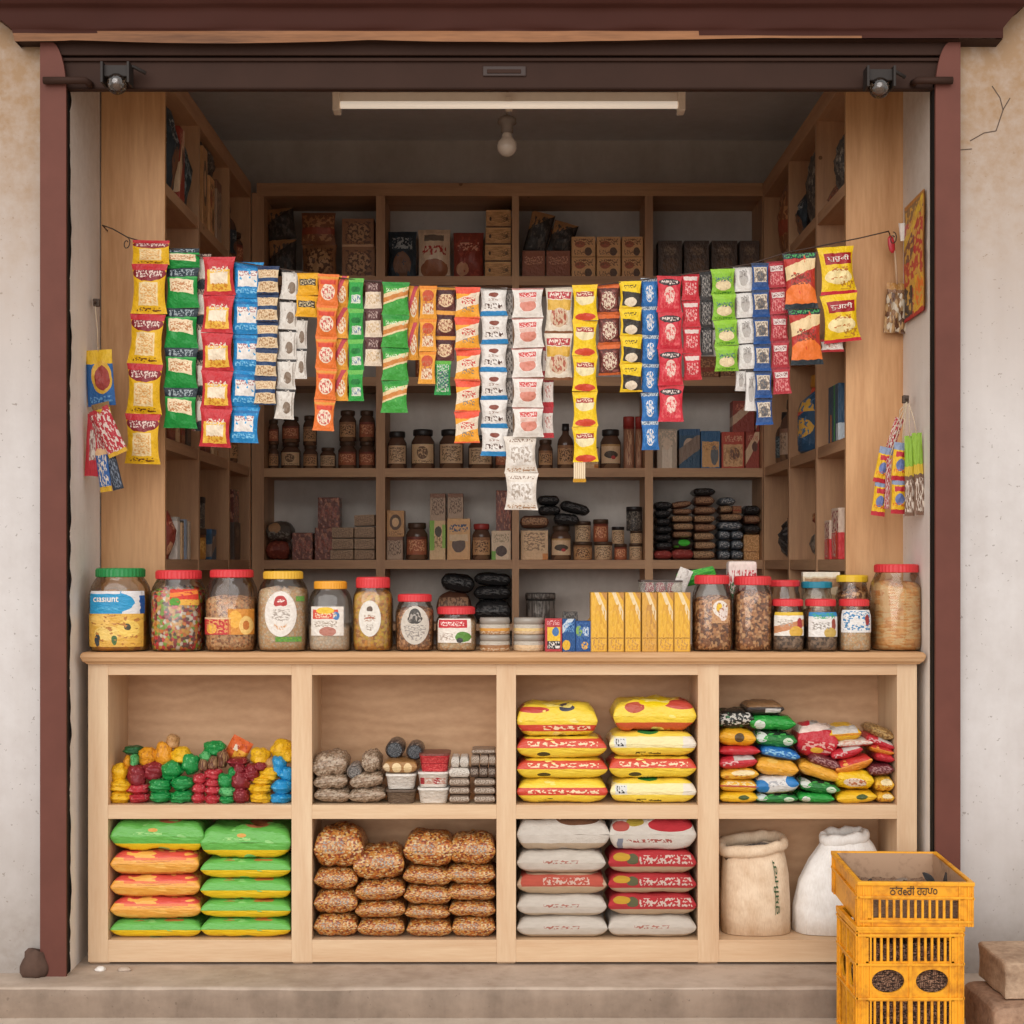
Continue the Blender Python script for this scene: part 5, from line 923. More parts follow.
# upper fourth cubby: mixed packets
FM = {
 'dw': P('mix_dark', '#2c2c2a', ('S', .1, .9, .2, .8, 8, 7, '#c8c4bc'), ('N', 5, .62, '#3a6a44'), coord='gen', rough=.25), 'yk': P('mix_amber_black', '#e8a824', ('E', .55, .5, .13, .26, '#5a4424'), ('N', 5, .66, '#f0c04a'), coord='gen', rough=.28), 'r': P('mix_red', '#c62e38', ('N', 5, .62, '#d8545a'), coord='gen', rough=.28),
 'rw': P('mix_red_white', '#c42e3a', ('R', .4, .95, .62, .9, '#c8beb8'), ('S', .1, .5, .3, .6, 8, 8, '#e0b0b0'), coord='gen', rough=.28), 'yo': P('mix_yellow_orange', '#eab43a', ('E', .6, .6, .3, .22, '#f0dcaa'), ('S', .1, .8, .1, .45, 6, 8, '#c87a2a'), coord='gen', rough=.28), 'yr': P('mix_yellow_redstripe', '#e8b438', ('R', 0, 1, .42, .55, '#b84a34'), ('S', .1, .9, .55, .8, 8, 8, '#f0e0b0'), coord='gen', rough=.28),
 'yg': P('mix_yellow_dark', '#ecbc28', ('E', .62, .5, .14, .2, '#4a5a2a'), coord='gen', rough=.28), 'bk': P('mix_brown_black', '#3a302c', ('R', 0, 1, .6, 1, '#8a6848'), ('R', .5, .9, .2, .5, '#c8c4c0'), coord='gen', rough=.28), 'g': P('mix_green', '#2c9a3e', ('E', .22, .35, .12, .3, '#d4dcd0'), ('N', 5, .6, '#4cb858'), ('R', 0, 1, .9, 1, '#1f4a2a'), coord='gen', rough=.25),
 'gd': P('mix_green_dark', '#2a7a3a', ('R', 0, 1, .78, 1, '#26302a'), ('E', .15, .6, .14, .3, '#d0d8d0'), ('E', .78, .4, .12, .24, '#c8d8c0'), ('N', 6, .58, '#48a850'), coord='gen', rough=.25), 'b': P('mix_blue', '#2a70b8', ('S', .1, .9, .3, .7, 7, 8, '#8ac0e0'), ('R', 0, 1, 0, .2, '#2c3a4a'), coord='gen', rough=.28), 'wb': P('mix_white_blue', '#dcdad8', ('E', .14, .42, .18, .34, '#2878b8'), ('E', .86, .62, .16, .3, '#2c7cc0'), ('S', .3, .7, .4, .7, 8, 7, '#b0b0b4'), ('R', 0, 1, 0, .12, '#b8a878'), coord='gen', rough=.28),
 'R': P('mix_big_red', '#c02c38', ('R', .3, .9, .8, 1, '#a8a29c'), ('D', .62, .8, -.3, '#e4cfc4'), ('S', .15, .9, .15, .45, 6, 12, '#e0a8a0'), ('E', .5, .2, .16, .08, '#e0b040'), coord='gen', rough=.28), 'dr': P('mix_dark_red', '#6a2a30', ('S', .1, .9, .2, .8, 8, 9, '#a87a78'), coord='gen', rough=.28), 'or': P('mix_orange', '#e8a838', ('N', 4, .6, '#eebc5a'), coord='gen', rough=.28),
 'ow': P('mix_yellow_white', '#e6b428', ('R', .1, .9, .5, .9, '#c8c0b8'), ('R', 0, 1, .36, .48, '#d88a28'), coord='gen', rough=.28), 'wr': P('mix_white_red', '#e2d4c8', ('R', 0, 1, 0, .3, '#c84a3c'), ('S', .1, .9, .3, .8, 8, 8, '#d8a898'), coord='gen', rough=.28), 'ro': P('mix_red_orange', '#e08a30', ('R', 0, 1, .55, 1, '#c83a34'), ('N', 5, .6, '#e8a850'), coord='gen', rough=.28), 'ys': P('mix_yellow_speck', '#ecc024', ('E', .5, .34, .3, .2, '#e2cdb8'), ('S', .3, .8, .2, .5, 9, 7, '#b8704a'), coord='gen', rough=.28), 'tn': P('mix_tan', '#b08a50', ('V', 0, 1, 0, 1, 14, ['#b89058', '#d0ac70', '#8a6438']), coord='gen', rough=.3)}
MX = [('yg', 738, 799, 38, 12, 0, 'yellow packet with a dark mark, bottom of the pile by the divider'), ('yr', 738, 787.5, 38, 13, 2, 'yellow packet with a red stripe, second from bottom by the divider'), ('yo', 739, 776, 38, 12, -2, 'yellow and cream packet, third from bottom by the divider'), ('rw', 738, 764, 38, 14, -4, 'red packet with a pale patch, fourth from bottom by the divider'), ('r', 739.5, 753, 41, 10, 0, 'plain red packet under the amber one by the divider'), ('yk', 737, 740, 37, 18, 3, 'amber packet with a dark blot near the top by the divider'), ('dw', 736, 722, 38, 19, -3, 'dark packet with white marks, topmost by the divider'),
 ('gd', 776, 800, 42, 10, 0, 'dark green packet at the bottom under the white and blue one'), ('wb', 777, 786.5, 43, 19, -4, 'white packet with blue ends'), ('or', 775.5, 769, 42, 18, 7, 'amber packet lying on the white and blue one'), ('b', 779, 755.5, 39, 13, 10, 'blue packet above the amber one'), ('gd', 776, 742, 41, 16, 3, 'dark green packet with white spots above the blue one'), ('g', 773, 725.5, 46, 16, 2, 'bright green packet near the top of the second pile'), ('bk', 766, 711.5, 38, 14, 0, 'brown and black packet, topmost of the second pile'),
 ('g', 815, 799.5, 36, 11, 2, 'green packet on the board below the amber slanting one'), ('gd', 818, 788.5, 40, 13, 8, 'green speckled packet just under the amber slanting one'), ('or', 816.5, 773, 43, 15, 18, 'amber packet slanting down toward the yellow pile'), ('dr', 822, 763.5, 34, 13, 18, 'dark red packet slanting under the big red one'), ('R', 816, 743, 41, 34, 6, 'biggest red packet with white swoosh'),
 ('yg', 856, 799, 40, 13, -4, 'yellow packet at the bottom of the fourth pile'), ('ys', 853, 781, 38, 21, 4, 'yellow packet with a cream picture in the fourth pile'), ('ro', 855, 766, 38, 15, -16, 'red and orange packet slanting up in the fourth pile'), ('rw', 848, 754.5, 32, 12, -14, 'red and white packet under the yellow and white one'), ('wr', 855, 745.5, 36, 9, -4, 'white packet with a red base below the yellow and white one'), ('ow', 846, 736, 32, 16, -4, 'yellow packet with a white panel, topmost of the fourth pile'),
 ('yo', 887, 799, 22, 11, 0, 'yellow packet at the bottom against the counter end'), ('yo', 886, 786, 24, 15, 0, 'second yellow packet from the bottom against the counter end'), ('dr', 883, 771.5, 31, 13, -4, 'dark brown packet against the counter end'), ('r', 886, 759.5, 24, 10, 10, 'short red packet against the counter end'), ('ro', 882, 752, 27, 9, 14, 'thin orange and red packet under the long red one'), ('rw', 881, 744, 36, 11, 22, 'long red packet slanting against the counter end'), ('tn', 882, 735, 28, 12, 20, 'tan packet on top against the counter end')]
for k, (f, cx, cy, wp, hp, ti, lab) in enumerate(MX):
    a, c, z0, h = at(cx, cy, wp, hp); lying('mixed_packet', lab, a, c, z0, h, FM[f], 300 + k, 'packet', .15, ti, 'mixed packets in the fourth cubbyhole', p=4.4, wr=.12, yoff=max(0, 770 - cy) * .0006, nu=14)
# lower fourth cubby: two open sacks
def sackmat(name, c1, c2):
    t = NT(name); v = t.coord('obj'); wv = t.noise(t.vm('MULTIPLY', v, (260, 260, 60)), 1.0, 2); wr = t.noise(v, 14, 4, .6)
    c = t.ramp(t.math('ADD', t.math('MULTIPLY', wr, .7), t.math('MULTIPLY', wv, .3)), [(.35, c2), (.62, c1)]); return t.out(c, .6, .3, bump=t.math('ADD', wr, t.math('MULTIPLY', wv, .3)), bstr=.5, bdist=.006)
def sack(label, prof, cxs, ay, film, zf, D, seed, text=None, roll=None, fillmat=None, n=56):
    # prof: (z fraction, half width px), cxs: centre px per row
    s = D / F; t = thing('open_sack', label, 'sack', (X(cxs[0], D), YD(D), zf)); H = prof[-1][2] if len(prof[-1]) > 2 else 1
    b = B(); rings = []
    def ring(z, hw, cx, k):
        rg = []
        for i in range(n):
            x, y = sqr(2 * pi * (i + .5) / n, 2.6); f = 1 + .045 * noise.noise(Vector((x * 2, y * 2, z * 9 + seed))) + .03 * noise.noise(Vector((x * 6, y * 6, z * 5 + seed)))
            rg.append(((cx - cxs[0]) * s + x * hw * s * f, y * ay * f * (hw / prof[1][1]), z + (.006 * noise.noise(Vector((x * 3, y * 3, seed))) if k > 1 else .0008)))
        return rg
    zs = []
    for k, ((py, hw), cx) in enumerate(zip(prof, cxs)): zs.append(Z(py, D) - zf); rings.append(ring(max(0.0, Z(py, D) - zf) if k else 0.0, hw, cx, k))
    for k in range(len(rings)):
        q = max(0, (k - 3) / 3)
        rings[k] = [(x, y, z + q * (.22 * (y + ay * .6) * .5 + .10 * (x - (cxs[k] - cxs[0]) * s))) for x, y, z in rings[k]]
    b.loft(rings, cap1=False); top = rings[-1]; mats = [film]
    if text:
        def fn(u, v):
            z = text[3] + (text[4] - text[3]) * u; fz = 0
            for k in range(len(zs) - 1):
                if zs[k] <= z <= zs[k + 1]: fz = (z - zs[k]) / (zs[k + 1] - zs[k]); break
            hw = (prof[k][1] * (1 - fz) + prof[k + 1][1] * fz); cx = cxs[k] * (1 - fz) + cxs[k + 1] * fz
            xf = text[1] + (text[2] - text[1]) * (1 - v); return ((cx - cxs[0]) * s + xf * hw * s, -ay * (hw / prof[1][1]) * (1 - abs(xf) ** 2.6) ** (1 / 2.6) * 1.05 - .003, z)
        letter(b, text[0], fn, 0, 1, 0, 1, 1); mats.append(text[5])
    b.obj('sack_body', mats, t)
    # rolled-down rim
    rr = roll; b = B(); m = 10; R_ = []
    for j in range(m + 1):
        a = -pi * .5 + 2 * pi * j / m; rg = []
        for i, (x, y, z) in enumerate(top):
            q = rr * (1 + .25 * noise.noise(Vector((x * 30, y * 30, seed)))); cx = sum(p[0] for p in top) / n
            l = sqrt((x - cx) ** 2 + y * y) or 1; ux, uy = (x - cx) / l, y / l
            rg.append((x + ux * q * .75 * cos(a), y + uy * q * .75 * cos(a), z + q * (sin(a))))
        R_.append(rg)
    b.loft(R_, cap0=False, cap1=False).obj('rolled_rim', film, t)
    cx = sum(p[0] for p in top) / n; rings = [[(cx + (x - cx) * k, y * k, z - dz + .01 * noise.noise(Vector((x * 20 * k, y * 20, seed)))) for x, y, z in top] for k, dz in ((.97, .02), (.9, .045), (.5, .05), (.1, .045))]
    B().loft(rings, cap0=False).obj('contents', fillmat, t)
    return t
SB = sackmat('sack_beige', '#efd8bc', '#d4b696'); SWt = sackmat('sack_white', '#fbf9f6', '#e2ddd7')
def tilt_top(o, amt): pass
sack('beige open sack with rolled rim and printed vertical lettering', [(938, 31), (930, 34), (900, 34.5), (872, 33.5), (859, 31.5), (852, 30), (846, 31)], [755, 755, 755, 755, 754, 753, 752], .085, SB, ZF2, 5.13, 3, ('\u0a30\u0a41\u0a36\u0a3f\u0a2e\u0a3e\u0a30\u0a3e', .42, .60, .07, .245, INK_G), .020, P('grain_dark', '#6a5442', ('V', 0, 1, 0, 1, 60, ['#6a5442', '#8a7058', '#4a3a2e']), coord='obj'))
sack('white open sack slumping to one side behind the yellow crates', [(937, 43), (930, 45.5), (905, 45), (880, 42.5), (860, 36), (847, 28), (838, 21)], [838.5, 838.5, 839, 841, 844, 845, 844], .085, SWt, ZF2, 5.13, 9, None, .020, P('grain_pale', '#c8beb2', ('N', 12, .55, '#a89c90'), coord='obj'))
# ------------------------------------------------------------------ goods on the back shelves
def film(name, base, *l, **k): k.setdefault('coord', 'gen'); k.setdefault('rough', .4); return P(name, boost(base), *boost(l), **k)
G = {
 'dark_tan': film('goods_dark_tan', '#2e2a28', ('D', .5, .95, -.5, '#9a7450'), ('S', .1, .9, .1, .9, 7, 6, '#4a4440')),
 'brown': film('goods_brown', '#7a5038', ('S', .05, .95, .1, .9, 7, 8, '#a87c58'), ('R', 0, 1, .3, .5, '#8a4634')),
 'brown_pic': film('goods_brown_picture', '#8a6244', ('E', .5, .5, .34, .34, '#a88460'), ('S', .1, .9, .1, .9, 8, 8, '#5c4030'), ('R', 0, 1, .0, .08, '#c0a080')),
 'blueblack': film('goods_blue_black', '#26303a', ('S', .15, .85, .62, .86, 9, 16, '#8a9298'), ('E', .5, .3, .3, .26, '#6a4c3a'), ('N', 6, .6, '#34424e')),
 'white_pouch': film('goods_white_pouch', '#cdb9a4', ('R', .2, .8, .76, .88, '#6a6058'), ('S', .14, .86, .48, .66, 9, 10, '#a03a34'), ('E', .5, .2, .42, .2, '#8a5a40'), ('R', 0, 1, .92, 1, '#b8a490'), rough=.3),
 'red_pouch': film('goods_red_pouch', '#7c3a30', ('S', .15, .85, .6, .78, 9, 14, '#c0907c'), ('E', .3, .22, .2, .14, '#b08468'), ('N', 6, .6, '#944638')),
 'crate': film('goods_pale_wood', '#a88054', ('S', 0, 1, 0, 1, 2, 14, '#bc9466'), ('R', 0, 1, 0, .09, '#5a3e26'), ('R', 0, 1, .9, 1, '#c4a070'), ('E', .18, .5, .05, .12, '#4a3424'), ('E', .82, .5, .06, .12, '#5a4430'), ('S', .6, .9, .3, .7, 9, 12, '#7a5a3a')), 'redbrown': film('goods_red_brown_box', '#84503c', ('S', .1, .9, .5, .8, 9, 12, '#b4846a'), ('R', 0, 1, .0, .1, '#6a3c30')),
 'tanbox': film('goods_tan_box', '#c89e70', ('E', .7, .26, .16, .2, '#5a4438'), ('E', .35, .62, .22, .16, '#a05c44'), ('S', .1, .9, .6, .9, 9, 9, '#7a5238'), ('S', .1, .6, .1, .35, 9, 9, '#8e6448')),
 'darkbox': film('goods_dark_box', '#4a3e38', ('E', .5, .74, .26, .14, '#7a6a5c'), ('E', .5, .34, .32, .2, '#6a5444'), ('S', .1, .9, .1, .9, 8, 9, '#5c4c42')),
 'jarl': film('goods_jar_tan_label', '#b08c68', ('S', .1, .9, .15, .85, 9, 9, '#5a4030'), ('R', 0, 1, .84, 1, '#8a6448')), 'jarl2': film('goods_jar_cream_label', '#c4ac8c', ('E', .5, .55, .26, .34, '#6a5240'), ('S', .3, .7, .3, .8, 8, 8, '#b89c7c'), ('S', .05, .95, .02, .18, 12, 12, '#8a7058')), 'jarl3': film('goods_jar_red_label', '#9a5a40', ('S', .1, .9, .2, .8, 8, 8, '#c89878'), ('R', 0, 1, .86, 1, '#6a3428')),
 'jarl4': film('goods_jar_cream_text', '#bca488', ('S', .08, .92, .1, .9, 8, 12, '#7a6450')), 'pic': film('goods_picture_label', '#c4ac90', ('E', .5, .45, .36, .2, '#4a4038'), ('E', .62, .3, .12, .1, '#a03a38'), ('R', 0, 1, .9, 1, '#a88458')),
 'whitebox': film('goods_white_box', '#a3978a', ('R', .25, .75, .0, .55, '#d0c6ba'), ('E', .5, .62, .2, .16, '#c8b8a8'), ('S', .05, .95, .6, .95, 7, 8, '#c0b0a0')), 'bluebox': film('goods_blue_box', '#2c4a66', ('E', .5, .56, .3, .22, '#a89484'), ('D', .1, .5, -.4, '#7a6a60'), ('R', 0, 1, .84, 1, '#2a5078')), 'bluetan': film('goods_blue_tan_box', '#2c5a86', ('R', .06, .94, .04, .72, '#c09868'), ('E', .7, .36, .2, .26, '#5a6068'), ('S', .1, .9, .5, .7, 8, 12, '#a87c50')),
 'redtan': film('goods_red_tan_box', '#a84434', ('R', .08, .92, .06, .66, '#c8a47c'), ('E', .55, .4, .24, .18, '#6a4a3c'), ('S', .1, .9, .1, .6, 7, 8, '#a8805c'), ('S', .1, .9, .74, .9, 9, 16, '#d0a488')), 'redtan2': film('goods_red_swoosh_box', '#8c3c30', ('D', .1, .5, -.7, '#d0b89c'), ('E', .65, .6, .2, .14, '#5a3a30'), ('S', .1, .9, .76, .92, 9, 16, '#b88470')), 'redbox': film('goods_red_box', '#853a30', ('D', .2, .5, -.6, '#b8a08c'), ('S', .1, .9, .7, .9, 8, 14, '#b0705c')),
 'greypack': film('goods_grey_pack', '#4a4440', ('E', .35, .62, .24, .26, '#9a7a5c'), ('S', .05, .95, .05, .45, 7, 9, '#7a7874')), 'darkred': film('goods_dark_red_loaf', '#6a342c', ('N', 6, .56, '#84483a'), rough=.25), 'redpack': film('goods_red_pack', '#643a32', ('N', 6, .56, '#9a6a58'), ('S', .1, .9, .3, .7, 8, 8, '#8a5044'), rough=.25),
 'slab': film('goods_grey_slab', '#9a8470', ('S', .05, .95, .1, .9, 12, 7, '#7a6454'), ('R', 0, 1, 0, .1, '#6a5848')), 'boxpic': film('goods_box_with_ring', '#b08a62', ('E', .5, .55, .34, .3, '#5a463a'), ('E', .5, .55, .2, .18, '#c8a884'), ('S', .1, .9, .04, .2, 9, 12, '#8a6848')), 'greybox': film('goods_grey_box', '#a08c7c', ('S', .1, .9, .2, .85, 9, 9, '#6c5a4e'), ('R', 0, 1, .84, 1, '#7a5a4a')),
 'greenlab': film('goods_green_label', '#cdb38e', ('R', 0, .3, .24, 1, '#7aa84a'), ('E', .55, .72, .22, .14, '#4a4438'), ('R', .8, 1, .3, .9, '#8ab058'), ('S', .3, .8, .3, .6, 8, 10, '#8a7050')), 'tanblue': film('goods_tan_blue_box', '#c09a70', ('S', .1, .9, .68, .86, 7, 12, '#3a4a68'), ('E', .5, .36, .3, .18, '#5a4a44'), ('R', .1, .9, .46, .62, '#d0b898')), 'whitegreen': film('goods_white_green_box', '#c2b19c', ('E', .5, .3, .3, .18, '#4a3c38'), ('R', 0, .22, 0, .3, '#6a9a48'), ('S', .1, .9, .6, .9, 9, 12, '#97866f')), 'tancard': film('goods_tan_card', '#bfa484', ('S', .12, .88, .3, .88, 6, 12, '#8a7058'), ('R', .8, 1, 0, .2, '#b0743c'), ('R', 0, 1, .94, 1, '#4a4038')),
 'blackpack': film('goods_black_pack', '#26272a', ('S', .1, .9, .35, .75, 6, 9, '#4c4d50'), rough=.22), 'brownslab': film('goods_brown_slab', '#5a3c30', ('R', .08, .92, .25, .8, '#a08068'), ('S', .1, .9, .25, .8, 12, 7, '#6e5242')), 'tanslab': film('goods_tan_slab', '#5e4638', ('R', .06, .94, .2, .84, '#b09478'), ('S', .1, .9, .2, .84, 12, 7, '#7c6450')), 'greenmark': film('goods_green_mark', '#35302e', ('E', .55, .6, .26, .34, '#3fae3a'), ('R', .1, .3, .1, .3, '#4a9a38')), 'redslab': film('goods_red_slab', '#8a3a38', ('N', 6, .58, '#a86460'), ('R', 0, 1, 0, .2, '#6a2c2c')), 'greypuff': film('goods_grey_blue_pack', '#4a5460', ('S', .1, .9, .2, .8, 7, 7, '#a8b0b8')), 'straw': film('goods_straw_block', '#a87c4c', ('S', 0, 1, 0, 1, 6, 16, '#c8a070'), ('R', 0, 1, .3, .34, '#8a5c34')),
 'gold_red': film('goods_blue_gold', '#28486a', ('E', .7, .5, .28, .3, '#c8a048'), ('D', .6, .74, -.5, '#c0503a'), ('S', .1, .9, .1, .9, 7, 8, '#4a6a90')), 'multi': film('goods_blue_green', '#33506e', ('R', .55, .68, 0, 1, '#3a9a48'), ('R', .2, .34, 0, .5, '#b07038'), ('R', .8, 1, .0, .3, '#a8b8c8')), 'redwhite': film('goods_red_white_box', '#c03a40', ('R', 0, 1, .52, 1, '#c8b8ac'), ('S', .05, .95, .55, .95, 6, 8, '#8a3a3c'), ('R', .62, .8, 0, .55, '#d84a2c'), ('S', .05, .6, .05, .5, 7, 7, '#e0c8bc')),
 'bottle_tan': film('goods_tall_brown', '#8c6450', ('S', .2, .8, .1, .9, 7, 3, '#b89880'), ('R', 0, 1, .93, 1, '#7a2a28')), 'white': film('goods_white_carton', '#c8c6c4', ('R', 0, 1, .9, 1, '#9a9894')), 'slate': film('goods_slate_carton', '#7a8aa4', ('R', .3, .6, 0, 1, '#a8b4c4')), 'tealdark': film('goods_dark_teal', '#2c3a42', ('S', .1, .9, .1, .9, 8, 8, '#6a7a84')), 'darkbits': film('goods_dark_bits', '#3a3838', ('N', 8, .56, '#7a7670'), ('S', .1, .9, .1, .9, 6, 9, '#55504c')), 'orangejar': film('goods_amber_tin', '#a87838', ('S', .1, .9, .2, .8, 8, 9, '#d0a860'), ('R', 0, 1, .86, 1, '#5a3a28')), 'greyheap': film('goods_grey_heap', '#6a6460', ('V', 0, 1, 0, 1, 10, ['#6a6460', '#8a8480', '#4c4644', '#a09a94']))}
m_darkglass = P('dark_jar_glass', '#63483a', ('N', 4, .56, '#86644c'), coord='obj', rough=.15, wob=0); m_lidb = plain('lid_brown', '#5c4434', .45, .2, .4, .3, 40); m_lidk = plain('lid_black', '#2e2826', .4, 0, .4, .2, 40); m_lidr = plain('lid_dull_red', '#a83c34', .45, 0, .4, .2, 40)
m_tin = P('tin_grey', '#77706a', ('S', 0, 1, 0, 1, 14, 1, '#a8a098'), ('R', 0, 1, .9, 1, '#4a4644'), coord='gen', rough=.3, metal=.3)
def put(kind, label, cat, w, h, dep, f, loc, rz=0, tilt=0, group=None, seed=1, lid=None, name=None):
    # one article standing on a shelf at loc
    rot = (0, R(tilt), rz); loc = (loc[0], loc[1], loc[2] + .0008)
    if kind == 'box': return tag(B().box(-w / 2, w / 2, -dep / 2, dep / 2, 0, h, 0, .002).obj(name or 'carton', f, None, loc, rot), label, cat, group)
    if kind == 'pouch':
        b = B(); sachet(b, w, h, dep, seed, nu=8, nv=10, pinch=.06); b.v = [(x, y, max(.0, z + h / 2)) for x, y, z in b.v]; return tag(b.obj(name or 'pouch', f, None, loc, rot), label, cat, group)
    if kind == 'bag':
        b = B(); pillow(b, w, dep, h, seed, 4.5, .10, nu=12, nv=7); return tag(b.obj(name or 'packet', f, None, loc, rot), label, cat, group)
    if kind == 'jar':
        t = thing(name or 'shelf_jar', label, cat, loc, (0, 0, rz), group); r = w / 2; n = 20
        body = B().lathe([(r * .9, 0), (r, h * .04), (r, h * .68), (r * .86, h * .76), (r * .72, h * .82), (r * .72, h * .9)], n, 0, 2.0).obj('jar_body', m_darkglass, t)
        b = B(); b.grid(lambda u, v: (r * 1.01 * sin((u - .5) * 2.2), -r * 1.03 * cos((u - .5) * 2.2) , h * (.14 + .48 * v)), 12, 2); b.obj('label', f, body)
        B().lathe([(r * .80, h * .84), (r * .84, h * .86), (r * .84, h * .98), (r * .78, h), (.001, h)], n).obj('lid', lid or m_lidb, t); return t
    if kind == 'tin':
        t = thing(name or 'tin', label, cat, loc, (0, 0, rz), group); r = w / 2
        B().lathe([(r * .9, 0), (r * .97, h * .03), (r * .97, h * .82)], 22).obj('tin_body', f, t); B().lathe([(r, h * .80), (r, h * .97), (r * .95, h), (.001, h * .99)], 22).obj('lid', lid or m_lidb, t); return t
    if kind == 'bottle':
        t = thing(name or 'bottle', label, cat, loc, (0, 0, rz), group); r = w / 2
        body = B().lathe([(r * .9, 0), (r, h * .03), (r, h * .56), (r * .86, h * .66), (r * .45, h * .76), (r * .36, h * .86)], 20).obj('bottle_body', m_darkglass if lid is None else f, t)
        b = B(); b.grid(lambda u, v: (r * 1.02 * sin((u - .5) * 2.4), -r * 1.02 * cos((u - .5) * 2.4), h * (.1 + .42 * v)), 12, 2); b.obj('label', f, body)
        B().lathe([(r * .42, h * .84), (r * .46, h * .86), (r * .42, h), (.001, h)], 16).obj('cap', lid or m_lidk, t); return t
BAY = ['first', 'second', 'third', 'fourth']
def back(zs, D, rows, grp):
    s = D / F
    for k, (kind, f, px0, px1, py0, py1, label, *ex) in enumerate(rows):
        e = ex[0] if ex else {}
        for q in range(4):
            la, lb = 512 + (X(bx[q][1], DB) + .003) / s, 512 + (X(bx[q + 1][0], DB) - .003) / s
            if la - 6 < (px0 + px1) / 2 < lb + 6: px0, px1 = max(px0, la), min(px1, lb)
        w = (px1 - px0) * s * .985
        z0 = zs if e.get('base', True) and not e.get('on') else Z(py1, D) + zs - Z(e['on'] if e.get('on') and e['on'] > 1 else e.get('fl', py1), D)
        if e.get('z') is not None: z0 = e['z']
        z1 = Z(py0, D); h = max(.012, z1 - z0)
        dep = e.get('dep', {'box': .10, 'pouch': min(.07, w * .5), 'bag': .16, 'jar': w, 'tin': w, 'bottle': w}[kind])
        f = G[f] if isinstance(f, str) else f
        put(kind, label, {'box': 'box', 'pouch': 'packet', 'bag': 'packet', 'jar': 'jar', 'tin': 'tin', 'bottle': 'bottle'}[kind], w, h, dep, f, (X((px0 + px1) / 2, D), YD(D) + e.get('dy', 0), z0), e.get('rz', 0), e.get('tilt', 0), grp, k + 1, e.get('lid'), e.get('name'))
def zz(py, D=7.2): return Z(py, D)
D = 7.2; zA, zB, zC, zD, zE = SH[6], SH[5], SH[4], SH[3], SH[2]
J = dict
back(zA, D, [
 ('pouch', 'dark_tan', 264, 297, 240, 276, 'dark packet with a tan diagonal band, lower of two in the first bay'), ('pouch', 'dark_tan', 264, 297, 209, 240, 'dark packet with a tan diagonal band, upper of two in the first bay', J(z=zz(240), tilt=-6)),
 ('pouch', 'brown_pic', 302, 337, 245, 276, 'brown picture packet, lower of the middle pair in the first top bay'), ('pouch', 'brown', 301, 336, 213, 245, 'reddish brown packet on top of the middle pair in the first top bay', J(z=zz(245))),
 ('box', 'brown_pic', 343, 376, 249, 276, 'brown carton with a picture, lower of the pair beside the first upright'), ('box', 'brown_pic', 343, 375, 221, 248.5, 'brown carton with a picture, upper of the pair beside the first upright', J(z=zz(249))),
 ('pouch', 'blueblack', 388, 417, 232, 276, 'blue-black pouch standing left of the pale red-lettered pouch'), ('pouch', 'white_pouch', 418, 451, 230, 276, 'pale pouch with red lettering on the top back shelf'), ('pouch', 'red_pouch', 453, 484, 233, 276, 'dull red pouch beside the pale wooden boxes'),
 ('box', 'crate', 485, 513, 264, 276, 'pale wooden box, bottom of the stack of four'), ('box', 'crate', 485, 512.5, 247, 263.5, 'pale wooden box, third from top of the stack of four', J(z=zz(263.8))), ('box', 'crate', 485.5, 513, 230, 246.5, 'pale wooden box, second from top of the stack of four', J(z=zz(246.9))), ('box', 'crate', 486, 513, 212.5, 229.6, 'pale wooden box, topmost of the stack of four', J(z=zz(230))),
 ('box', 'redbrown', 522, 545, 253, 276, 'red-brown carton nearest the centre upright on the top back shelf'), ('box', 'redbrown', 546, 570, 253, 276, 'red-brown carton beside the tan cartons on the top back shelf'), ('pouch', 'dark_tan', 522, 546, 212, 252, 'dark leaning packet standing on the red-brown carton by the centre upright', J(z=zz(253), tilt=14, dep=.05)), ('pouch', 'dark_tan', 546, 571, 222, 253, 'dark leaning packet standing on the red-brown carton by the tan cartons', J(z=zz(253), tilt=16, dep=.05)),
 ] + [('box', 'tanbox', a, c, y0, y1, 'tan picture carton, %s of the %s row of three on the top back shelf' % (('first', 'second', 'third')[i], nm), J(z=zA if nm == 'lower' else zz(259))) for nm, y0, y1 in (('lower', 259.4, 276), ('upper', 239, 258.8)) for i, (a, c) in enumerate(((571, 595), (596, 620), (621, 645.5)))]
 + [('box', 'darkbox', a, c, 243, 276, 'dark carton with round emblem, %s of four in the fourth top bay' % BAY[i]) for i, (a, c) in enumerate(((657, 681), (683, 708), (710, 736), (738, 763)))], 'goods on the top back shelf')
back(zB, D, [('jar', 'jarl3', 386, 408, 345, 377, 'dark jar glimpsed between hanging green packets on the second back shelf'), ('box', 'brown', 696, 718, 358, 377, 'low brown carton on the second back shelf below the dark sachets'), ('box', 'brown_pic', 719, 741, 356, 377, 'low brown picture carton on the second back shelf below the lime packets'), ('tin', 'jarl3', 415, 432, 352, 377, 'round brown tin behind the orange sachets on the second back shelf')], 'goods on the second back shelf')
D2 = 7.24
rows = []
for i, (a, c, y) in enumerate(((262, 279, 445), (281, 301, 443), (303, 318, 446), (320, 336, 448), (338, 357, 442), (358.5, 375.5, 442))): rows.append(('jar', ('jarl', 'jarl2', 'jarl', 'jarl4', 'jarl3', 'jarl3')[i], a, c, y, 468, 'dark spice jar, %s from the left in the lower tier of six' % ('first', 'second', 'third', 'fourth', 'fifth', 'sixth')[i], J(dy=0)))
for i, (a, c, y, b_) in enumerate(((262.5, 279, 420, 445), (282, 300, 417, 443), (303, 317, 416, 446), (339, 356.5, 411, 442), (359, 375, 411, 442))): rows.append(('jar', ('jarl3', 'jarl3', 'jarl', 'jarl', 'jarl3')[i], a, c, y, b_, 'dark spice jar, %s from the left in the upper tier of five' % ('first', 'second', 'third', 'fourth', 'fifth')[i], J(z=zz(b_))))
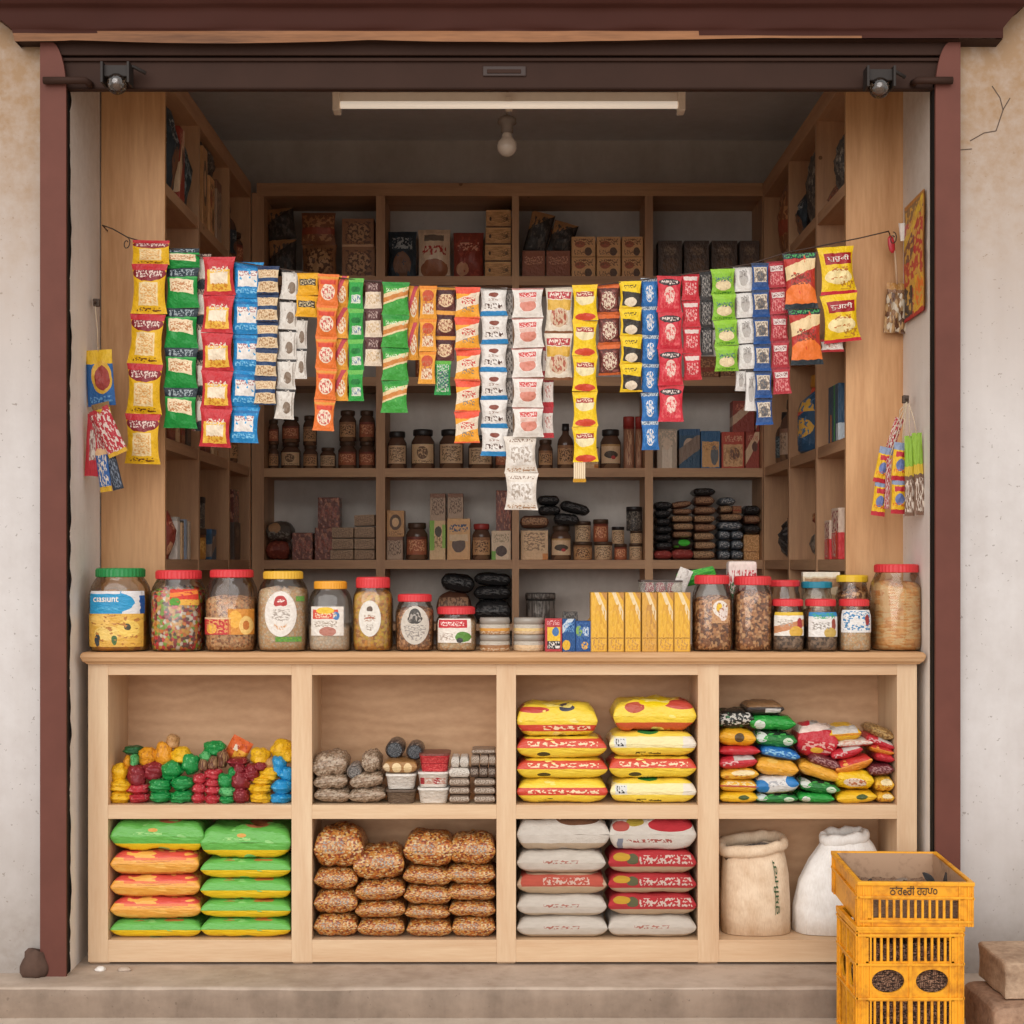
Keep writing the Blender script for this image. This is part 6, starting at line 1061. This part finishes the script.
for i, (a, c, y, f, nm) in enumerate(((387, 407, 432, 'jarl4', 'cream label and glossy streak'), (411, 435, 430, 'jarl2', 'dark ring label'), (439, 464, 430, 'jarl4', 'cream text label'), (468, 493, 436, 'jarl4', 'squat body under the orange strip'))): rows.append(('jar', f, a, c, y, 468, 'storage jar with %s in the second jar shelf bay' % nm, J(lid=m_lidk)))
rows += [('jar', 'jarl3', 495, 509, 440, 468, 'small dark jar behind the beige sachets'), ('jar', 'jarl', 538, 553, 440, 468, 'small jar with tan label beside the beige sachets'), ('bottle', 'jarl', 557, 574, 424, 468, 'dark bottle with a tan label left of the long yellow strip'), ('box', 'tancard', 577, 598, 448, 468, 'low tan carton behind the paper straws'), ('jar', 'pic', 600, 621, 430, 468, 'square jar with a picture label and gold band', J(lid=m_lidk)), ('tin', 'bottle_tan', 623, 634.5, 417, 468, 'tall brown canister, the one farther from the blue sachets', J(lid=m_lidr)), ('tin', 'bottle_tan', 635, 645.5, 417, 468, 'tall brown canister, the one touching the upright by the blue sachets', J(lid=m_lidr)),
 ('box', 'whitebox', 656, 676, 430, 468, 'grey-white carton standing below the long blue strip'), ('box', 'bluebox', 678, 699, 430, 468, 'dark blue carton with a pale figure'), ('box', 'bluetan', 699.5, 719, 432, 468, 'blue and tan carton between dark blue and red ones'), ('box', 'redtan', 720, 743, 433, 468, 'red and tan carton with a dark emblem'), ('box', 'redtan2', 744, 767, 433, 468, 'dark red carton with a white swoosh at the shelf end'), ('box', 'redbox', 731, 753, 402, 433, 'dark red carton stacked on the red and tan carton', J(z=zz(433))), ('box', 'redbox', 754, 768, 420, 433, 'short red carton stacked on the white swoosh carton', J(z=zz(433)))]
back(zC, 7.2, rows, 'goods on the jar shelf')
rows = [('bag', 'darkred', 260, 291, 541, 560, 'dark red wrapped loaf under the grey packet with a tan picture'), ('bag', 'greypack', 262, 293, 522, 541, 'grey packet with a tan picture on the dark red loaf', J(z=zz(541.5))), ('box', 'redpack', 293.5, 314, 533, 560, 'reddish picture carton beside the dark red loaf'), ('box', 'redpack', 316, 336, 528, 560, 'dark red carton, lower of the tall pair in the first bay'), ('box', 'redpack', 319, 341, 498, 528, 'dark red carton, upper of the tall pair in the first bay', J(z=zz(528)))]
for i, (y0, y1) in enumerate(((528, 538.6), (539.2, 550), (550.5, 560))): rows.append(('box', 'slab', 333.5 + (0 if i < 2 else -1.5), 355, y0, y1, 'grey wrapped slab, %s of the stack of three' % ordn(i, 3), J(z=zz(y1) if i < 2 else zD, dy=-.02)))
for i, (y0, y1) in enumerate(((515.5, 526.5), (527.5, 538.4), (539.2, 550), (550.5, 560))): rows.append(('box', 'slab', 355.8, 376, y0, y1, 'grey wrapped slab, %s of the stack of four beside the upright' % ordn(i, 4), J(z=zz(y1) if i < 3 else zD, dy=-.02, tilt=-2 if i == 0 else 0)))
rows += [('box', 'greybox', 386, 403.5, 537, 560, 'grey-brown carton under the ring picture carton'), ('box', 'boxpic', 386.5, 405, 511, 536.6, 'tan carton with a dark ring picture', J(z=zz(537))), ('jar', 'jarl3', 406, 428, 523, 560, 'square dark jar with a brown lid beside the green label carton'), ('box', 'greenlab', 430, 446, 521, 560, 'tan carton with a green leaf label'), ('box', 'greybox', 430.5, 446, 494, 520.5, 'grey carton standing on the green label carton', J(z=zz(521))), ('box', 'tanblue', 447.5, 470.5, 519, 560, 'tan carton with dark blue lettering'), ('box', 'greybox', 448, 463.5, 494, 518.6, 'grey carton standing on the blue lettered carton', J(z=zz(519))), ('jar', 'jarl', 472, 491, 524, 560, 'dark jar with a dull red lid', J(lid=m_lidr)), ('box', 'whitegreen', 491.5, 511, 531, 560, 'whitish carton with a dark emblem and green corner'), ('box', 'redpack', 496, 512, 491, 530.6, 'dark reddish carton standing on the whitish carton', J(z=zz(531))),
 ('box', 'tancard', 520.5, 548, 529, 560, 'large tan card carton with printed lines'), ('bag', 'brownslab', 520, 548.5, 516, 529, 'brown packet lying on the large tan card carton', J(z=zz(529))), ('jar', 'pic', 550.5, 571.5, 526, 560, 'square jar with a framed picture label', J(lid=m_lidb)), 
 ('bag', 'blackpack', 538, 560, 506, 516, 'black packet at the bottom of the black pile', J(z=zz(516))), ('bag', 'blackpack', 537, 559, 496, 506, 'black packet on top of the black pile', J(z=zz(506))), ('bag', 'blackpack', 558, 588, 503, 514, 'black packet sloping down from the pile', J(z=zz(514), tilt=14)), ('bag', 'blackpack', 553, 578, 514, 526, 'black packet resting on the framed picture jar', J(z=zz(526), tilt=6)),
 ('tin', 'jarl', 573, 592.5, 542, 560, 'round tan tin, lower of the pair next to the picture jar'), ('tin', 'jarl4', 574.5, 591, 521.5, 541.6, 'round tin, upper of the pair next to the picture jar', J(z=zz(542))), ('tin', 'jarl4', 594, 612.5, 542, 560, 'round brown tin, lower of the second pair'), ('tin', 'jarl3', 593, 608.5, 519.5, 541.6, 'round reddish tin, upper of the second pair', J(z=zz(542))), ('tin', 'jarl3', 614, 627, 544, 560, 'small dark tin at the bottom of the third pair'), ('tin', 'jarl4', 611.5, 624.5, 527, 543.6, 'small dark tin on top of the third pair', J(z=zz(544), lid=m_lidk)), ('tin', 'jarl4', 629, 644.5, 543.5, 560, 'pale tin at the bottom of the last tin column'), ('tin', 'jarl4', 630, 644.5, 531, 543, 'pale short tin in the middle of the last tin column', J(z=zz(543.5))), ('tin', 'darkbits', 626, 645, 507, 530.6, 'dark tall tin on top of the last tin column', J(z=zz(531), lid=m_lidk))]
ST_ = [('a', 662, 16, [(555, 'redslab'), (546, 'blackpack'), (538, 'blackpack'), (530.5, 'blackpack'), (522.5, 'blackpack'), (514.5, 'blackpack'), (506, 'blackpack'), (498.5, None)], 'first column, by the upright'),
 ('b', 681, 20, [(555, 'redslab'), (543.5, 'greenmark'), (535, 'brownslab'), (527.5, 'tanslab'), (519, 'tanslab'), (512, 'brownslab'), (505.5, 'brownslab'), (498, None)], 'second column'),
 ('c', 703, 21, [(554.5, 'tanslab'), (546, 'tanslab'), (537, 'tanslab'), (528, 'brownslab'), (519.5, 'tanslab'), (511.5, 'brownslab'), (501.5, 'brownslab'), (491.5, 'blackpack'), (486, None)], 'third and tallest column')]
for key, cx, wp, lst, nm in ST_:
    edges = [560.5] + [(lst[i][0] + lst[i + 1][0]) / 2 for i in range(len(lst) - 1)]
    n = len(lst) - 1
    for i in range(n):
        col = {'redslab': 'red', 'blackpack': 'black', 'brownslab': 'brown', 'tanslab': 'tan', 'greenmark': 'green-marked dark'}[lst[i][1]]
        rows.append(('bag', lst[i][1], cx - wp / 2 - (1 if i == 0 else 0) + rnd.uniform(-1, 1), cx + wp / 2 + rnd.uniform(-1, 1), edges[i + 1], edges[i], '%s flat packet, %s in the %s of stacked packets' % (col, ordn(n - 1 - i, n), nm), J(z=zz(edges[i]) if i else zD, tilt=-8 if key == 'b' and i == n - 1 else 0)))
for i, (y0, y1, f) in enumerate(((550.5, 560, 'greypuff'), (540.5, 550, 'greypuff'), (531, 540, 'greypuff'))):
    for j, (a, c) in enumerate(((716.5, 728), (729, 741))): rows.append(('bag', f, a, c, y0, y1, 'small grey-blue packet, %s row, on the side of the %s' % (ordn(2 - i, 3), ('brown columns', 'straw-coloured block')[j]), J(z=zz(y1) if i else zD)))
rows += [('bag', 'greypuff', 716, 740, 522, 531, 'wide grey-blue packet above the small ones', J(z=zz(531))), ('bag', 'tanslab', 718, 740, 514, 522, 'tan packet above the wide grey-blue one', J(z=zz(522))), ('bag', 'tanslab', 718, 730, 506, 514, 'short dark tan packet near the top of the grey-blue pile', J(z=zz(514))), ('box', 'brown', 731, 740, 506.5, 514, 'small brown carton near the top of the grey-blue pile', J(z=zz(514))), ('bag', 'greypuff', 718, 733, 498, 506, 'grey-blue packet topmost of its pile', J(z=zz(506))),
 ('box', 'straw', 742, 768, 535, 560, 'straw-coloured bound block beside the shelf end'), ('bag', 'blackpack', 741.5, 768, 525, 535, 'dark packet directly on the straw-coloured block', J(z=zz(535))), ('bag', 'brownslab', 741.5, 768, 515.5, 525, 'dark brown packet in the middle above the straw-coloured block', J(z=zz(525))), ('bag', 'blackpack', 742, 767, 506, 515.5, 'dark packet topmost above the straw-coloured block', J(z=zz(515.5)))]
back(zD, 7.2, rows, 'goods on the shelf above the counter')
zE = Z(624, 7.09)
B().box(X(385.2, DB), X(645, DB), YB + .003, 2.395, zE - .03, zE).obj('shelf_board', w_dh, bs)
back(zE, 7.22, [('bag', 'blackpack', 474, 511, 600, 624, 'black plastic pack at the bottom of the pile behind the flat jars'), ('bag', 'blackpack', 474, 511, 586, 600, 'black plastic pack with brown edge, second in the pile', J(z=zz(600, 7.22))), ('bag', 'blackpack', 474, 511, 573, 586, 'black plastic pack topmost behind the flat jars', J(z=zz(586, 7.22), tilt=4)), ('bag', 'brownslab', 437, 471, 592, 624, 'brown-edged dark pack behind the short red-lidded jar'), ('bag', 'blackpack', 440, 473, 574, 592, 'black plastic pack sloping above the brown-edged pack', J(z=zz(592, 7.22), tilt=10)), ('tin', m_tin, 525, 556, 593, 624, 'grey metal pot standing behind the small cartons', J(lid=m_tin, name='metal_pot'))], 'goods behind the counter jars')

# ------------------------------------------------------------------ goods on the side shelves
def sideput(s, kind, f, Dc, wy, h, zs, label, dep=.10, off=.004, lid=None, tilt=0, name=None, seed=3, dz=0):
    xi = XI_L if s < 0 else XI_R; x = xi + s * (off + dep / 2)
    put(kind, label, {'box': 'box', 'pouch': 'packet', 'bag': 'packet', 'jar': 'jar', 'tin': 'tin', 'bottle': 'bottle'}[kind], wy, h, dep, G[f] if isinstance(f, str) else f, (x, YD(Dc), zs + dz), pi / 2 if s < 0 else -pi / 2, tilt, 'goods on the side shelves', seed, lid, name)
t6, t5, t4, t3 = SH[6], SH[5], SH[4], SH[3]
for a in [
 (-1, 'pouch', 'blueblack', 5.52, .10, .30, t6, 'tall blue-black pouch at the front of the top left side shelf', .05), (-1, 'box', 'redtan2', 5.62, .08, .26, t6, 'reddish carton in the front cell of the top left side shelf', .08), (-1, 'pouch', 'tealdark', 5.74, .10, .24, t6, 'dark teal pouch in the front cell of the top left side shelf', .05),
 (-1, 'box', 'boxpic', 6.04, .09, .30, t6, 'tallest upright carton in the middle cell of the top left side shelf', .09), (-1, 'box', 'tanbox', 6.18, .10, .22, t6, 'tan upright carton in the middle cell of the top left side shelf', .09), (-1, 'box', 'greybox', 6.33, .10, .24, t6, 'grey upright carton in the middle cell of the top left side shelf', .09), (-1, 'pouch', 'darkbits', 6.2, .2, .12, t6, 'dark pouch lying above the tan upright carton', .06, .006, None, 0, None, 4, .225),
 (-1, 'bottle', 'blueblack', 6.72, .09, .24, t6, 'dark bottle in the rear cell of the top left side shelf', .09), (-1, 'jar', 'jarl3', 6.88, .10, .15, t6, 'brown jar in the rear cell of the top left side shelf', .10),
 (-1, 'box', 'redbrown', 5.48, .05, .10, t4, 'red-brown carton spine on the jar level of the left side shelf', .10), (-1, 'box', 'tancard', 5.56, .05, .11, t4, 'tan carton spine on the jar level of the left side shelf', .10), (-1, 'box', 'brown', 5.64, .06, .10, t4, 'brown carton spine on the jar level of the left side shelf', .10), (-1, 'box', 'darkbox', 5.74, .07, .12, t4, 'dark carton spine on the jar level of the left side shelf', .10), (-1, 'box', 'redbrown', 6.1, .10, .12, t4, 'red-brown carton in the middle cell at the jar level', .10), (-1, 'box', 'tancard', 6.26, .10, .10, t4, 'tan carton in the middle cell at the jar level', .10), (-1, 'jar', 'jarl', 6.75, .11, .14, t4, 'dark jar in the rear cell at the jar level of the left side shelf', .11),
 (-1, 'pouch', 'red_pouch', 5.47, .07, .17, t3, 'red-brown pouch at the front of the left side shelf above the jars', .05), (-1, 'box', 'white', 5.56, .045, .15, t3, 'white upright carton at the front of the left side shelf', .10), (-1, 'box', 'tancard', 5.63, .035, .14, t3, 'thin tan upright carton beside the white one', .10), (-1, 'box', 'slate', 5.69, .03, .145, t3, 'thin slate-blue upright carton beside the tan one', .10), (-1, 'box', 'whitebox', 5.75, .03, .14, t3, 'thin grey upright carton nearest the first partition', .10),
 (-1, 'tin', 'orangejar', 6.06, .13, .12, t3, 'amber tin in the middle cell of the left side shelf', .13), (-1, 'tin', 'darkbits', 6.06, .12, .12, t3, 'dark tin standing on the amber tin', .12, .008, m_lidk, 0, None, 3, .1215), (-1, 'box', 'bluebox', 6.22, .10, .12, t3, 'blue carton in the middle cell of the left side shelf', .10), (-1, 'box', 'darkbox', 6.75, .15, .16, t3, 'dark carton, lower of two in the rear cell', .12), (-1, 'box', 'redpack', 6.75, .13, .14, t3, 'reddish carton, upper of two in the rear cell', .11, .008, None, 0, None, 3, .1605),
 (1, 'pouch', 'darkbits', 5.50, .12, .20, t6, 'dark speckled pouch at the front of the top right side shelf', .05), (1, 'bag', 'redpack', 5.68, .20, .08, t6, 'red packet lying in the front cell of the top right side shelf', .14, .03), (1, 'pouch', 'darkbits', 6.02, .16, .28, t6, 'tall dark speckled pouch in the middle cell of the top right side shelf', .05), (1, 'pouch', 'blueblack', 6.24, .14, .16, t6, 'low blue-black pouch in the middle cell of the top right side shelf', .05), (1, 'pouch', 'brown', 6.66, .16, .30, t6, 'brown pouch in the rear cell of the top right side shelf', .05),
 (1, 'box', 'multi', 5.55, .17, .20, t4, 'blue and green carton in the front cell of the right side shelf', .09), (1, 'bottle', 'gold_red', 6.10, .17, .30, t4, 'blue round-shouldered bottle with gold print in the right side shelf', .12, .006, plain('cap_orange', '#c08030', .4)), (1, 'bottle', 'greybox', 6.62, .10, .26, t4, 'slim dark bottle in the rear cell of the right side shelf', .09), (1, 'bottle', 'tealdark', 6.76, .09, .22, t4, 'shorter slim dark bottle in the rear cell of the right side shelf', .09),
 (1, 'box', 'redwhite', 5.52, .12, .18, t3, 'red and white carton at the front of the right side shelf above the jars', .08), (1, 'box', 'redwhite', 5.66, .09, .14, t3, 'smaller red and white carton beside the first partition on the right', .08), (1, 'bag', 'greyheap', 6.02, .22, .12, t3, 'grey heaped packet in the middle cell of the right side shelf', .14, .03), (1, 'pouch', 'brown', 5.98, .10, .08, t3, 'small brown pouch on the grey heaped packet', .05, .02, None, 0, None, 5, .115), (1, 'pouch', 'blackpack', 6.62, .22, .18, t3, 'dark tied pouch in the rear cell of the right side shelf', .09)]:
    sideput(*a)
# ------------------------------------------------------------------ yellow crates in front
def plastic(name, c, c2):
    t = NT(name); v = t.coord('obj'); n1 = t.noise(v, 7, 5, .6); n2 = t.noise(v, 55, 3, .6)
    f = t.math('ADD', t.math('MULTIPLY', n1, .6), t.math('MULTIPLY', n2, .4)); col = t.ramp(f, [(.36, c2), (.52, c), (.72, c)])
    return t.out(col, .42, .45, bump=n2, bstr=.12, bdist=.002)
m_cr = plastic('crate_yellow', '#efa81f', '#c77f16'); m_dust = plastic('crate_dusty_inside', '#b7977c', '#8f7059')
DF, DBk = 4.31, 4.69
def frame_rect(b, x0, x1, z0, z1, y0, y1, mi=0, bev=.002): b.box(x0, x1, y0, y1, z0, z1, mi, bev)
def wall_panel(w, h, rows, th, mi_in=1):
    # a crate side in local x (0..w), z (0..h), outside at y = 0 and inside at y = th; rows: (z0, z1, kind)
    b = B(); post = .024
    for x0, x1 in ((0, post), (w - post, w)): b.box(x0, x1, 0, th, 0, h, 0, .002)
    for x in (.0, .012, post + .012, w - post - .012, w - .012, w): b.box(max(0, x - .0025), min(w, x + .0025), -.004, 0.001, 0, h, 0, .001)
    for (z0, z1, kind) in rows:
        b.box(0, w, -.006, .001, z1 - .004, z1 + .003, 0, .001)
        xa, xb = post, w - post
        if kind == 'solid': b.box(xa, xb, .001, th - .001, z0, z1)
        elif kind == 'slats' or kind == 'slats2':
            b.box(xa, xb, .001, th - .001, z0, z0 + .007); b.box(xa, xb, .001, th - .001, z1 - .008, z1); xs = [(xa + .014, xb - .014)] if kind == 'slats' else [(xa + .006, (xa + xb) / 2 - .006), ((xa + xb) / 2 + .006, xb - .006)]
            b.box(xa, xa + .014 if kind == 'slats' else xa + .007, .001, th - .001, z0, z1); b.box(xb - (.014 if kind == 'slats' else .007), xb, .001, th - .001, z0, z1)
            if kind == 'slats2': b.box((xa + xb) / 2 - .006, (xa + xb) / 2 + .006, -.003, th - .001, z0, z1)
            for p, q in xs:
                n = 12 if kind == 'slats' else 6
                for i in range(1, n): x = p + (q - p) * i / n; b.box(x - .0032, x + .0032, .0012, th - .0015, z0 + .003, z1 - .004)
        elif kind == 'oval':
            m = (xa + xb) / 2
            for p, q in ((xa, m), (m, xb)):
                N = 40; cx, cz = (p + q) / 2, (z0 + z1) / 2; o = len(b.v); rx, rz = (q - p) * .37, (z1 - z0) * .34
                for i in range(N):
                    a = 2 * pi * i / N; ca, sa = cos(a), sin(a); k = min((q - p) / 2 / max(abs(ca), 1e-6), (z1 - z0) / 2 / max(abs(sa), 1e-6))
                    for yy in (.001, th - .002): b.v.append((cx + ca * k, yy, cz + sa * k)); b.v.append((cx + ca * rx, yy, cz + sa * rz))
                for i in range(N):
                    a, c = o + 4 * i, o + 4 * ((i + 1) % N); b.face((a, c, c + 1, a + 1)); b.face((a + 3, c + 3, c + 2, a + 2)); b.face((a + 1, c + 1, c + 3, a + 3)); 
                    if i % 1 == 0: b.face((c, a, a + 2, c + 2))
            b.box(m - .004, m + .004, -.004, .003, z0, z1, 0, .001)
    return b
def crate(label, x0, x1, zb, h, rows, srows, lettering=None, dust=False, dbk=4.57, rz=0):
    d = dbk - DF; t = thing('plastic_crate', label, 'crate', ((x0 + x1) / 2 + d / 2 * sin(-rz), YD((DF + dbk) / 2), zb), (0, 0, rz)); w = x1 - x0; th = .010; hx, hy = w / 2, d / 2
    b = wall_panel(w, h, rows, th).xf(Matrix.Translation((-hx, -hy, 0))); mats = [m_cr]
    if lettering:
        s_, u0, u1, v0, v1 = lettering; letter(b, s_, lambda u, v: (-hx + w * u, -hy - .0012, h * v), u0, u1, v0, v1, 1); mats.append(INK_K)
    b.obj('front_panel', mats, t)
    wall_panel(w, h, rows, th).xf(Matrix.Translation((hx, hy, 0)) @ Matrix.Rotation(pi, 4, 'Z')).obj('back_panel', m_cr, t)
    wall_panel(d - .002, h, srows, th).xf(Matrix.Translation((-hx, hy - .001, 0)) @ Matrix.Rotation(-pi / 2, 4, 'Z')).obj('side_panel', m_cr, t)
    wall_panel(d - .002, h, srows, th).xf(Matrix.Translation((hx, -hy + .001, 0)) @ Matrix.Rotation(pi / 2, 4, 'Z')).obj('side_panel', m_cr, t)
    B().box(-hx + .004, hx - .004, -hy + .004, hy - .004, .001, .010).obj('base', m_cr, t)
    b = B(); r = .007
    for bx in ((-hx - .005, hx + .005, -hy - .007, -hy + r), (-hx - .005, hx + .005, hy - r, hy + .007), (-hx - .005, -hx + r, -hy + r, hy - r), (hx - r, hx + .005, -hy + r, hy - r)): b.box(bx[0], bx[1], bx[2], bx[3], h - .010, h + .001, 0, .002)
    b.obj('rim', m_cr, t)
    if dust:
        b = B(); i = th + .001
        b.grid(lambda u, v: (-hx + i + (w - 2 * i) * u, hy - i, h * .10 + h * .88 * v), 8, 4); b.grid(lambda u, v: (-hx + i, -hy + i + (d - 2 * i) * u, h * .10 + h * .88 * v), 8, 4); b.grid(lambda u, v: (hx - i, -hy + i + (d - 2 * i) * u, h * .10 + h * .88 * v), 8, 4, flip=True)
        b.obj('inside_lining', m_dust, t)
    return t
zt1 = Z(882, DF); zb1 = Z(926.5, DF); xc0, xc1 = X(859.5, DF), X(972, DF); xl0, xl1 = X(857.5, DF), X(963, DF); zg = -.0895
hl = zb1 - .001 - zg
ct_rows = lambda a: [(zz_[0] * a, zz_[1] * a, zz_[2]) for zz_ in ((0, .08, 'solid'), (.08, .36, 'slats2'), (.36, .60, 'oval'), (.60, .86, 'slats2'), (.86, .985, 'solid'))]
b0 = 1 - (966 - 929) / (1063 - 929); 
rws = [(0, .10 * hl, 'solid'), (.10 * hl, hl * (1 - (1000 - 929) / 134), 'slats2'), (hl * (1 - (1000 - 929) / 134), hl * (1 - (966 - 929) / 134), 'oval'), (hl * (1 - (966 - 929) / 134), hl * (1 - (937 - 929) / 134), 'slats2'), (hl * (1 - (937 - 929) / 134), hl * .97, 'solid')]
crate('deep yellow plastic crate standing on the ground under the lettered crate', xl0, xl1, zg, hl, rws, rws)
ht = zt1 - zb1
r2 = [(0, .12 * ht, 'solid'), (.12 * ht, .66 * ht, 'slats'), (.66 * ht, .95 * ht, 'solid')]
crate('shallow open yellow crate with dark lettering on top of the deep crate', xc0, xc1, zb1, ht, r2, [(0, .95 * ht * .66, 'solid'), (.66 * .95 * ht, .95 * ht, 'solid')], ("\u0a20'\u0a30e\u0a30\u0a40 \u0a39\u0a39\u0a2a\u0a66", .27, .69, .70, .94), True, 4.76, R(-2.5))
# what shows inside
def heap(label, x0, x1, z0, h, film, seed, name='packing_straw', dbk=4.57):
    b = B(); w = x1 - x0; d = dbk - DF - .03
    fn = lambda u, v: (x0 + .024 + (w - .048) * u, YD(DF) + .022 + (d - .014) * v, z0 + h + .012 * noise.noise(Vector((u * 6, v * 6, seed))) + .006 * noise.noise(Vector((u * 21, v * 21, seed))))
    b.grid(fn, 40, 40)
    for (p, q) in (((0, 0), (1, 0)), ((1, 0), (1, 1)), ((1, 1), (0, 1)), ((0, 1), (0, 0))):
        b.grid(lambda u, v: (lambda t: (t[0], t[1], z0 + .011 + (t[2] - z0 - .011) * v))(fn(p[0] + (q[0] - p[0]) * u, p[1] + (q[1] - p[1]) * u)), 40, 12)
    o = tag(b.obj(name, film), label, 'straw'); o['kind'] = 'stuff'
m_straw = P('straw_dark', '#6a4c3c', ('S', 0, 1, 0, 1, 60, 14, '#a8846c'), ('S', 0, 1, 0, 1, 14, 60, '#3a2a22'), coord='gen', wob=0, rough=.9, bump=60)
m_litter = P('litter_dusty', '#a3856c', ('N', 22, .55, '#8a6c56'), ('N', 40, .6, '#6a5040'), coord='gen', wob=0, rough=.9, bump=60)
heap('dark brown straw packing filling the deep yellow crate', xl0, xl1, zg, hl * .86, m_straw, 3); heap('dusty brown litter in the bottom of the lettered crate', xc0 + .006, xc1 - .002, zb1, ht * .42, m_litter, 8, 'dusty_litter', 4.74)
for k, (px, py, L, rot, col, lab) in enumerate(((869, 873, .034, 30, '#3a322e', 'small dark scrap at the far side inside the lettered crate'), (908, 876, .028, -40, '#3c3632', 'tiny dark scrap near the middle of the lettered crate'), (933, 873, .06, -48, '#4a4c4e', 'long grey scrap standing up inside the lettered crate'), (946, 871, .055, 4, '#3a302a', 'thin upright dark scrap inside the lettered crate'), (902, 877, .05, 80, '#8a7868', 'tan scrap lying inside the lettered crate'))):
    D = 4.56; b = B(); b.grid(lambda u, v: ((u - .5) * L * .34 * sin(pi * min(max(v, .03), .97)) ** .7, .004 * sin(3 * v + k) + .003 * cos(4 * u), (v - .5) * L), 6, 10); b.grid(lambda u, v: ((u - .5) * L * .34 * sin(pi * min(max(v, .03), .97)) ** .7, .004 * sin(3 * v + k) + .003 * cos(4 * u) + .002, (v - .5) * L), 6, 10, flip=True)
    tag(b.obj('scrap', plain('scrap_%d' % k, col, .7), None, (X(px, D), YD(D) + .02 * (k % 3), zb1 + ht * .45 + L * .3), (0, R(rot), .3)), lab, 'scrap')

# ------------------------------------------------------------------ stone blocks beside the crates
def rough_block(name, label, x0, x1, y0, y1, z0, z1, m, seed, rnd_=.03):
    bm = bmesh.new(); bmesh.ops.create_cube(bm, size=1)
    for v in bm.verts: v.co = Vector(((x0 + x1) / 2 + v.co.x * (x1 - x0), (y0 + y1) / 2 + v.co.y * (y1 - y0), (z0 + z1) / 2 + v.co.z * (z1 - z0)))
    bmesh.ops.bevel(bm, geom=bm.edges[:], offset=rnd_, segments=3, affect='EDGES', profile=.55); bmesh.ops.subdivide_edges(bm, edges=bm.edges[:], cuts=4, use_grid_fill=True); bmesh.ops.triangulate(bm, faces=bm.faces[:])
    for v in bm.verts:
        n = noise.noise_vector(v.co * 9 + Vector((seed, 0, 0))) * .007 + noise.noise_vector(v.co * 30 + Vector((seed, 0, 0))) * .003; v.co += n; v.co.z = max(v.co.z, z0)
    return tag(B().addbm(bm, 0, None, True).obj(name, m), label, 'stone block')
def stone(name, c1, c2, st):
    t = NT(name); v = t.coord('obj'); a = t.noise(t.vm('MULTIPLY', v, st), 1.0, 6, .65); b_ = t.noise(v, 60, 4, .6); f = t.math('ADD', t.math('MULTIPLY', a, .65), t.math('MULTIPLY', b_, .35))
    return t.out(t.ramp(f, [(.34, c2), (.6, c1)]), .9, .2, bump=f, bstr=.8, bdist=.01)
ms1 = stone('stone_tan', '#c9ae94', '#8f7662', (4, 4, 16)); ms2 = stone('stone_brown', '#b3927a', '#785c4a', (5, 5, 5))
rough_block('stone_slab', 'weathered brown stone slab lying on a second block beside the crates', 1.372, 2.0, YD(4.36), YD(4.62), .068, .172, ms1, 2, .010)
rough_block('stone_block', 'rounded brown stone block on the ground under the stone slab', 1.325, 2.0, YD(4.30), YD(4.60), -.0895, .064, ms2, 7, .03)
